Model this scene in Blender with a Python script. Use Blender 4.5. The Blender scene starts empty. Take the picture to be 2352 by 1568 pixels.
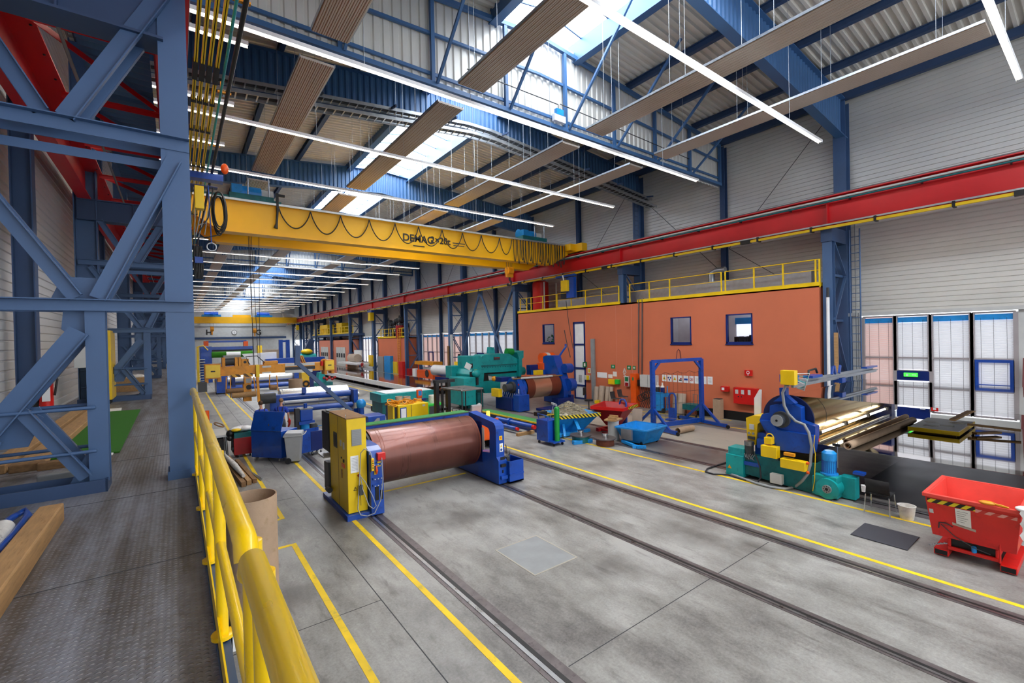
import bpy, math, random
from math import sin, cos, pi, radians as R
from mathutils import Vector as V, Matrix as M
random.seed(7)
SC = bpy.context.scene
COL = SC.collection
# ------------------------------------------------------------------ camera
H = 4.2
FPX = 1035.7
def _cam():
    yaw, pit, rol = R(36.593), R(0.52), R(-1.2846)
    B = M(((1, 0, 0), (0, 0, -1), (0, 1, 0)))
    Rz = M(((cos(yaw), -sin(yaw), 0), (sin(yaw), cos(yaw), 0), (0, 0, 1)))
    Rx = M(((1, 0, 0), (0, cos(pit), -sin(pit)), (0, sin(pit), cos(pit))))
    Rr = M(((cos(rol), -sin(rol), 0), (sin(rol), cos(rol), 0), (0, 0, 1)))
    return Rr @ Rx @ B @ Rz
CR = _cam()
cd = bpy.data.cameras.new('camera'); cam = bpy.data.objects.new('camera', cd); COL.objects.link(cam)
cd.sensor_width = 36; cd.lens = FPX / 2352 * 36; cd.clip_start = .05; cd.clip_end = 400
r0, r1, r2 = CR[0], CR[1], CR[2]
cam.matrix_world = M(((r0[0], -r1[0], -r2[0], 0), (r0[1], -r1[1], -r2[1], 0), (r0[2], -r1[2], -r2[2], H), (0, 0, 0, 1)))
SC.camera = cam
def at(px, py, **k):
    """measured photo point -> world point on the plane X=, Y= or Z="""
    d = CR.transposed() @ V(((px - 1176) / FPX, (py - 784) / FPX, 1))
    (a, v), = k.items(); i = 'XYZ'.index(a); c = V((0, 0, H))
    return c + d * ((v - c[i]) / d[i])

# ------------------------------------------------------------------ materials
MATS = {}
def lin(h):
    h = h.lstrip('#'); o = []
    for i in (0, 2, 4):
        c = int(h[i:i + 2], 16) / 255
        o.append(c / 12.92 if c <= .04045 else ((c + .055) / 1.055) ** 2.4)
    return (*o, 1)
def newmat(n):
    m = bpy.data.materials.new(n); m.use_nodes = True
    nt = m.node_tree; b = nt.nodes['Principled BSDF']; MATS[n] = m
    return m, nt, b
def nd(nt, t, **k):
    n = nt.nodes.new(t)
    for a, v in k.items(): setattr(n, a, v)
    return n
def mth(nt, op, a, b=None, c=None):
    n = nt.nodes.new('ShaderNodeMath'); n.operation = op
    for i, x in enumerate((a, b, c)):
        if x is None: continue
        if isinstance(x, (int, float)): n.inputs[i].default_value = x
        else: nt.links.new(x, n.inputs[i])
    return n.outputs[0]
def mix(nt, f, a, b):
    n = nt.nodes.new('ShaderNodeMix'); n.data_type = 'RGBA'
    for i, x in ((0, f), (6, a), (7, b)):
        if isinstance(x, (int, float)): n.inputs[i].default_value = x
        elif isinstance(x, tuple): n.inputs[i].default_value = x
        else: nt.links.new(x, n.inputs[i])
    return n.outputs[2]
def noise(nt, vec, sc, det=3, rough=.55):
    n = nt.nodes.new('ShaderNodeTexNoise'); n.inputs['Scale'].default_value = sc; n.inputs['Detail'].default_value = det
    n.inputs['Roughness'].default_value = rough
    if vec is not None: nt.links.new(vec, n.inputs['Vector'])
    return n.outputs['Fac']
def ramp(nt, f, *st):
    n = nt.nodes.new('ShaderNodeValToRGB'); e = n.color_ramp.elements
    while len(e) < len(st): e.new(.5)
    for x, (p, c) in zip(e, st): x.position = p; x.color = c if isinstance(c, tuple) else (c, c, c, 1)
    nt.links.new(f, n.inputs[0]); return n.outputs[0]
def pos(nt): return nt.nodes.new('ShaderNodeNewGeometry').outputs['Position']
def mapv(nt, vec, s):
    n = nt.nodes.new('ShaderNodeMapping'); n.inputs['Scale'].default_value = s; nt.links.new(vec, n.inputs[0]); return n.outputs[0]
def mat(n, h, rough=.5, metal=0, var=.25, sc=3, dirt=None, bump=0, stretch=(1, 1, 1), coat=0):
    """painted / metal surface with uneven tone"""
    m, nt, b = newmat(n); c = lin(h)
    p = mapv(nt, pos(nt), stretch)
    f = noise(nt, p, sc, 4)
    dk = tuple(x * (1 - var) for x in c[:3]) + (1,); lt = tuple(min(1, x * (1 + var * .5)) for x in c[:3]) + (1,)
    col = mix(nt, ramp(nt, f, (.3, 0.), (.7, 1.)), dk, lt)
    if dirt:
        d = ramp(nt, noise(nt, p, sc * 2.3, 5, .65), (.56, 0.), (.72, .75))
        col = mix(nt, d, col, lin(dirt))
    nt.links.new(col, b.inputs['Base Color'])
    nt.links.new(mth(nt, 'MULTIPLY_ADD', f, .25, rough - .12), b.inputs['Roughness'])
    b.inputs['Metallic'].default_value = metal
    if coat: b.inputs['Coat Weight'].default_value = coat
    if bump:
        bp = nd(nt, 'ShaderNodeBump'); bp.inputs['Strength'].default_value = bump; bp.inputs['Distance'].default_value = .01
        nt.links.new(noise(nt, p, sc * 12, 4), bp.inputs['Height']); nt.links.new(bp.outputs[0], b.inputs['Normal'])
    return m
def emit(n, h, s):
    m, nt, b = newmat(n); b.inputs['Base Color'].default_value = lin(h); b.inputs['Emission Color'].default_value = lin(h)
    b.inputs['Emission Strength'].default_value = s; return m

mat('steel_blue', '426089', .5, 0, .12, 1.2)
mat('steel_blue_dark', '314a70', .5, 0, .15, 1.2)
mat('rafter_blue', '3e6796', .45, 0, .12, 1)
mat('machine_blue', '0a47a8', .35, 0, .2, 2, '0b2350', coat=.2)
mat('light_blue', '1b8fdc', .4, 0, .18, 3, '2a5f88')
mat('navy', '06246e', .4, 0, .15, 2)
mat('yellow', 'f0c808', .4, 0, .12, 2, coat=.15)
mat('crane_yellow', 'f2b806', .42, 0, .08, .8)
mat('rail_yellow', 'f4cc04', .30, 0, .06, 3, coat=.3)
mat('cabinet_yellow', 'ecc804', .4, 0, .12, 2)
mat('orange_yellow', 'dc920e', .45, 0, .2, 3, '8a5a10')
mat('line_yellow', 'ecc81a', .6, 0, .2, 2, '9a9048')
mat('beam_red', 'cc1620', .42, 0, .14, .8)
mat('red', 'd01a14', .4, 0, .15, 3)
mat('tub_red', 'd8201a', .38, 0, .1, 2, 'a01a14')
mat('tub_inner', 'e2493f', .5, 0, .12, 3)
mat('dark_red', 'a01018', .45, 0, .2, 3)
mat('teal', '0b9a9c', .42, 0, .2, 2, '0a5f62')
mat('teal_dark', '07696e', .5, 0, .3, 3, '083c40')
mat('green_bottle', '12903a', .35, 0, .1, 3)
mat('green_mat', '3f8a4a', .9, 0, .25, 30, bump=.4)
mat('turf', '2f7a10', .95, 0, .35, 60, bump=.8)
mat('orange', 'ea5a10', .4, 0, .12, 3)
mat('office_orange', 'c96e4c', .75, 0, .08, .5)
mat('office_pink', 'cf8068', .75, 0, .08, .5)
mat('siding', 'dcdcd6', .40, .2, .08, .6)
mat('siding_left', 'd6d8da', .5, .1, .05, .6)
mat('deck_white', 'dedcd4', .5, .1, .1, .8)
mat('panel_taupe', 'c2b8ac', .42, .2, .06, 1)
mat('white', 'eceef0', .45, 0, .06, 3)
mat('grey_white', 'c8cac8', .5, 0, .1, 2)
mat('grey', '8c9092', .5, 0, .15, 3)
mat('grey_plastic', 'a4a8ac', .45, 0, .08, 4)
mat('dark_grey', '3c4044', .55, 0, .2, 4)
mat('black', '101113', .5, 0, .3, 4)
mat('rubber', '1a1b1e', .7, 0, .3, 6, bump=.3)
mat('mat_rubber', '3e3f48', .8, 0, .15, 40, bump=.5)
mat('galv', 'b8bec4', .35, .85, .12, 6)
mat('chrome', 'd8dadc', .12, 1, .03, 6)
mat('steel', '9a9c9e', .3, .9, .15, 4)
mat('rail_steel', '6a6364', .42, .5, .3, 5, '3a3234')
mat('silver_roll', 'dcdcdc', .22, .9, .06, 2, stretch=(.1, 2, 2))
mat('copper_roll', 'd8b49a', .36, .9, .1, 2, stretch=(.3, 2, 2))
mat('brown_roll', '663a30', .30, .55, .16, 2.2, stretch=(3, .15, .15), coat=.2)
mat('brown_band', '7a3e2c', .4, .3, .2, 6, stretch=(6, .3, .3))
mat('cardboard', 'b49a80', .8, 0, .1, 4, 'a08868', bump=.2)
mat('cardboard_pale', 'b8a898', .8, 0, .1, 4)
mat('wood', 'b08a5c', .7, 0, .25, 6, '8a6238', bump=.2, stretch=(6, .6, 6))
mat('wood_dark', '8a6844', .75, 0, .3, 6, bump=.2, stretch=(3, .6, 6))
mat('paper', 'e8e8e2', .7, 0, .05, 4)
mat('plastic_wrap', 'e4e2dc', .3, 0, .2, 8, bump=.4)
mat('maroon', '6a2a2c', .6, 0, .15, 2)
mat('skin', 'c08a70', .6, 0, .08, 8)
mat('hair', '4a3424', .8, 0, .3, 30)
mat('worker_blue', '1c3fae', .8, 0, .12, 10)
mat('worker_grey', '5f626c', .85, 0, .15, 10)
mat('rust', '6a3a2a', .7, .3, .35, 8)
mat('scrap', 'b8b09a', .6, .3, .4, 30)
mat('slab', 'a8a296', .55, 0, .14, 1.2, '8a857c', stretch=(1, .5, 1))
mat('floor_oily_shaded', '2c2825', .4, 0, .35, .9, '2c2826')  # oily concrete brown, darkened further to hold the belts' shade
mat('blind', 'd4d6d4', .45, 0, .04, 3)
_b = MATS['blind'].node_tree; _t = _b.nodes.new('ShaderNodeBsdfTranslucent'); _t.inputs[0].default_value = (.8, .8, .8, 1); _m = _b.nodes.new('ShaderNodeMixShader'); _m.inputs[0].default_value = .35
_b.links.new(_b.nodes['Principled BSDF'].outputs[0], _m.inputs[1]); _b.links.new(_t.outputs[0], _m.inputs[2]); _b.links.new(_m.outputs[0], _b.nodes['Material Output'].inputs[0])
mat('disc_navy', '081a48', .4)
mat('mullion', 'a09a9c', .5, 0, .06, 3)
mat('anthracite', '2c2e33', .6, 0, .15, 3)
mat('beam_dark', '33373d', .5, 0, .15, 3)
mat('green_lamp', '28c040', .4)
mat('sign_green', '0a7a46', .5, 0, .03)
emit('tube', 'fff2de', 24)
emit('skylight', 'f2f6fa', 13)
emit('daylight_pane', 'f2f4ff', 1.0)
emit('daylight_warm', 'ffd0c8', .9)
emit('exit_green', '40e040', 1.6)
emit('beacon_lit', 'ffb040', 3.0)
emit('room_lamp', 'f4f6ff', 2.2)
m, nt, b = newmat('glass'); b.inputs['Base Color'].default_value = (.9, .95, 1, 1); b.inputs['Transmission Weight'].default_value = 1
b.inputs['Roughness'].default_value = .02; b.inputs['IOR'].default_value = 1.1
# polished steel belt: slightly wavy mirror
def belt(n, h, wav, rough=.07):
    m, nt, b = newmat(n); b.inputs['Base Color'].default_value = lin(h); b.inputs['Metallic'].default_value = 1
    b.inputs['Roughness'].default_value = rough
    bp = nd(nt, 'ShaderNodeBump'); bp.inputs['Strength'].default_value = wav; bp.inputs['Distance'].default_value = .05
    nt.links.new(noise(nt, mapv(nt, pos(nt), (.9, 2.2, 1)), .8, 2), bp.inputs['Height']); nt.links.new(bp.outputs[0], b.inputs['Normal'])
belt('belt_mirror', 'c4c2be', .012, .035)
belt('belt_brass', 'cdb47c', .02, .2)
belt('belt_brown', '9a7668', .015, .06)
# hazard stripes
def hazard(n, ax, s, c1, c2):
    m, nt, b = newmat(n); sp = nd(nt, 'ShaderNodeSeparateXYZ'); nt.links.new(pos(nt), sp.inputs[0])
    d = mth(nt, 'ADD', sp.outputs[ax], sp.outputs['Z'])
    f = mth(nt, 'GREATER_THAN', mth(nt, 'FRACT', mth(nt, 'MULTIPLY', d, s)), .5)
    nt.links.new(mix(nt, f, lin(c1), lin(c2)), b.inputs['Base Color']); b.inputs['Roughness'].default_value = .5
hazard('hazard_y', 'Y', 6.5, 'e8d020', '14140e')
hazard('hazard_x', 'X', 6.5, 'e8d020', '14140e')
hazard('hazard_pale', 'Y', 6.5, 'e09a90', 'c83228')
hazard('hazard_big', 'X', 3.4, 'd8a020', '5a3c14')

# concrete hall floor
def concrete():
    m, nt, b = newmat('concrete'); P = pos(nt)
    big = noise(nt, P, .28, 4, .6); med = noise(nt, mapv(nt, P, (1, .45, 1)), 1.6, 6, .68); fine = noise(nt, P, 26, 4, .7)
    streak = noise(nt, mapv(nt, P, (1.2, .25, 1)), 3.5, 5, .7)
    f = mth(nt, 'ADD', mth(nt, 'MULTIPLY', big, .42), mth(nt, 'ADD', mth(nt, 'MULTIPLY', med, .40), mth(nt, 'MULTIPLY', fine, .18)))
    col = ramp(nt, f, (.37, lin('504e4d')), (.47, lin('7e7d7a')), (.57, lin('9d9d9a')))
    col = mix(nt, ramp(nt, streak, (.56, 0.), (.72, .6)), col, lin('4c4845'))
    sp = nd(nt, 'ShaderNodeSeparateXYZ'); nt.links.new(P, sp.inputs[0])
    X, Y = sp.outputs['X'], sp.outputs['Y']
    wob = mth(nt, 'MULTIPLY', mth(nt, 'SUBTRACT', noise(nt, P, 1.3, 5, .65), .5), 1.6)
    def spot(cx, cy, r, k=1.):
        dx = mth(nt, 'MULTIPLY', mth(nt, 'SUBTRACT', X, cx), 1 / r); dy = mth(nt, 'MULTIPLY', mth(nt, 'SUBTRACT', Y, cy), 1 / (r * k))
        d = mth(nt, 'SQRT', mth(nt, 'ADD', mth(nt, 'POWER', mth(nt, 'ABSOLUTE', dx), 2.), mth(nt, 'POWER', mth(nt, 'ABSOLUTE', dy), 2.)))
        d = mth(nt, 'ADD', d, wob)
        n = mth(nt, 'SUBTRACT', 1., d); n.node.use_clamp = True
        return n
    s = None   # oil stains of the place
    for q in ((2.9, 11.0, .8, 1.6), (5.0, 9.3, 1.3, .6), (8.6, 5.2, .8, 2.2), (6.2, 5.6, .7, 1), (9.0, 4.2, .35, 3), (1.4, 8.2, .7, 1), (14.8, 6.5, 1.5, 2.0), (1.9, 18.6, .9, .8)):
        k = spot(*q); s = k if s is None else mth(nt, 'MAXIMUM', s, k)
    col = mix(nt, mth(nt, 'MULTIPLY', s, .62), col, lin('3a3532'))
    gx = nd(nt, 'ShaderNodeMapRange'); gx.interpolation_type = 'SMOOTHSTEP'; nt.links.new(mth(nt, 'ABSOLUTE', mth(nt, 'SUBTRACT', mth(nt, 'ADD', X, wob), 14.5)), gx.inputs[0]); gx.inputs[1].default_value = .4; gx.inputs[2].default_value = 1.5; gx.inputs[3].default_value = .55; gx.inputs[4].default_value = 0.
    col = mix(nt, gx.outputs[0], col, lin('544a46'))
    nt.links.new(col, b.inputs['Base Color'])
    nt.links.new(ramp(nt, f, (.35, .30), (.6, .52)), b.inputs['Roughness'])
    b.inputs['Specular IOR Level'].default_value = .5
    bp = nd(nt, 'ShaderNodeBump'); bp.inputs['Strength'].default_value = .12; bp.inputs['Distance'].default_value = .01
    nt.links.new(fine, bp.inputs['Height']); nt.links.new(bp.outputs[0], b.inputs['Normal'])
concrete()
# raised-pattern tread plate of the gallery
def tread():
    m, nt, b = newmat('tread_plate'); P = pos(nt); sp = nd(nt, 'ShaderNodeSeparateXYZ'); nt.links.new(P, sp.inputs[0])
    u = mth(nt, 'MULTIPLY', sp.outputs['X'], 1 / .034); v = mth(nt, 'MULTIPLY', sp.outputs['Y'], 1 / .040)
    od = mth(nt, 'MODULO', mth(nt, 'ADD', mth(nt, 'FLOOR', u), 400), 2)
    v2 = mth(nt, 'ADD', v, mth(nt, 'MULTIPLY', od, .5))
    fu = mth(nt, 'SUBTRACT', mth(nt, 'FRACT', mth(nt, 'ADD', u, 400)), .5); fv = mth(nt, 'SUBTRACT', mth(nt, 'FRACT', mth(nt, 'ADD', v2, 400)), .5)
    fv = mth(nt, 'ADD', fv, mth(nt, 'MULTIPLY', mth(nt, 'MULTIPLY', fu, fu), 1.2))
    d = mth(nt, 'ADD', mth(nt, 'POWER', mth(nt, 'MULTIPLY', mth(nt, 'ABSOLUTE', fu), 2.5), 2.), mth(nt, 'POWER', mth(nt, 'MULTIPLY', mth(nt, 'ABSOLUTE', fv), 4.2), 2.))
    h = mth(nt, 'SUBTRACT', 1., d); h.node.use_clamp = True
    dirt = noise(nt, mapv(nt, P, (3.2, .35, 1)), 1.4, 5, .6); sm = noise(nt, P, 18, 4, .6)
    c = mix(nt, ramp(nt, mth(nt, 'ADD', mth(nt, 'MULTIPLY', dirt, .75), mth(nt, 'MULTIPLY', sm, .25)), (.4, 0.), (.62, 1.)), lin('6a645e'), lin('989ba4'))
    c = mix(nt, mth(nt, 'MULTIPLY', h, .35), c, lin('a2a6ae'))
    nt.links.new(c, b.inputs['Base Color']); b.inputs['Roughness'].default_value = .45; b.inputs['Metallic'].default_value = .35
    bp = nd(nt, 'ShaderNodeBump'); bp.inputs['Strength'].default_value = .9; bp.inputs['Distance'].default_value = .006
    nt.links.new(h, bp.inputs['Height']); nt.links.new(bp.outputs[0], b.inputs['Normal'])
tread()

# ------------------------------------------------------------------ mesh building
class MB:
    def __init__(s, T=None): s.v = []; s.f = []; s.mi = []; s.sm = []; s.T = T
    def P(s, p):
        p = V(p); return s.T @ p if s.T is not None else p
    def add(s, vs, fs, m=0, sm=False):
        o = len(s.v); s.v += [s.P(p) for p in vs]
        for f in fs: s.f.append([o + i for i in f]); s.mi.append(m); s.sm.append(sm)
        return s
    def box(s, x0, x1, y0, y1, z0, z1, m=0):
        return s.add([(x, y, z) for z in (z0, z1) for y in (y0, y1) for x in (x0, x1)],
                     [(0, 2, 3, 1), (4, 5, 7, 6), (0, 1, 5, 4), (2, 6, 7, 3), (0, 4, 6, 2), (1, 3, 7, 5)], m)
    def cbox(s, c, sx, sy, sz, rz=0, m=0, ry=0, rx=0):
        A = M.Translation(V(c)) @ M.Rotation(rz, 4, 'Z') @ M.Rotation(ry, 4, 'Y') @ M.Rotation(rx, 4, 'X')
        x, y, z = sx / 2, sy / 2, sz / 2
        return s.add([A @ V((i * x, j * y, k * z)) for k in (-1, 1) for j in (-1, 1) for i in (-1, 1)],
                     [(0, 2, 3, 1), (4, 5, 7, 6), (0, 1, 5, 4), (2, 6, 7, 3), (0, 4, 6, 2), (1, 3, 7, 5)], m)
    def prism(s, poly, ax, a0, a1, m=0, sm=False):
        k = {'x': lambda u, w, a: (a, u, w), 'y': lambda u, w, a: (u, a, w), 'z': lambda u, w, a: (u, w, a)}[ax]
        n = len(poly); vs = [k(u, w, a) for a in (a0, a1) for u, w in poly]
        s.add(vs, [tuple(range(n)), tuple(range(2 * n - 1, n - 1, -1))], m)
        return s.add(vs, [(i, i + n, (i + 1) % n + n, (i + 1) % n) for i in range(n)], m, sm)
    def strip(s, prof, ax, a0, a1, m=0, sm=False):
        k = {'x': lambda u, w, a: (a, u, w), 'y': lambda u, w, a: (u, a, w), 'z': lambda u, w, a: (u, w, a)}[ax]
        n = len(prof); return s.add([k(u, w, a) for a in (a0, a1) for u, w in prof], [(i, i + 1, i + 1 + n, i + n) for i in range(n - 1)], m, sm)
    def cyl(s, p0, p1, r, n=14, r2=None, cap=True, m=0, mc=None):
        p0, p1 = V(p0), V(p1); r2 = r if r2 is None else r2; d = (p1 - p0).normalized()
        a = d.orthogonal().normalized(); b = d.cross(a)
        ring = lambda p, q: [p + a * (q * cos(2 * pi * i / n)) + b * (q * sin(2 * pi * i / n)) for i in range(n)]
        A, B = ring(p0, r), ring(p1, r2)
        s.add(A + B, [(i, (i + 1) % n, (i + 1) % n + n, i + n) for i in range(n)], m, True)
        if cap:
            s.add(A, [tuple(range(n - 1, -1, -1))], m if mc is None else mc); s.add(B, [tuple(range(n))], m if mc is None else mc)
        return s
    def tubeh(s, p0, p1, r, t, n=40, m=0):
        """open hollow cylinder with wall thickness t"""
        s.cyl(p0, p1, r, n, cap=False, m=m)
        s.cyl(p1, p0, r - t, n, cap=False, m=m)
        for p in (p0, p1): s.ring(p, V(p1) - V(p0), r - t, r, n, m)
        return s
    def ring(s, c, d, ri, ro, n=32, m=0):
        c = V(c); d = V(d).normalized(); a = d.orthogonal().normalized(); b = d.cross(a)
        rg = lambda q: [c + a * (q * cos(2 * pi * i / n)) + b * (q * sin(2 * pi * i / n)) for i in range(n)]
        return s.add(rg(ri) + rg(ro), [(i, (i + 1) % n, (i + 1) % n + n, i + n) for i in range(n)], m)
    def torus(s, c, d, Rr, r, n=24, k=8, m=0):
        c = V(c); d = V(d).normalized(); a = d.orthogonal().normalized(); b = d.cross(a)
        pts = [c + (a * cos(2 * pi * i / n) + b * sin(2 * pi * i / n)) * Rr for i in range(n + 1)]
        return s.tube(pts, r, k, m, cap=False)
    def tube(s, pts, r, n=8, m=0, cap=True):
        pts = [V(p) for p in pts]; N = len(pts); T = []
        for i in range(N):
            t = (pts[min(i + 1, N - 1)] - pts[max(i - 1, 0)])
            T.append(t.normalized() if t.length > 1e-9 else V((0, 0, 1)))
        a = T[0].orthogonal().normalized(); vs = []
        for i in range(N):
            a = (a - T[i] * a.dot(T[i]));
            a = a.normalized() if a.length > 1e-6 else T[i].orthogonal().normalized()
            b = T[i].cross(a)
            q = r[i] if isinstance(r, (list, tuple)) else r
            vs += [pts[i] + a * (q * cos(2 * pi * j / n)) + b * (q * sin(2 * pi * j / n)) for j in range(n)]
        fs = [(i * n + j, i * n + (j + 1) % n, (i + 1) * n + (j + 1) % n, (i + 1) * n + j) for i in range(N - 1) for j in range(n)]
        s.add(vs, fs, m, True)
        if cap: s.add(vs[:n], [tuple(range(n - 1, -1, -1))], m); s.add(vs[-n:], [tuple(range(n))], m)
        return s
    def bar(s, p0, p1, w, h, up=(0, 0, 1), m=0):
        """rectangular bar from p0 to p1; h measured along up"""
        p0, p1 = V(p0), V(p1); d = (p1 - p0).normalized(); u = V(up); u = (u - d * u.dot(d)).normalized(); x = d.cross(u)
        vs = [p + x * (i * w / 2) + u * (j * h / 2) for p in (p0, p1) for j in (-1, 1) for i in (-1, 1)]
        return s.add(vs, [(0, 1, 3, 2), (4, 6, 7, 5), (0, 4, 5, 1), (2, 3, 7, 6), (0, 2, 6, 4), (1, 5, 7, 3)], m)
    def ibar(s, p0, p1, w, h, up=(0, 0, 1), t=.02, m=0):
        p0, p1 = V(p0), V(p1); d = (p1 - p0).normalized(); u = V(up); u = (u - d * u.dot(d)).normalized()
        s.bar(p0 + u * (h - t) / 2, p1 + u * (h - t) / 2, w, t, u, m); s.bar(p0 - u * (h - t) / 2, p1 - u * (h - t) / 2, w, t, u, m)
        return s.bar(p0, p1, t, h - 2 * t, u, m)
    def angle(s, p0, p1, w, h, up=(0, 0, 1), out=(0, -1, 0), t=.012, m=0):
        """L section: leg h in the plane of up, leg w pointing out"""
        p0, p1 = V(p0), V(p1); d = (p1 - p0).normalized(); o = V(out); o = (o - d * o.dot(d)).normalized(); u = d.cross(o)
        if u.dot(V(up)) < 0: u = -u
        s.bar(p0, p1, t, h, u, m)
        return s.bar(p0 + u * (h / 2) + o * (w / 2), p1 + u * (h / 2) + o * (w / 2), t, w, o, m)
    def sph(s, c, r, n=16, k=10, m=0, sz=(1, 1, 1)):
        c = V(c); vs = []; fs = []
        for i in range(k + 1):
            a = pi * i / k
            for j in range(n):
                q = 2 * pi * j / n; vs.append(c + V((r * sin(a) * cos(q) * sz[0], r * sin(a) * sin(q) * sz[1], r * cos(a) * sz[2])))
        for i in range(k):
            for j in range(n): fs.append((i * n + j, (i + 1) * n + j, (i + 1) * n + (j + 1) % n, i * n + (j + 1) % n))
        return s.add(vs, fs, m, True)
    def build(s, name, mats, parent=None, bevel=0):
        mats = [mats] if isinstance(mats, str) else mats
        o = V((0, 0, 0))
        if parent is not None:
            q = parent
            while q is not None: o = o + q.location; q = q.parent
        me = bpy.data.meshes.new(name)
        me.from_pydata([p - o for p in s.v], [], s.f)
        for x in mats: me.materials.append(MATS[x])
        me.polygons.foreach_set('material_index', s.mi); me.polygons.foreach_set('use_smooth', s.sm)
        me.update()
        ob = bpy.data.objects.new(name, me); COL.objects.link(ob)
        if parent is not None: ob.parent = parent
        if bevel:
            b = ob.modifiers.new('bevel', 'BEVEL'); b.width = bevel; b.segments = 2; b.limit_method = 'ANGLE'; b.harden_normals = False
        return ob
def tag(o, label, cat, group=None, kind=None):
    o['label'] = label; o['category'] = cat
    if group: o['group'] = group
    if kind: o['kind'] = kind
    return o
def thing(name, label, cat, loc=(0, 0, 0), group=None, kind=None):
    o = bpy.data.objects.new(name, None); COL.objects.link(o); o.location = loc; o.empty_display_size = .1
    return tag(o, label, cat, group, kind)
def struct(name, mb, mats, label=None, cat=None, group=None):
    """a piece of the building as one mesh, origin at its middle"""
    o = mb.build(name, mats)
    c = sum((V(v.co) for v in o.data.vertices), V()) / max(1, len(o.data.vertices))
    for v in o.data.vertices: v.co -= c
    o.location = c
    return tag(o, label or name.replace('_', ' ') + ' of the hall', cat or name.split('_')[0], group, 'structure')
def solo(name, mb, mats, label, cat, group=None, bevel=0):
    o = mb.build(name, mats, None, bevel)
    c = sum((V(v.co) for v in o.data.vertices), V()) / max(1, len(o.data.vertices)); c.z = min(v.co.z for v in o.data.vertices)
    for v in o.data.vertices: v.co -= c
    o.location = c
    return tag(o, label, cat, group)
def kids(o): return [c for c in bpy.data.objects if c.parent == o]
KID = {}
def dup(root, loc, label=None, group=None):
    r = root.copy(); COL.objects.link(r); r.location = loc
    if label: r['label'] = label
    if group: r['group'] = group
    if root.name not in KID: KID[root.name] = [(c, kids(c)) for c in kids(root)]
    for c, gs in KID[root.name]:
        d = c.copy(); COL.objects.link(d); d.parent = r
        for g in gs:
            e = g.copy(); COL.objects.link(e); e.parent = d
    return r
ORD = 'first second third fourth fifth sixth seventh eighth ninth tenth eleventh twelfth thirteenth fourteenth fifteenth sixteenth seventeenth eighteenth nineteenth twentieth twenty-first twenty-second twenty-third twenty-fourth twenty-fifth twenty-sixth'.split()
def text(name, body, size, loc, mats, parent=None, rot=(pi / 2, 0, 0), ext=.004):
    cu = bpy.data.curves.new(name, 'FONT'); cu.body = body; cu.size = size; cu.extrude = ext; cu.align_x = 'CENTER'; cu.align_y = 'CENTER'
    cu.offset = size * .02
    tmp = bpy.data.objects.new(name + '_outline', cu); COL.objects.link(tmp)
    dg = bpy.context.evaluated_depsgraph_get(); me = bpy.data.meshes.new_from_object(tmp.evaluated_get(dg)); bpy.data.objects.remove(tmp)
    me.materials.clear(); me.materials.append(MATS[mats]); o = bpy.data.objects.new(name, me); COL.objects.link(o); o.rotation_euler = rot
    l = V(loc)
    if parent is not None:
        q = parent
        while q is not None: l = l - q.location; q = q.parent
        o.parent = parent
    o.location = l; return o
# ================================================================== the hall
XL, XR, Y0, Y1 = -2.6, 23.65, -16., 122.
RID = 10.8
def zr(x): return 14.3 + 1.15 * (1 - abs(x - RID) / 13.4)
def zb(x): return 12.45 + 1.3 * (1 - abs(x - RID) / 12.8)
FY = [7.1 + 10.75 * k for k in range(11)]
# ---- floor with its painted lines, sunk rails and joints
fl = struct('floor', MB().box(XL, XR + .4, Y0, Y1, -.3, 0), 'concrete', 'grey worn concrete floor of the production hall', 'floor')
def mark(name, m, *bx, mats): 
    b = MB()
    for q in bx: b.box(*q)
    return b.build(name, mats, fl)
def yl(x, y0, y1, w=.10): return (x - w / 2, x + w / 2, y0, y1, .0, .004)
def xl(y, x0, x1, w=.10): return (x0, x1, y - w / 2, y + w / 2, .0, .004)
for bxs in ([yl(3.22, -6, 62)], [yl(1.85, -6, 10.30), xl(10.26, 1.25, 1.80)], [yl(1.92, 11.9, 62), xl(11.92, 1.3, 1.87)],
            [yl(10.06, -6, 45)], [yl(12.73, -6, 45)], [yl(19.63, 9.3, 16.)], [xl(12.2, 3.95, 7.15)]):
    mark('floor_marking', 0, *bxs, mats='line_yellow')
b = MB().add([(19.30, 20.6, .004), (19.42, 20.6, .004), (21.2, 11.05, .004), (21.08, 11.05, .004)], [(0, 1, 2, 3)]); b.build('floor_marking', 'line_yellow', fl)
for x, w, y0, y1 in ((3.71, .34, -6, 118), (7.36, .26, -6, 118), (9.6, .30, -6, 118), (13.55, .30, 2, 118), (15.6, .26, 6, 118)):
    mark('floor_rail', 0, (x - w / 2, x + w / 2, y0, y1, 0, .006), mats='rail_steel')
    mark('floor_rail', 0, (x - w * .30, x - w * .12, y0, y1, 0, .014), mats='steel')
    mark('floor_groove', 0, (x - .03, x + .035, y0, y1, 0, .009), mats='black')
b = MB().box(2.55, 2.565, -6, 118, 0, .002)
for k in range(-1, 19): b.box(.2, 2.56, 7.15 + 6.2 * k - .006, 7.15 + 6.2 * k + .006, 0, .002)
for k in range(-1, 12): b.box(3.9, 9.4, 4.2 + 10.75 * k - .006, 4.2 + 10.75 * k + .006, 0, .002)
b.build('floor_joint', 'anthracite', fl)
mark('floor_slab', 0, (15.78, 18.9, 7.4, 18.8, 0, .003), mats='slab')
mark('floor_patch', 0, (4.98, 5.98, 6.18, 7.36, 0, .003), mats='grey')
b = MB()
for q in ((4.95, 6.01, 6.15, 6.18), (4.95, 6.01, 7.36, 7.39), (4.95, 4.98, 6.18, 7.36), (5.98, 6.01, 6.18, 7.36)): b.box(*q, 0, .005)
b.build('floor_patch_rim', 'slab', fl)
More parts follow.
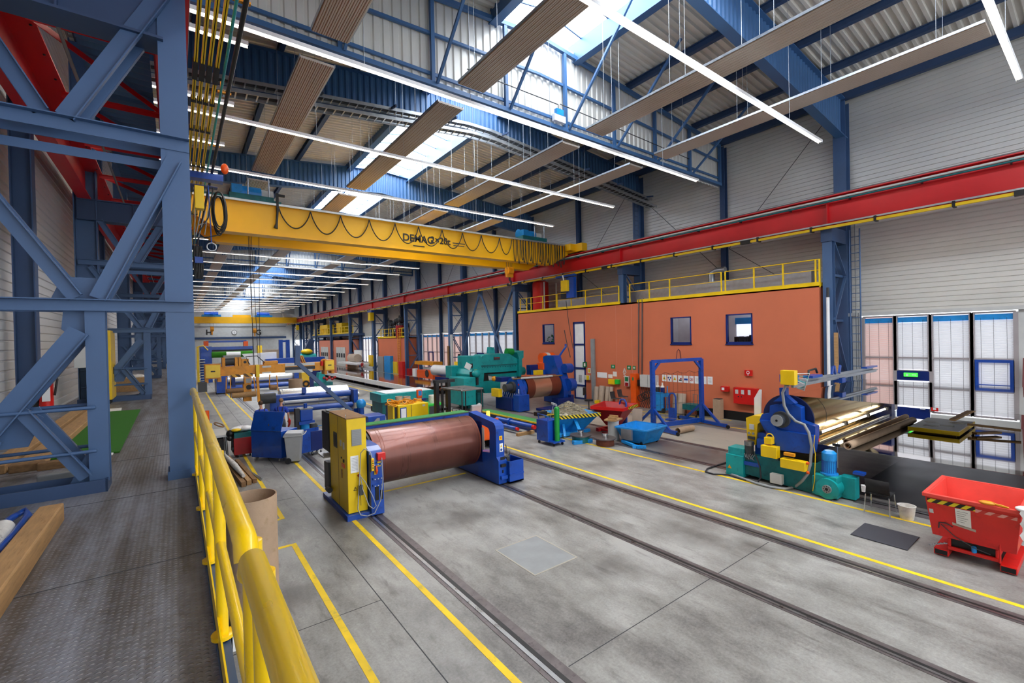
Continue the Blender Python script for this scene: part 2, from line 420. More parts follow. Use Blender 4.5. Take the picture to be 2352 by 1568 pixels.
mark('floor_oil_shade', 0, (13.9, 20.8, -6, 4.2, 0, .003), mats='floor_oily_shaded')  # oily floor below the belts, with their shade painted into its colour
mark('floor_edge_strip', 0, (13.15, 13.45, -6, 3.9, 0, .006), mats='rail_steel')

# ---- gallery the photograph is taken from
gal = struct('floor_gallery', MB().box(XL, .13, -6, 121, 2.5, 2.58), 'tread_plate', 'raised gallery floor of grey patterned tread plate', 'gallery floor')
g0 = gal.location
MB().box(.13, .19, -6, 121, 2.28, 2.63).box(.05, .13, -6, 121, 2.28, 2.32).build('edge_beam', 'steel_blue_dark', gal)
b = MB()
for k in range(60): b.box(XL, .12, -4 + k * 2.07, -3.992 + k * 2.07, 2.58, 2.582)
b.build('plate_seam', 'beam_dark', gal)

# ---- walls
def ribs(z0, z1, per=.19, d=.03, g=.045):
    p = [(0, z0)]; z = z0
    while z + per < z1:
        p += [(0, z + per - g), (d, z + per - g + .012), (d, z + per - .012), (0, z + per)]; z += per
    return p + [(0, z1)]
def wall_y(name, x, out, y0, y1, z0, z1, mats, label):
    pr = [(x + out * u, z) for u, z in ribs(z0, z1)]
    b = MB().strip(pr, 'y', y0, y1)
    b.box(min(x + out * .05, x + out * .2), max(x + out * .05, x + out * .2), y0, y1, z0, z1)
    return struct(name, b, mats, label, 'wall')
wall_y('wall_left', XL, -1, Y0, Y1, 0, 14.35, 'siding_left', 'left hall wall clad in horizontal white ribbed sheet')
wall_y('wall_right', XR, 1, Y0, Y1, 4.85, 14.35, 'siding', 'right hall wall clad in horizontal light grey ribbed sheet')
b = MB()
for y0, y1 in ((6.65, 29.2), (49.9, 61.2), (71.7, 93.)): b.box(XR, XR + .2, y0, y1, 0, 4.85)
b.box(XR, XR + .2, Y0, 2.1, 0, 4.85)
for y0, y1 in ((29.2, 49.9), (61.2, 71.7), (93., Y1)): b.box(XR, XR + .2, y0, y1, 0, .9)
b.box(XR - .02, XR + .2, 2.1, 4.42, 0, .82); b.box(XR - .02, XR + .2, 5.5, 6.65, 0, .82)
struct('wall_right_base', b, 'grey_white', 'light grey lower part of the right hall wall', 'wall')
struct('trim_right', MB().box(XR - .12, XR + .02, Y0, Y1, 4.78, 4.92), 'grey_white', 'pale flashing ledge running above the right hall windows', 'trim')
b = MB().box(XL, XR, Y1, Y1 + .2, 0, 15.6)
struct('wall_end', b, 'grey_white', 'pale grey end wall at the far end of the hall', 'wall')
b = MB().box(-2, 21.5, Y1 - .25, Y1, 5.3, 5.75)
struct('trim_end', b, 'steel_blue_dark', 'dark blue horizontal beam across the far end wall', 'trim')
struct('trim_end_upper', MB().box(-2, 21.5, Y1 - .12, Y1, 8.05, 8.25), 'grey', 'thin grey rail high across the far end wall', 'trim')
for ch, px in (('H', 480), ('G', 594)):
    p = at(px, 763.5, Y=Y1 - .06)
    tag(text('wall_letter', ch, 1.65, p, 'black', None, ext=.03), 'big black letter %s on the far end wall' % ch, 'letter')
p = at(538, 763, Y=Y1 - .1)
ck = thing('wall_clock', 'round white clock on the far end wall between two letters', 'clock', p)
MB().cyl(p, p - V((0, .08, 0)), .52, 28).build('face', 'white', ck); MB().ring(p - V((0, .09, 0)), (0, 1, 0), .46, .54, 28).build('rim', 'black', ck)
MB().bar(p - V((0, .1, 0)), p + V((.12, -.1, -.34)), .06, .03, (0, 1, 0)).bar(p - V((0, .1, 0)), p + V((.05, -.1, .2)), .06, .03, (0, 1, 0)).build('hands', 'black', ck)

# ---- roof deck: trapezoidal sheet on both slopes, glazed ridge between
def deck(name, x0, x1, label):
    per = .29; ys = []; y = Y0
    while y < Y1: ys += [(y, 0), (y + .10, 0), (y + .135, .09), (y + .255, .09)]; y += per
    n = len(ys); vs = [(x, y, zr(x) + d) for x in (x0, x1) for y, d in ys]
    b = MB().add(vs, [(i, i + 1, i + 1 + n, i + n) for i in range(n - 1)])
    b.add([(x0, Y0, zr(x0) + .3), (x1, Y0, zr(x1) + .3), (x1, Y1, zr(x1) + .3), (x0, Y1, zr(x0) + .3)], [(0, 1, 2, 3)])
    return struct(name, b, 'deck_white', label, 'roof')
deck('roof_left', XL - .1, 8.95, 'left slope of white trapezoidal roof sheeting')
deck('roof_right', 12.7, XR + .3, 'right slope of white trapezoidal roof sheeting')
sk = thing('window_ridge', 'bright glazed ridge skylight running along the hall roof', 'skylight', (RID, 50, 15.7), kind='structure')
MB().prism([(8.95, 15.62), (RID, 15.95), (12.7, 15.62), (12.7, 15.66), (RID, 15.99), (8.95, 15.66)], 'y', Y0, Y1).build('glass_pane', 'skylight', sk)
b = MB()
y = Y0
while y < Y1:
    b.bar((8.95, y, 15.6), (RID, y, 15.93), .05, .06); b.bar((RID, y, 15.93), (12.7, y, 15.6), .05, .06); y += 1.344
b.box(RID - .04, RID + .04, Y0, Y1, 15.84, 15.94)
b.build('glazing_bars', 'steel_blue', sk)
for s, x in (('left', 8.8), ('right', 12.7)):
    b = MB().box(x, x + .15, Y0, Y1, 14.86, 15.66).box(x - .08, x + .23, Y0, Y1, 14.82, 14.88)
    struct('trim_ridge_' + s, b, 'rafter_blue', 'deep blue edge beam on the %s side of the ridge skylight' % s, 'beam')
PX = [-2.3, .7, 3.2, 5.9, 15.85, 18.5, 20.85, 23.3]
for i, x in enumerate(PX):
    z = zr(x)
    b = MB().box(x - .09, x + .09, Y0, Y1, z - .04, z - .01).box(x - .09, x + .09, Y0, Y1, z - .27, z - .24).box(x - .02, x + .02, Y0, Y1, z - .24, z - .04)
    if i in (0, 7): b.box(x - .12, x + .12, Y0, Y1, z - .30, z - .0)
    struct('purlin', b, 'steel_blue_dark', 'dark blue roof purlin, %s from the left wall' % ORD[i], 'purlin', 'roof purlins')

# ---- rafters with corrugated webs
def rafter(y):
    r = thing('rafter', '', 'rafter', (RID, y, 13.7), 'roof rafters', 'structure')
    xs = []; x = -2.0; k = 0
    while x < 23.4:
        xs.append((x, (0, .045, .045, 0)[k % 4] * (1) - .02)); x += .052 if k % 2 == 0 else .07; k += 1
    n = len(xs); vs = [(x, y + d, (zb(x), zr(x) - .27)[j]) for j in (0, 1) for x, d in xs]
    MB().add(vs, [(i, i + 1, i + 1 + n, i + n) for i in range(n - 1)]).build('corrugated_web', 'rafter_blue', r)
    b = MB()
    for a, c in ((-2., RID), (RID, 23.4)):
        b.bar((a, y, zb(a)), (c, y, zb(c)), .34, .035); b.bar((a, y, zr(a) - .27), (c, y, zr(c) - .27), .34, .03)
    b.build('flanges', 'rafter_blue', r)
    return r
r0_ = rafter(FY[0])
for i, y in enumerate(FY):
    r = r0_ if i == 0 else dup(r0_, (RID, y, 13.7))
    r['label'] = 'blue roof rafter with corrugated web, %s from the camera' % ORD[i]
# ---- transverse trusses hung with white corrugated sheet
def truss(y, lab):
    t = thing('roof_truss', lab, 'truss', (RID, y, 12), 'sheeted roof trusses', 'structure')
    MB().box(-1.9, 23.2, y - .09, y + .09, 11.93, 12.07).build('bottom_chord', 'rafter_blue', t)
    b = MB()
    for a, c in ((-1.9, RID), (RID, 23.2)): b.bar((a, y, zr(a) - .36), (c, y, zr(c) - .36), .14, .14)
    b.build('top_chord', 'rafter_blue', t)
    b = MB()
    for a, c in ((-1.9, RID), (RID, 23.2)): b.bar((a, y + .06, 13.2 + (zr(a) - 14.3) * .5), (c, y + .06, 13.2 + (zr(c) - 14.3) * .5), .09, .09)
    b.build('middle_rail', 'rafter_blue', t)
    MB().box(-1.9, 23.2, y + .05, y + .11, 12.32, 12.42).build('lower_rail', 'rafter_blue', t)
    pxs = [-1.85 + 2.78 * i for i in range(10)]
    for i, x in enumerate(pxs):
        MB().box(x - .06, x + .06, y - .06, y + .06, 12, zr(x) - .36).build('post', 'rafter_blue', t)
        if i < 9:
            MB().bar((x + .1, y - .1, 12.05), (x + .1, y - 3.1, zr(x) - .2), .08, .08, (1, 0, 0)).build('knee_brace', 'rafter_blue', t)
    ys = []; x = -1.95; k = 0
    while x < 23.3: ys.append((x, (0, 0, .05, .05)[k % 4])); x += (.16, .03, .07, .03)[k % 4]; k += 1
    n = len(ys); MB().add([(x, y + .14 + d, (11.88, zr(x) - .02)[j]) for j in (0, 1) for x, d in ys], [(i, i + 1, i + 1 + n, i + n) for i in range(n - 1)]).build('corrugated_sheet', 'siding', t)
    return t
truss(12.5, 'blue roof truss hung with white corrugated sheet, nearest the camera')
truss(51.2, 'blue sheeted roof truss beyond the near crane, middle of the hall')
truss(88., 'blue sheeted roof truss deep in the hall, farthest of three')

# ---- columns
def isec(b, x, y, z0, z1, w=.28, d=.28, t=.022, face='y', m=0):
    if face == 'y':
        b.box(x - w / 2, x + w / 2, y - d / 2, y - d / 2 + t, z0, z1, m); b.box(x - w / 2, x + w / 2, y + d / 2 - t, y + d / 2, z0, z1, m)
        b.box(x - .009, x + .009, y - d / 2 + t, y + d / 2 - t, z0, z1, m)
    else:
        b.box(x - d / 2, x - d / 2 + t, y - w / 2, y + w / 2, z0, z1, m); b.box(x + d / 2 - t, x + d / 2, y - w / 2, y + w / 2, z0, z1, m)
        b.box(x - d / 2 + t, x + d / 2 - t, y - .009, y + .009, z0, z1, m)
    return b
def left_column(y):
    t = thing('lattice_column', '', 'column', (0, y, 0), 'left lattice columns', 'structure')
    S = 'steel_blue'
    b = isec(MB(), .035, y, 0, 8.43); b.box(-.125, .195, y - .17, y + .17, 2.58, 2.68).build('inner_leg', S, t)
    b = isec(MB(), -2.02, y, 0, 12.9, .3, .5, .025, 'x'); b.build('outer_leg', S, t)
    for z, h in ((4.66, .12), (6.62, .14), (6.43, .10)):
        for s in (-1, 1):
            if h == .10 and s == -1: continue
            MB().angle((-2.2, y + s * .15, z), (.175, y + s * .15, z), .09, h, (0, 0, 1), (0, s, 0)).build('cross_beam', S, t)
    MB().box(-2.2, -.05, y - .12, y - .10, 7.85, 8.42).box(-2.2, -.05, y - .2, y + .2, 7.83, 7.86).box(-2.2, -.05, y - .2, y + .2, 8.4, 8.43).box(-.97, -.95, y - .2, y - .1, 7.86, 8.4).build('top_beam', 'steel_blue_dark', t)
    def dg(p, q, w, sides=(-1, 1)):
        for s in sides:
            MB().angle((p[0], y + s * .15, p[1]), (q[0], y + s * .15, q[1]), .07, w, (1, 0, 0) if s < 0 else (1, 0, 0), (0, s, 0)).build('brace', S, t)
    dg((-.70, 4.74), (.02, 6.44), .15); dg((-.88, 4.74), (-1.95, 6.5), .13)
    dg((-.92, 6.70), (-.03, 8.44), .17); dg((-1.10, 6.70), (-1.72, 7.86), .14)
    isec(MB(), -.735, y, 2.68, 4.62, .17, .2).build('gate_post', S, t)
    dg((-.86, 4.38), (-1.55, 3.35), .18, (-1, 1)); dg((-1.30, 3.52), (-.84, 2.76), .12)
    dg((-1.5, 3.3), (-2.0, 2.9), .15); dg((-1.62, 3.48), (-2.02, 4.2), .13)
    b = MB()
    b.prism([(-1.72, 3.15), (-1.3, 3.15), (-1.18, 3.45), (-1.42, 3.66), (-1.85, 3.5)], 'y', y - .012, y + .012)
    b.prism([(-1.0, 4.62), (-.66, 4.62), (-.66, 4.2), (-.82, 4.2), (-1.02, 4.4)], 'y', y - .012, y + .012)
    b.prism([(-1.0, 2.66), (-.66, 2.66), (-.66, 3.02), (-.84, 3.02)], 'y', y - .012, y + .012)
    b.prism([(-1.1, 4.72), (-.6, 4.72), (-.72, 4.98), (-1.0, 4.98)], 'y', y - .012, y + .012)
    b.build('gusset', S, t)
    MB().box(-2.3, -.66, y - .19, y - .17, 2.58, 2.72).box(-.68, -.66, y - .19, y + .19, 2.58, 2.72).box(-2.3, -.66, y + .17, y + .19, 2.58, 2.72).build('base_frame', 'steel_blue_dark', t)
    for z in (3.05, 3.53):
        for s in (-1, 1): MB().tube([(-2.2, y + s * .2, z), (-.74, y + s * .2, z)], .019, 10).build('hand_bar', S, t)
    return t
lc = left_column(6.95)
for i in range(10):
    o = lc if i == 0 else dup(lc, (0, 6.95 + 10.75 * i, 0))
    o['label'] = 'blue lattice column beside the gallery, %s from the camera' % ORD[i]
def right_column(y):
    t = thing('lattice_column', '', 'column', (21.7, y, 0), 'right lattice columns', 'structure'); S = 'steel_blue'
    isec(MB(), 21.72, y, 0, 8.43, .34, .34, .025, 'x').build('inner_leg', S, t)
    isec(MB(), 23.35, y, 0, 14.0, .46, .5, .03, 'x').build('outer_leg', S, t)
    MB().box(21.5, 23.2, y - .2, y + .2, 7.85, 8.43).build('top_beam', 'steel_blue_dark', t)
    zs = (.3, 2.35, 4.6, 6.5, 7.9)
    for k in range(4):
        for s in (-1, 1):
            a, c = (21.8, 23.15) if k % 2 == 0 else (23.15, 21.8)
            MB().bar((a, y + s * .14, zs[k]), (c, y + s * .14, zs[k + 1]), .05, .10, (0, 1, 0)).build('brace', S, t)
        MB().box(21.8, 23.2, y - .06, y + .06, zs[k + 1] - .05, zs[k + 1] + .05).build('cross_beam', S, t)
    return t
rc = right_column(FY[0] + .05)
for i in range(11):
    o = rc if i == 0 else dup(rc, (21.7, FY[i] + .05, 0))
    o['label'] = 'blue lattice column carrying the right crane rail, %s from the camera' % ORD[i]
def post(x, y, lab, grp):
    b = isec(MB(), x, y, 0, 14.0 if x > 0 else 13.9, .26, .3, .02, 'x')
    return struct('wall_post', b, 'steel_blue_dark', lab, 'post', grp)
pr_ = post(23.45, FY[0] + 5.37, 'slim blue wall post on the right wall, first from the camera', 'right wall posts')
pl_ = post(-2.3, FY[0] + 5.37, 'slim blue wall post on the left wall, first from the camera', 'left wall posts')
for i in range(1, 10):
    for o, s in ((pr_, 'right'), (pl_, 'left')):
        q = o.copy(); COL.objects.link(q); q.location.y = o.location.y + 10.75 * i
        q['label'] = 'slim blue wall post on the %s wall, %s from the camera' % (s, ORD[i])
# inverted V tubes bracing the right column row
vb = thing('portal_brace', 'blue inverted V of steel tubes between right columns behind the teal press', 'brace', (21.75, 33.9, 0), kind='structure')
for p, q in (((21.75, 33.9, 8.3), (21.75, 38.7, .2)), ((21.75, 33.9, 8.3), (21.75, 29.2, .2)), ((21.75, 28.9, 8.3), (21.75, 31.6, 4.3))):
    MB().tube([p, q], .10, 12).build('tube', 'steel_blue', vb)
MB().box(21.68, 21.82, 33.6, 34.2, 7.9, 8.42).build('gusset', 'steel_blue', vb)
wr = MB()
for i in range(10):
    y = FY[i]
    wr.tube([(23.4, y + .3, 13.9), (23.4, y + 5.1, 8.6)], .014, 5); wr.tube([(23.4, y + 10.4, 12.5), (23.4, y + 5.6, 7.5)], .014, 5)
    wr.tube([(23.4, y + 5.1, 8.6), (23.4, y + .3, 5.1)], .014, 5)
struct('wall_tie_rods', wr, 'anthracite', 'thin dark diagonal tie rods against the right wall', 'tie rod')

# ---- crane runway beams
def runway(x, inn, lab):
    t = thing('crane_runway_beam', lab, 'runway beam', (x, 55, 8.45))
    b = MB().box(x - .19, x + .19, -14, 121, 8.45, 8.48).box(x - .26, x + .26, -14, 121, 9.62, 9.66).box(x - .012, x + .012, -14, 121, 8.48, 9.62)
    for i in range(-1, 11):
        y = FY[0] + 10.75 * i
        b.box(x - .17, x + .17, y - .02, y + .02, 8.48, 9.62)
    b.build('beam', 'beam_red', t)
    MB().box(x - .04, x + .04, -14, 121, 9.66, 9.76).build('rail', 'rail_steel', t)
    return t
rb = runway(21.62, -1, 'red crane runway beam along the right columns')
x = 21.34
MB().tube([(x, -8, 9.50), (x, 121, 9.50)], .042, 8).build('grey_conduit', 'grey_white', rb)
MB().tube([(x + .03, -8, 9.42), (x + .03, 121, 9.42)], .036, 8).build('green_conduit', 'teal_dark', rb)
MB().box(x - .01, x + .05, -8, 121, 8.47, 8.53).build('guide_rail', 'galv', rb)
b = MB(); y = 1.2
while y < 118: b.box(x - .05, x + .06, y, y + 2.1, 8.32, 8.42); y += 2.15
b.build('conductor_bar', 'yellow', rb)
b = MB(); y = 1.2; k = 0
while y < 118:
    b.box(x - .07, x + .22, y - .06, y + .02, 8.30, 8.50); b.box(x + .0, x + .24, y + .8, y + .84, 9.36, 9.55)
    if k % 4 == 0: b.box(x - .08, x + .08, y + .3, y + .75, 8.29, 8.46)
    y += 2.15; k += 1
b.build('clamp', 'black', rb).__setitem__('kind', 'stuff')
lb = runway(.03, 1, 'red crane runway beam above the gallery columns')
# left red surge girder with red lacing
sg = thing('surge_girder', 'red girder with red lattice lacing high along the left wall', 'girder', (-2, 55, 8.5))
MB().box(-2.17, -1.88, -6, 121, 8.42, 8.45).box(-2.03, -2.01, -6, 121, 8.45, 9.25).box(-2.33, -1.65, -6, 121, 9.25, 9.28).build('beam', 'beam_red', sg)
b = MB(); y = -3.65; k = 0
while y < 118:
    b.angle((-1.72, y, 9.2), (-.1, y, 9.2), .07, .1); b.angle((-1.72, y, 9.24), (-.1, y + 2.69, 9.24), .07, .1, (0, 0, 1), (0, 1, 0))
    y += 2.6875; k += 1
b.build('lacing', 'beam_red', sg)
b = MB(); pr = []; y = 6.5; k = 0
while y < 118: pr.append((y, 9.36 + (0, .05, .05, 0)[k % 4])); y += (.09, .03, .09, .03)[k % 4]; k += 1
MB().add([(x, yy, z) for x in (-1.25, -.28) for yy, z in pr], [(i, i + 1, i + 1 + len(pr), i + len(pr)) for i in range(len(pr) - 1)]).build('walkway_sheet', 'rafter_blue', sg)
b = MB()
for k in range(120): b.sph((-1.72, -3.4 + k * .9, 9.245), .022, 6, 4)
b.build('bolt_heads', 'anthracite', sg).__setitem__('kind', 'stuff')
MB().tube([(-1.35, 8, 9.1), (-1.35, 60, 9.1)], .03, 6).build('conduit', 'grey', sg)
# ================================================================== right-wall windows
def window(n, y0, y1, z0, z1, pane, lab, slat=.085, blind=True, header=True, mull=(), transom=()):
    t = thing('window_%d' % n, lab, 'window', (XR, (y0 + y1) / 2, z0), kind='structure')
    MB().box(XR + .12, XR + .14, y0, y1, z0, z1).build('pane', pane, t)
    b = MB()
    for y in (y0, y1, *mull): b.box(XR - .06, XR + .10, y - .06, y + .06, z0, z1)
    for z in (z0, z1, *transom): b.box(XR - .04, XR + .10, y0, y1, z - .03, z + .03)
    b.build('frame', 'mullion', t)
    if blind:
        b = MB(); z = z0 + .06
        while z < z1 - .32:
            b.add([(XR + .025, y0 + .05, z), (XR + .025, y1 - .05, z), (XR + .06, y1 - .05, z + slat * .96), (XR + .06, y0 + .05, z + slat * .96)], [(0, 1, 2, 3)]); z += slat
        b.build('blind', 'blind', t)
        b = MB()
        for k in (.2, .5, .8): b.box(XR + .015, XR + .022, y0 + (y1 - y0) * k - .004, y0 + (y1 - y0) * k + .004, z0, z1 - .2)
        b.build('blind_cord', 'anthracite', t)
    if header: MB().box(XR + .02, XR + .10, y0 + .05, y1 - .05, z1 - .27, z1 - .06).build('blind_box', 'light_blue', t)
    return t
window(1, 5.49, 6.55, .9, 4.72, 'daylight_warm', 'blinded pinkish window next to the blue column at the right', transom=(3.02,))
window(2, 4.42, 5.46, 2.5, 4.72, 'daylight_pane', 'blinded window above the exit sign and blue door', transom=(3.02,))
window(3, 3.27, 4.38, .9, 4.72, 'daylight_pane', 'blinded window between the blue door and blue-framed casement', transom=(3.02,))
w4 = window(4, 2.16, 3.24, .9, 4.72, 'daylight_pane', 'blinded window with a blue-framed casement, rightmost in the wall', transom=(3.02, 1.98))
b = MB()
for q in ((2.2, 3.2, 2.9, 3.0), (2.2, 3.2, 2.0, 2.1), (2.2, 2.31, 2.1, 2.9), (3.09, 3.2, 2.1, 2.9)): b.box(XR - .06, XR + .06, q[0], q[1], q[2], q[3])
b.build('casement', 'machine_blue', w4)
dr = thing('door_1', 'dark blue emergency exit door under the lit green sign', 'door', (XR, 4.94, 0), kind='structure')
MB().box(XR - .03, XR + .05, 4.44, 5.46, 0, 1.02).box(XR - .05, XR + .06, 4.44, 5.46, 2.12, 2.5).build('panel', 'navy', dr)
b = MB(); b.box(XR, XR + .05, 4.46, 5.44, 1.02, 2.12); b.build('glazing', 'daylight_pane', dr)
MB().tube([(XR - .09, 4.56, 1.0), (XR - .09, 4.72, 1.0)], .014, 8).box(XR - .09, XR - .03, 4.56, 4.59, .985, 1.01).build('handle', 'chrome', dr)
ex = thing('exit_sign', 'lit green emergency exit sign above the blue door', 'sign', (XR - .08, 4.98, 2.3))
MB().box(XR - .12, XR - .06, 4.78, 5.2, 2.27, 2.42).build('lamp_box', 'exit_green', ex)
b = MB().box(XR - .125, XR - .12, 5.06, 5.12, 2.30, 2.38).box(XR - .125, XR - .12, 4.82, 4.95, 2.33, 2.36); b.build('pictogram', 'white', ex)
n = 5
for y0, y1, pane, l in ((29.3, 33.9, 'daylight_pane', 'tall glazed bay behind the teal press, nearest the orange office'), (34.3, 39.0, 'daylight_pane', 'tall glazed bay left of the teal press, second from the office'),
                     (39.7, 44.5, 'daylight_warm', 'tall pinkish glazed bay behind the orange reel machine'), (45.0, 49.6, 'daylight_warm', 'tall pinkish glazed bay right of the small orange office'),
                     (61.6, 71.4, 'daylight_pane', 'very bright glazed bay between the two far offices'), (93.4, 103.5, 'daylight_pane', 'bright glazed bay beyond the farthest office'), (104, 113, 'daylight_pane', 'last bright glazed bay before the end wall')):
    k = max(4, int((y1 - y0) / 1.2)); window(n, y0, y1, .92, 4.72, pane, l, .12, y1 < 50, True, [y0 + (y1 - y0) * i / k for i in range(1, k)], (2.75,)); n += 1
b = []
for i, y in enumerate((36.4, 47.0)):
    fr = MB().box(XR - .07, XR, y, y + 1.2, 2.65, 2.78).box(XR - .07, XR, y, y + .1, 1.0, 2.65).box(XR - .07, XR, y + 1.1, y + 1.2, 1.0, 2.65).box(XR - .07, XR, y, y + 1.2, 1.0, 1.1)
    struct('window_casement', fr, 'navy', 'blue opening casement in the far glazed bay, %s from the office' % ORD[i], 'window')

# ================================================================== lights, heating panels, trays
def strip_light(y, x0, x1, z=10.8, short=False):
    t = thing('strip_light', '', 'light', ((x0 + x1) / 2, y, z), 'transverse strip lights' if not short else 'short strip lights over the gallery')
    MB().box(x0, x1, y - .06, y + .06, z + .035, z + .07).box(x0, x1, y - .066, y - .06, z - .022, z + .07).box(x0, x1, y + .06, y + .066, z - .022, z + .07).build('housing', 'white', t)
    b = MB(); x = x0 + .04
    while x < x1 - .1: b.box(x, min(x + 1.44, x1 - .03), y - .046, y + .046, z + .004, z + .035); x += 1.5
    b.build('tube', 'tube', t)
    b = MB(); x = x0 + 1.2
    while x < x1:
        b.tube([(x, y, z + .07), (x, y, zr(x) - .1)], .006, 4); x += 3.0
    b.build('suspension_wire', 'galv', t)
    return t
s0 = strip_light(1.55, -.4, 18.3)
for i in range(27):
    y = 1.55 + 4.66 * (i if i < 24 else 23 - i)
    o = s0 if i == 0 else dup(s0, (s0.location.x, y, 10.8))
    o['label'] = 'long white strip light across the hall, %s from the camera' % ORD[i] if i < 24 else 'long white strip light across the hall behind the camera, %s from the camera' % ORD[i - 24]
sh = strip_light(11.5, -1.2, 1.42, short=True)
for i, y in enumerate((11.5, 14.6, 17.7, 20.8)):
    o = sh if i == 0 else dup(sh, (sh.location.x, y, 10.8))
    o['label'] = 'short strip light end beside the yellow conductor bars, %s from the camera' % ORD[i]
def rad_panel(x0, x1, y0, y1, z=11.6):
    t = thing('radiant_panel', '', 'heating panel', ((x0 + x1) / 2, (y0 + y1) / 2, z), 'ribbed radiant heating panels')
    pr = []; n = 8; w = (x1 - x0) / n
    for i in range(n):
        a = x0 + i * w; pr += [(a, z + .02), (a + .018, z - .0), (a + w * .42, z - .0), (a + w * .5, z + .02), (a + w * .58, z), (a + w - .018, z)]
    pr += [(x1, z + .02), (x1, z + .07), (x0, z + .07)]
    b = MB().prism(pr, 'y', y0, y1)
    for i in range(n):
        a = x0 + i * w
        for k in (.0, .5): b.box(a + k * w - .007, a + k * w + .007, y0, y1, z + .010, z + .016, 1)
    b.build('ribbed_plate', ['panel_taupe', 'wood_dark'], t)
    b = MB()
    for x in (x0 - .015, x1 + .015): b.box(x - .012, x + .012, y0, y1, z + .03, z + .10)
    b.build('side_rail', 'galv', t)
    b = MB(); y = y0 + .9
    while y < y1:
        for x in (x0 + .04, x1 - .04): b.tube([(x, y, z + .07), (x + .02, y, zr(x) - .05)], .006, 4)
        y += 2.6
    b.build('suspension_wire', 'galv', t)
    return t
for j, (x0, x1) in enumerate(((2.75, 3.6), (6.75, 7.62), (12.02, 12.92), (16.02, 16.86))):
    p0 = rad_panel(x0, x1, 1.9, 11.42)
    for i in range(11):
        o = p0 if i == 0 else dup(p0, (p0.location.x, 6.66 + 10.75 * i, 11.6))
        o['label'] = 'ribbed ceiling heating panel in the %s row from the left, %s from the camera' % (ORD[j], ORD[i])
def ladder(pts, w, lab, nm='cable_tray'):
    t = thing(nm, lab, 'cable tray', pts[1], 'cable trays under the second rafter')
    r = MB(); u = MB(); c = MB()
    for a, q in zip(pts, pts[1:]):
        a, q = V(a), V(q); n = int((q - a).length / .3)
        for s in (-1, 1): r.bar(a + V((0, s * w / 2, 0)), q + V((0, s * w / 2, 0)), .02, .12)
        for k in range(n): 
            p = a.lerp(q, (k + .5) / n); u.bar(p + V((0, -w / 2, -.02)), p + V((0, w / 2, -.02)), .04, .02)
        for k in range(3): c.tube([a + V((0, -.1 + .1 * k, .02)), q + V((0, -.1 + .1 * k, .02))], .03, 6)
    r.build('side_rail', 'galv', t); u.build('rung', 'galv', t).__setitem__('kind', 'stuff'); c.build('cables', 'dark_grey', t)
    return t
def slope(y, dz, xs=(-1.5, 10.2, 11.4, 22.9)): return [(x, y, zb(x) + dz) for x in xs]
ladder(slope(17.3, -.16), .5, 'perforated cable ladder tight under the second rafter')
ladder(slope(16.75, -.30), .42, 'narrow cable ladder in front of the second rafter, upper of the pair')
ladder(slope(16.45, -.80), .46, 'lower cable ladder hanging nearest the camera by the second rafter')
b = MB()
for a, q in zip(slope(16.9, -.52), slope(16.9, -.52)[1:]): b.bar(a + V((0, 0, 0)) if False else a, q, .12, .22)
for k in range(10):
    x = -1 + 2.6 * k; b.bar((x, 16.1, zb(x) - .36), (x, 17.8, zb(x) - .05), .06, .08)
solo('tray_support_beam', b, 'steel_blue_dark', 'dark blue support beam with brackets carrying the cable ladders', 'support beam')
b = MB()
for x in (22.2, 22.55):
    b.tube([(x, 17.3, 8.6), (x, 17.3, 12.6)], .022, 6)
for k in range(14): b.tube([(22.2, 17.3, 8.8 + .28 * k), (22.55, 17.3, 8.8 + .28 * k)], .012, 5)
solo('wall_ladder', b, 'steel_blue_dark', 'slim blue ladder beside the second column above the red beam', 'ladder')
bx = thing('junction_box', 'white junction box with blue cover on the near truss bottom chord', 'junction box', (12.6, 12.35, 12.1))
MB().box(11.3, 11.85, 12.28, 12.42, 12.14, 12.38).build('body', 'white', bx); MB().box(11.4, 11.75, 12.27, 12.41, 12.385, 12.6).build('cover', 'light_blue', bx)
b = MB().tube([(7.6, 12.3, 12.75), (11.5, 12.3, 12.75), (11.5, 12.3, 12.4)], .018, 5).tube([(11.6, 12.3, 12.4), (11.6, 12.3, 12.8), (20, 12.3, 12.6)], .018, 5)
b.build('conduit', 'anthracite', bx)

# ================================================================== near bridge crane
gx0, gx1 = .25, 21.35
def girder(cr, y, d, name='girder'):
    pr = [(gx0, 9.72), (1.55, 8.9), (19.9, 8.9), (gx1, 9.68), (gx1, 10.2), (gx0, 10.2)]
    b = MB().prism(pr, 'y', y, y + d)
    b.box(1.5, 20, y - .05, y, 8.9, 8.93); b.box(gx0, gx1, y - .06, y + d + .06, 10.2, 10.24)
    g = b.build(name, 'crane_yellow', cr); return g
cr = thing('bridge_crane', 'big yellow twin-girder bridge crane spanning the hall', 'crane', (RID, 23.7, 8.9))
ga = girder(cr, 22.2, .55); girder(cr, 24.75, .55)
p = at(961, 549, Y=22.19)
text('lettering', 'DEMAG', .52, p + V((0, -.012, 0)), 'black', ga); text('lettering', '2\u00d720t', .50, at(1012, 553.5, Y=22.18), 'black', ga)
MB().box(p.x - .3, p.x + .35, 22.185, 22.2, p.z - .40, p.z - .345).build('underline', 'black', ga)
p = at(1054, 560, Y=22.19); MB().box(p.x - .4, p.x + .4, 22.19, 22.2, p.z - .01, p.z + .04).box(p.x - .35, p.x + .35, 22.19, 22.2, p.z - .14, p.z - .1).build('small_print', 'dark_grey', ga)
for x, l in ((.03, 'left'), (21.62, 'right')):
    b = MB().box(x - .25, x + .25, 20.9, 26.6, 9.78, 10.3)
    for y in (21.3, 26.2): b.cyl((x - .1, y, 9.93), (x + .1, y, 9.93), .22, 16, m=1)
    b.build('end_carriage', ['crane_yellow', 'black'], cr, .02)
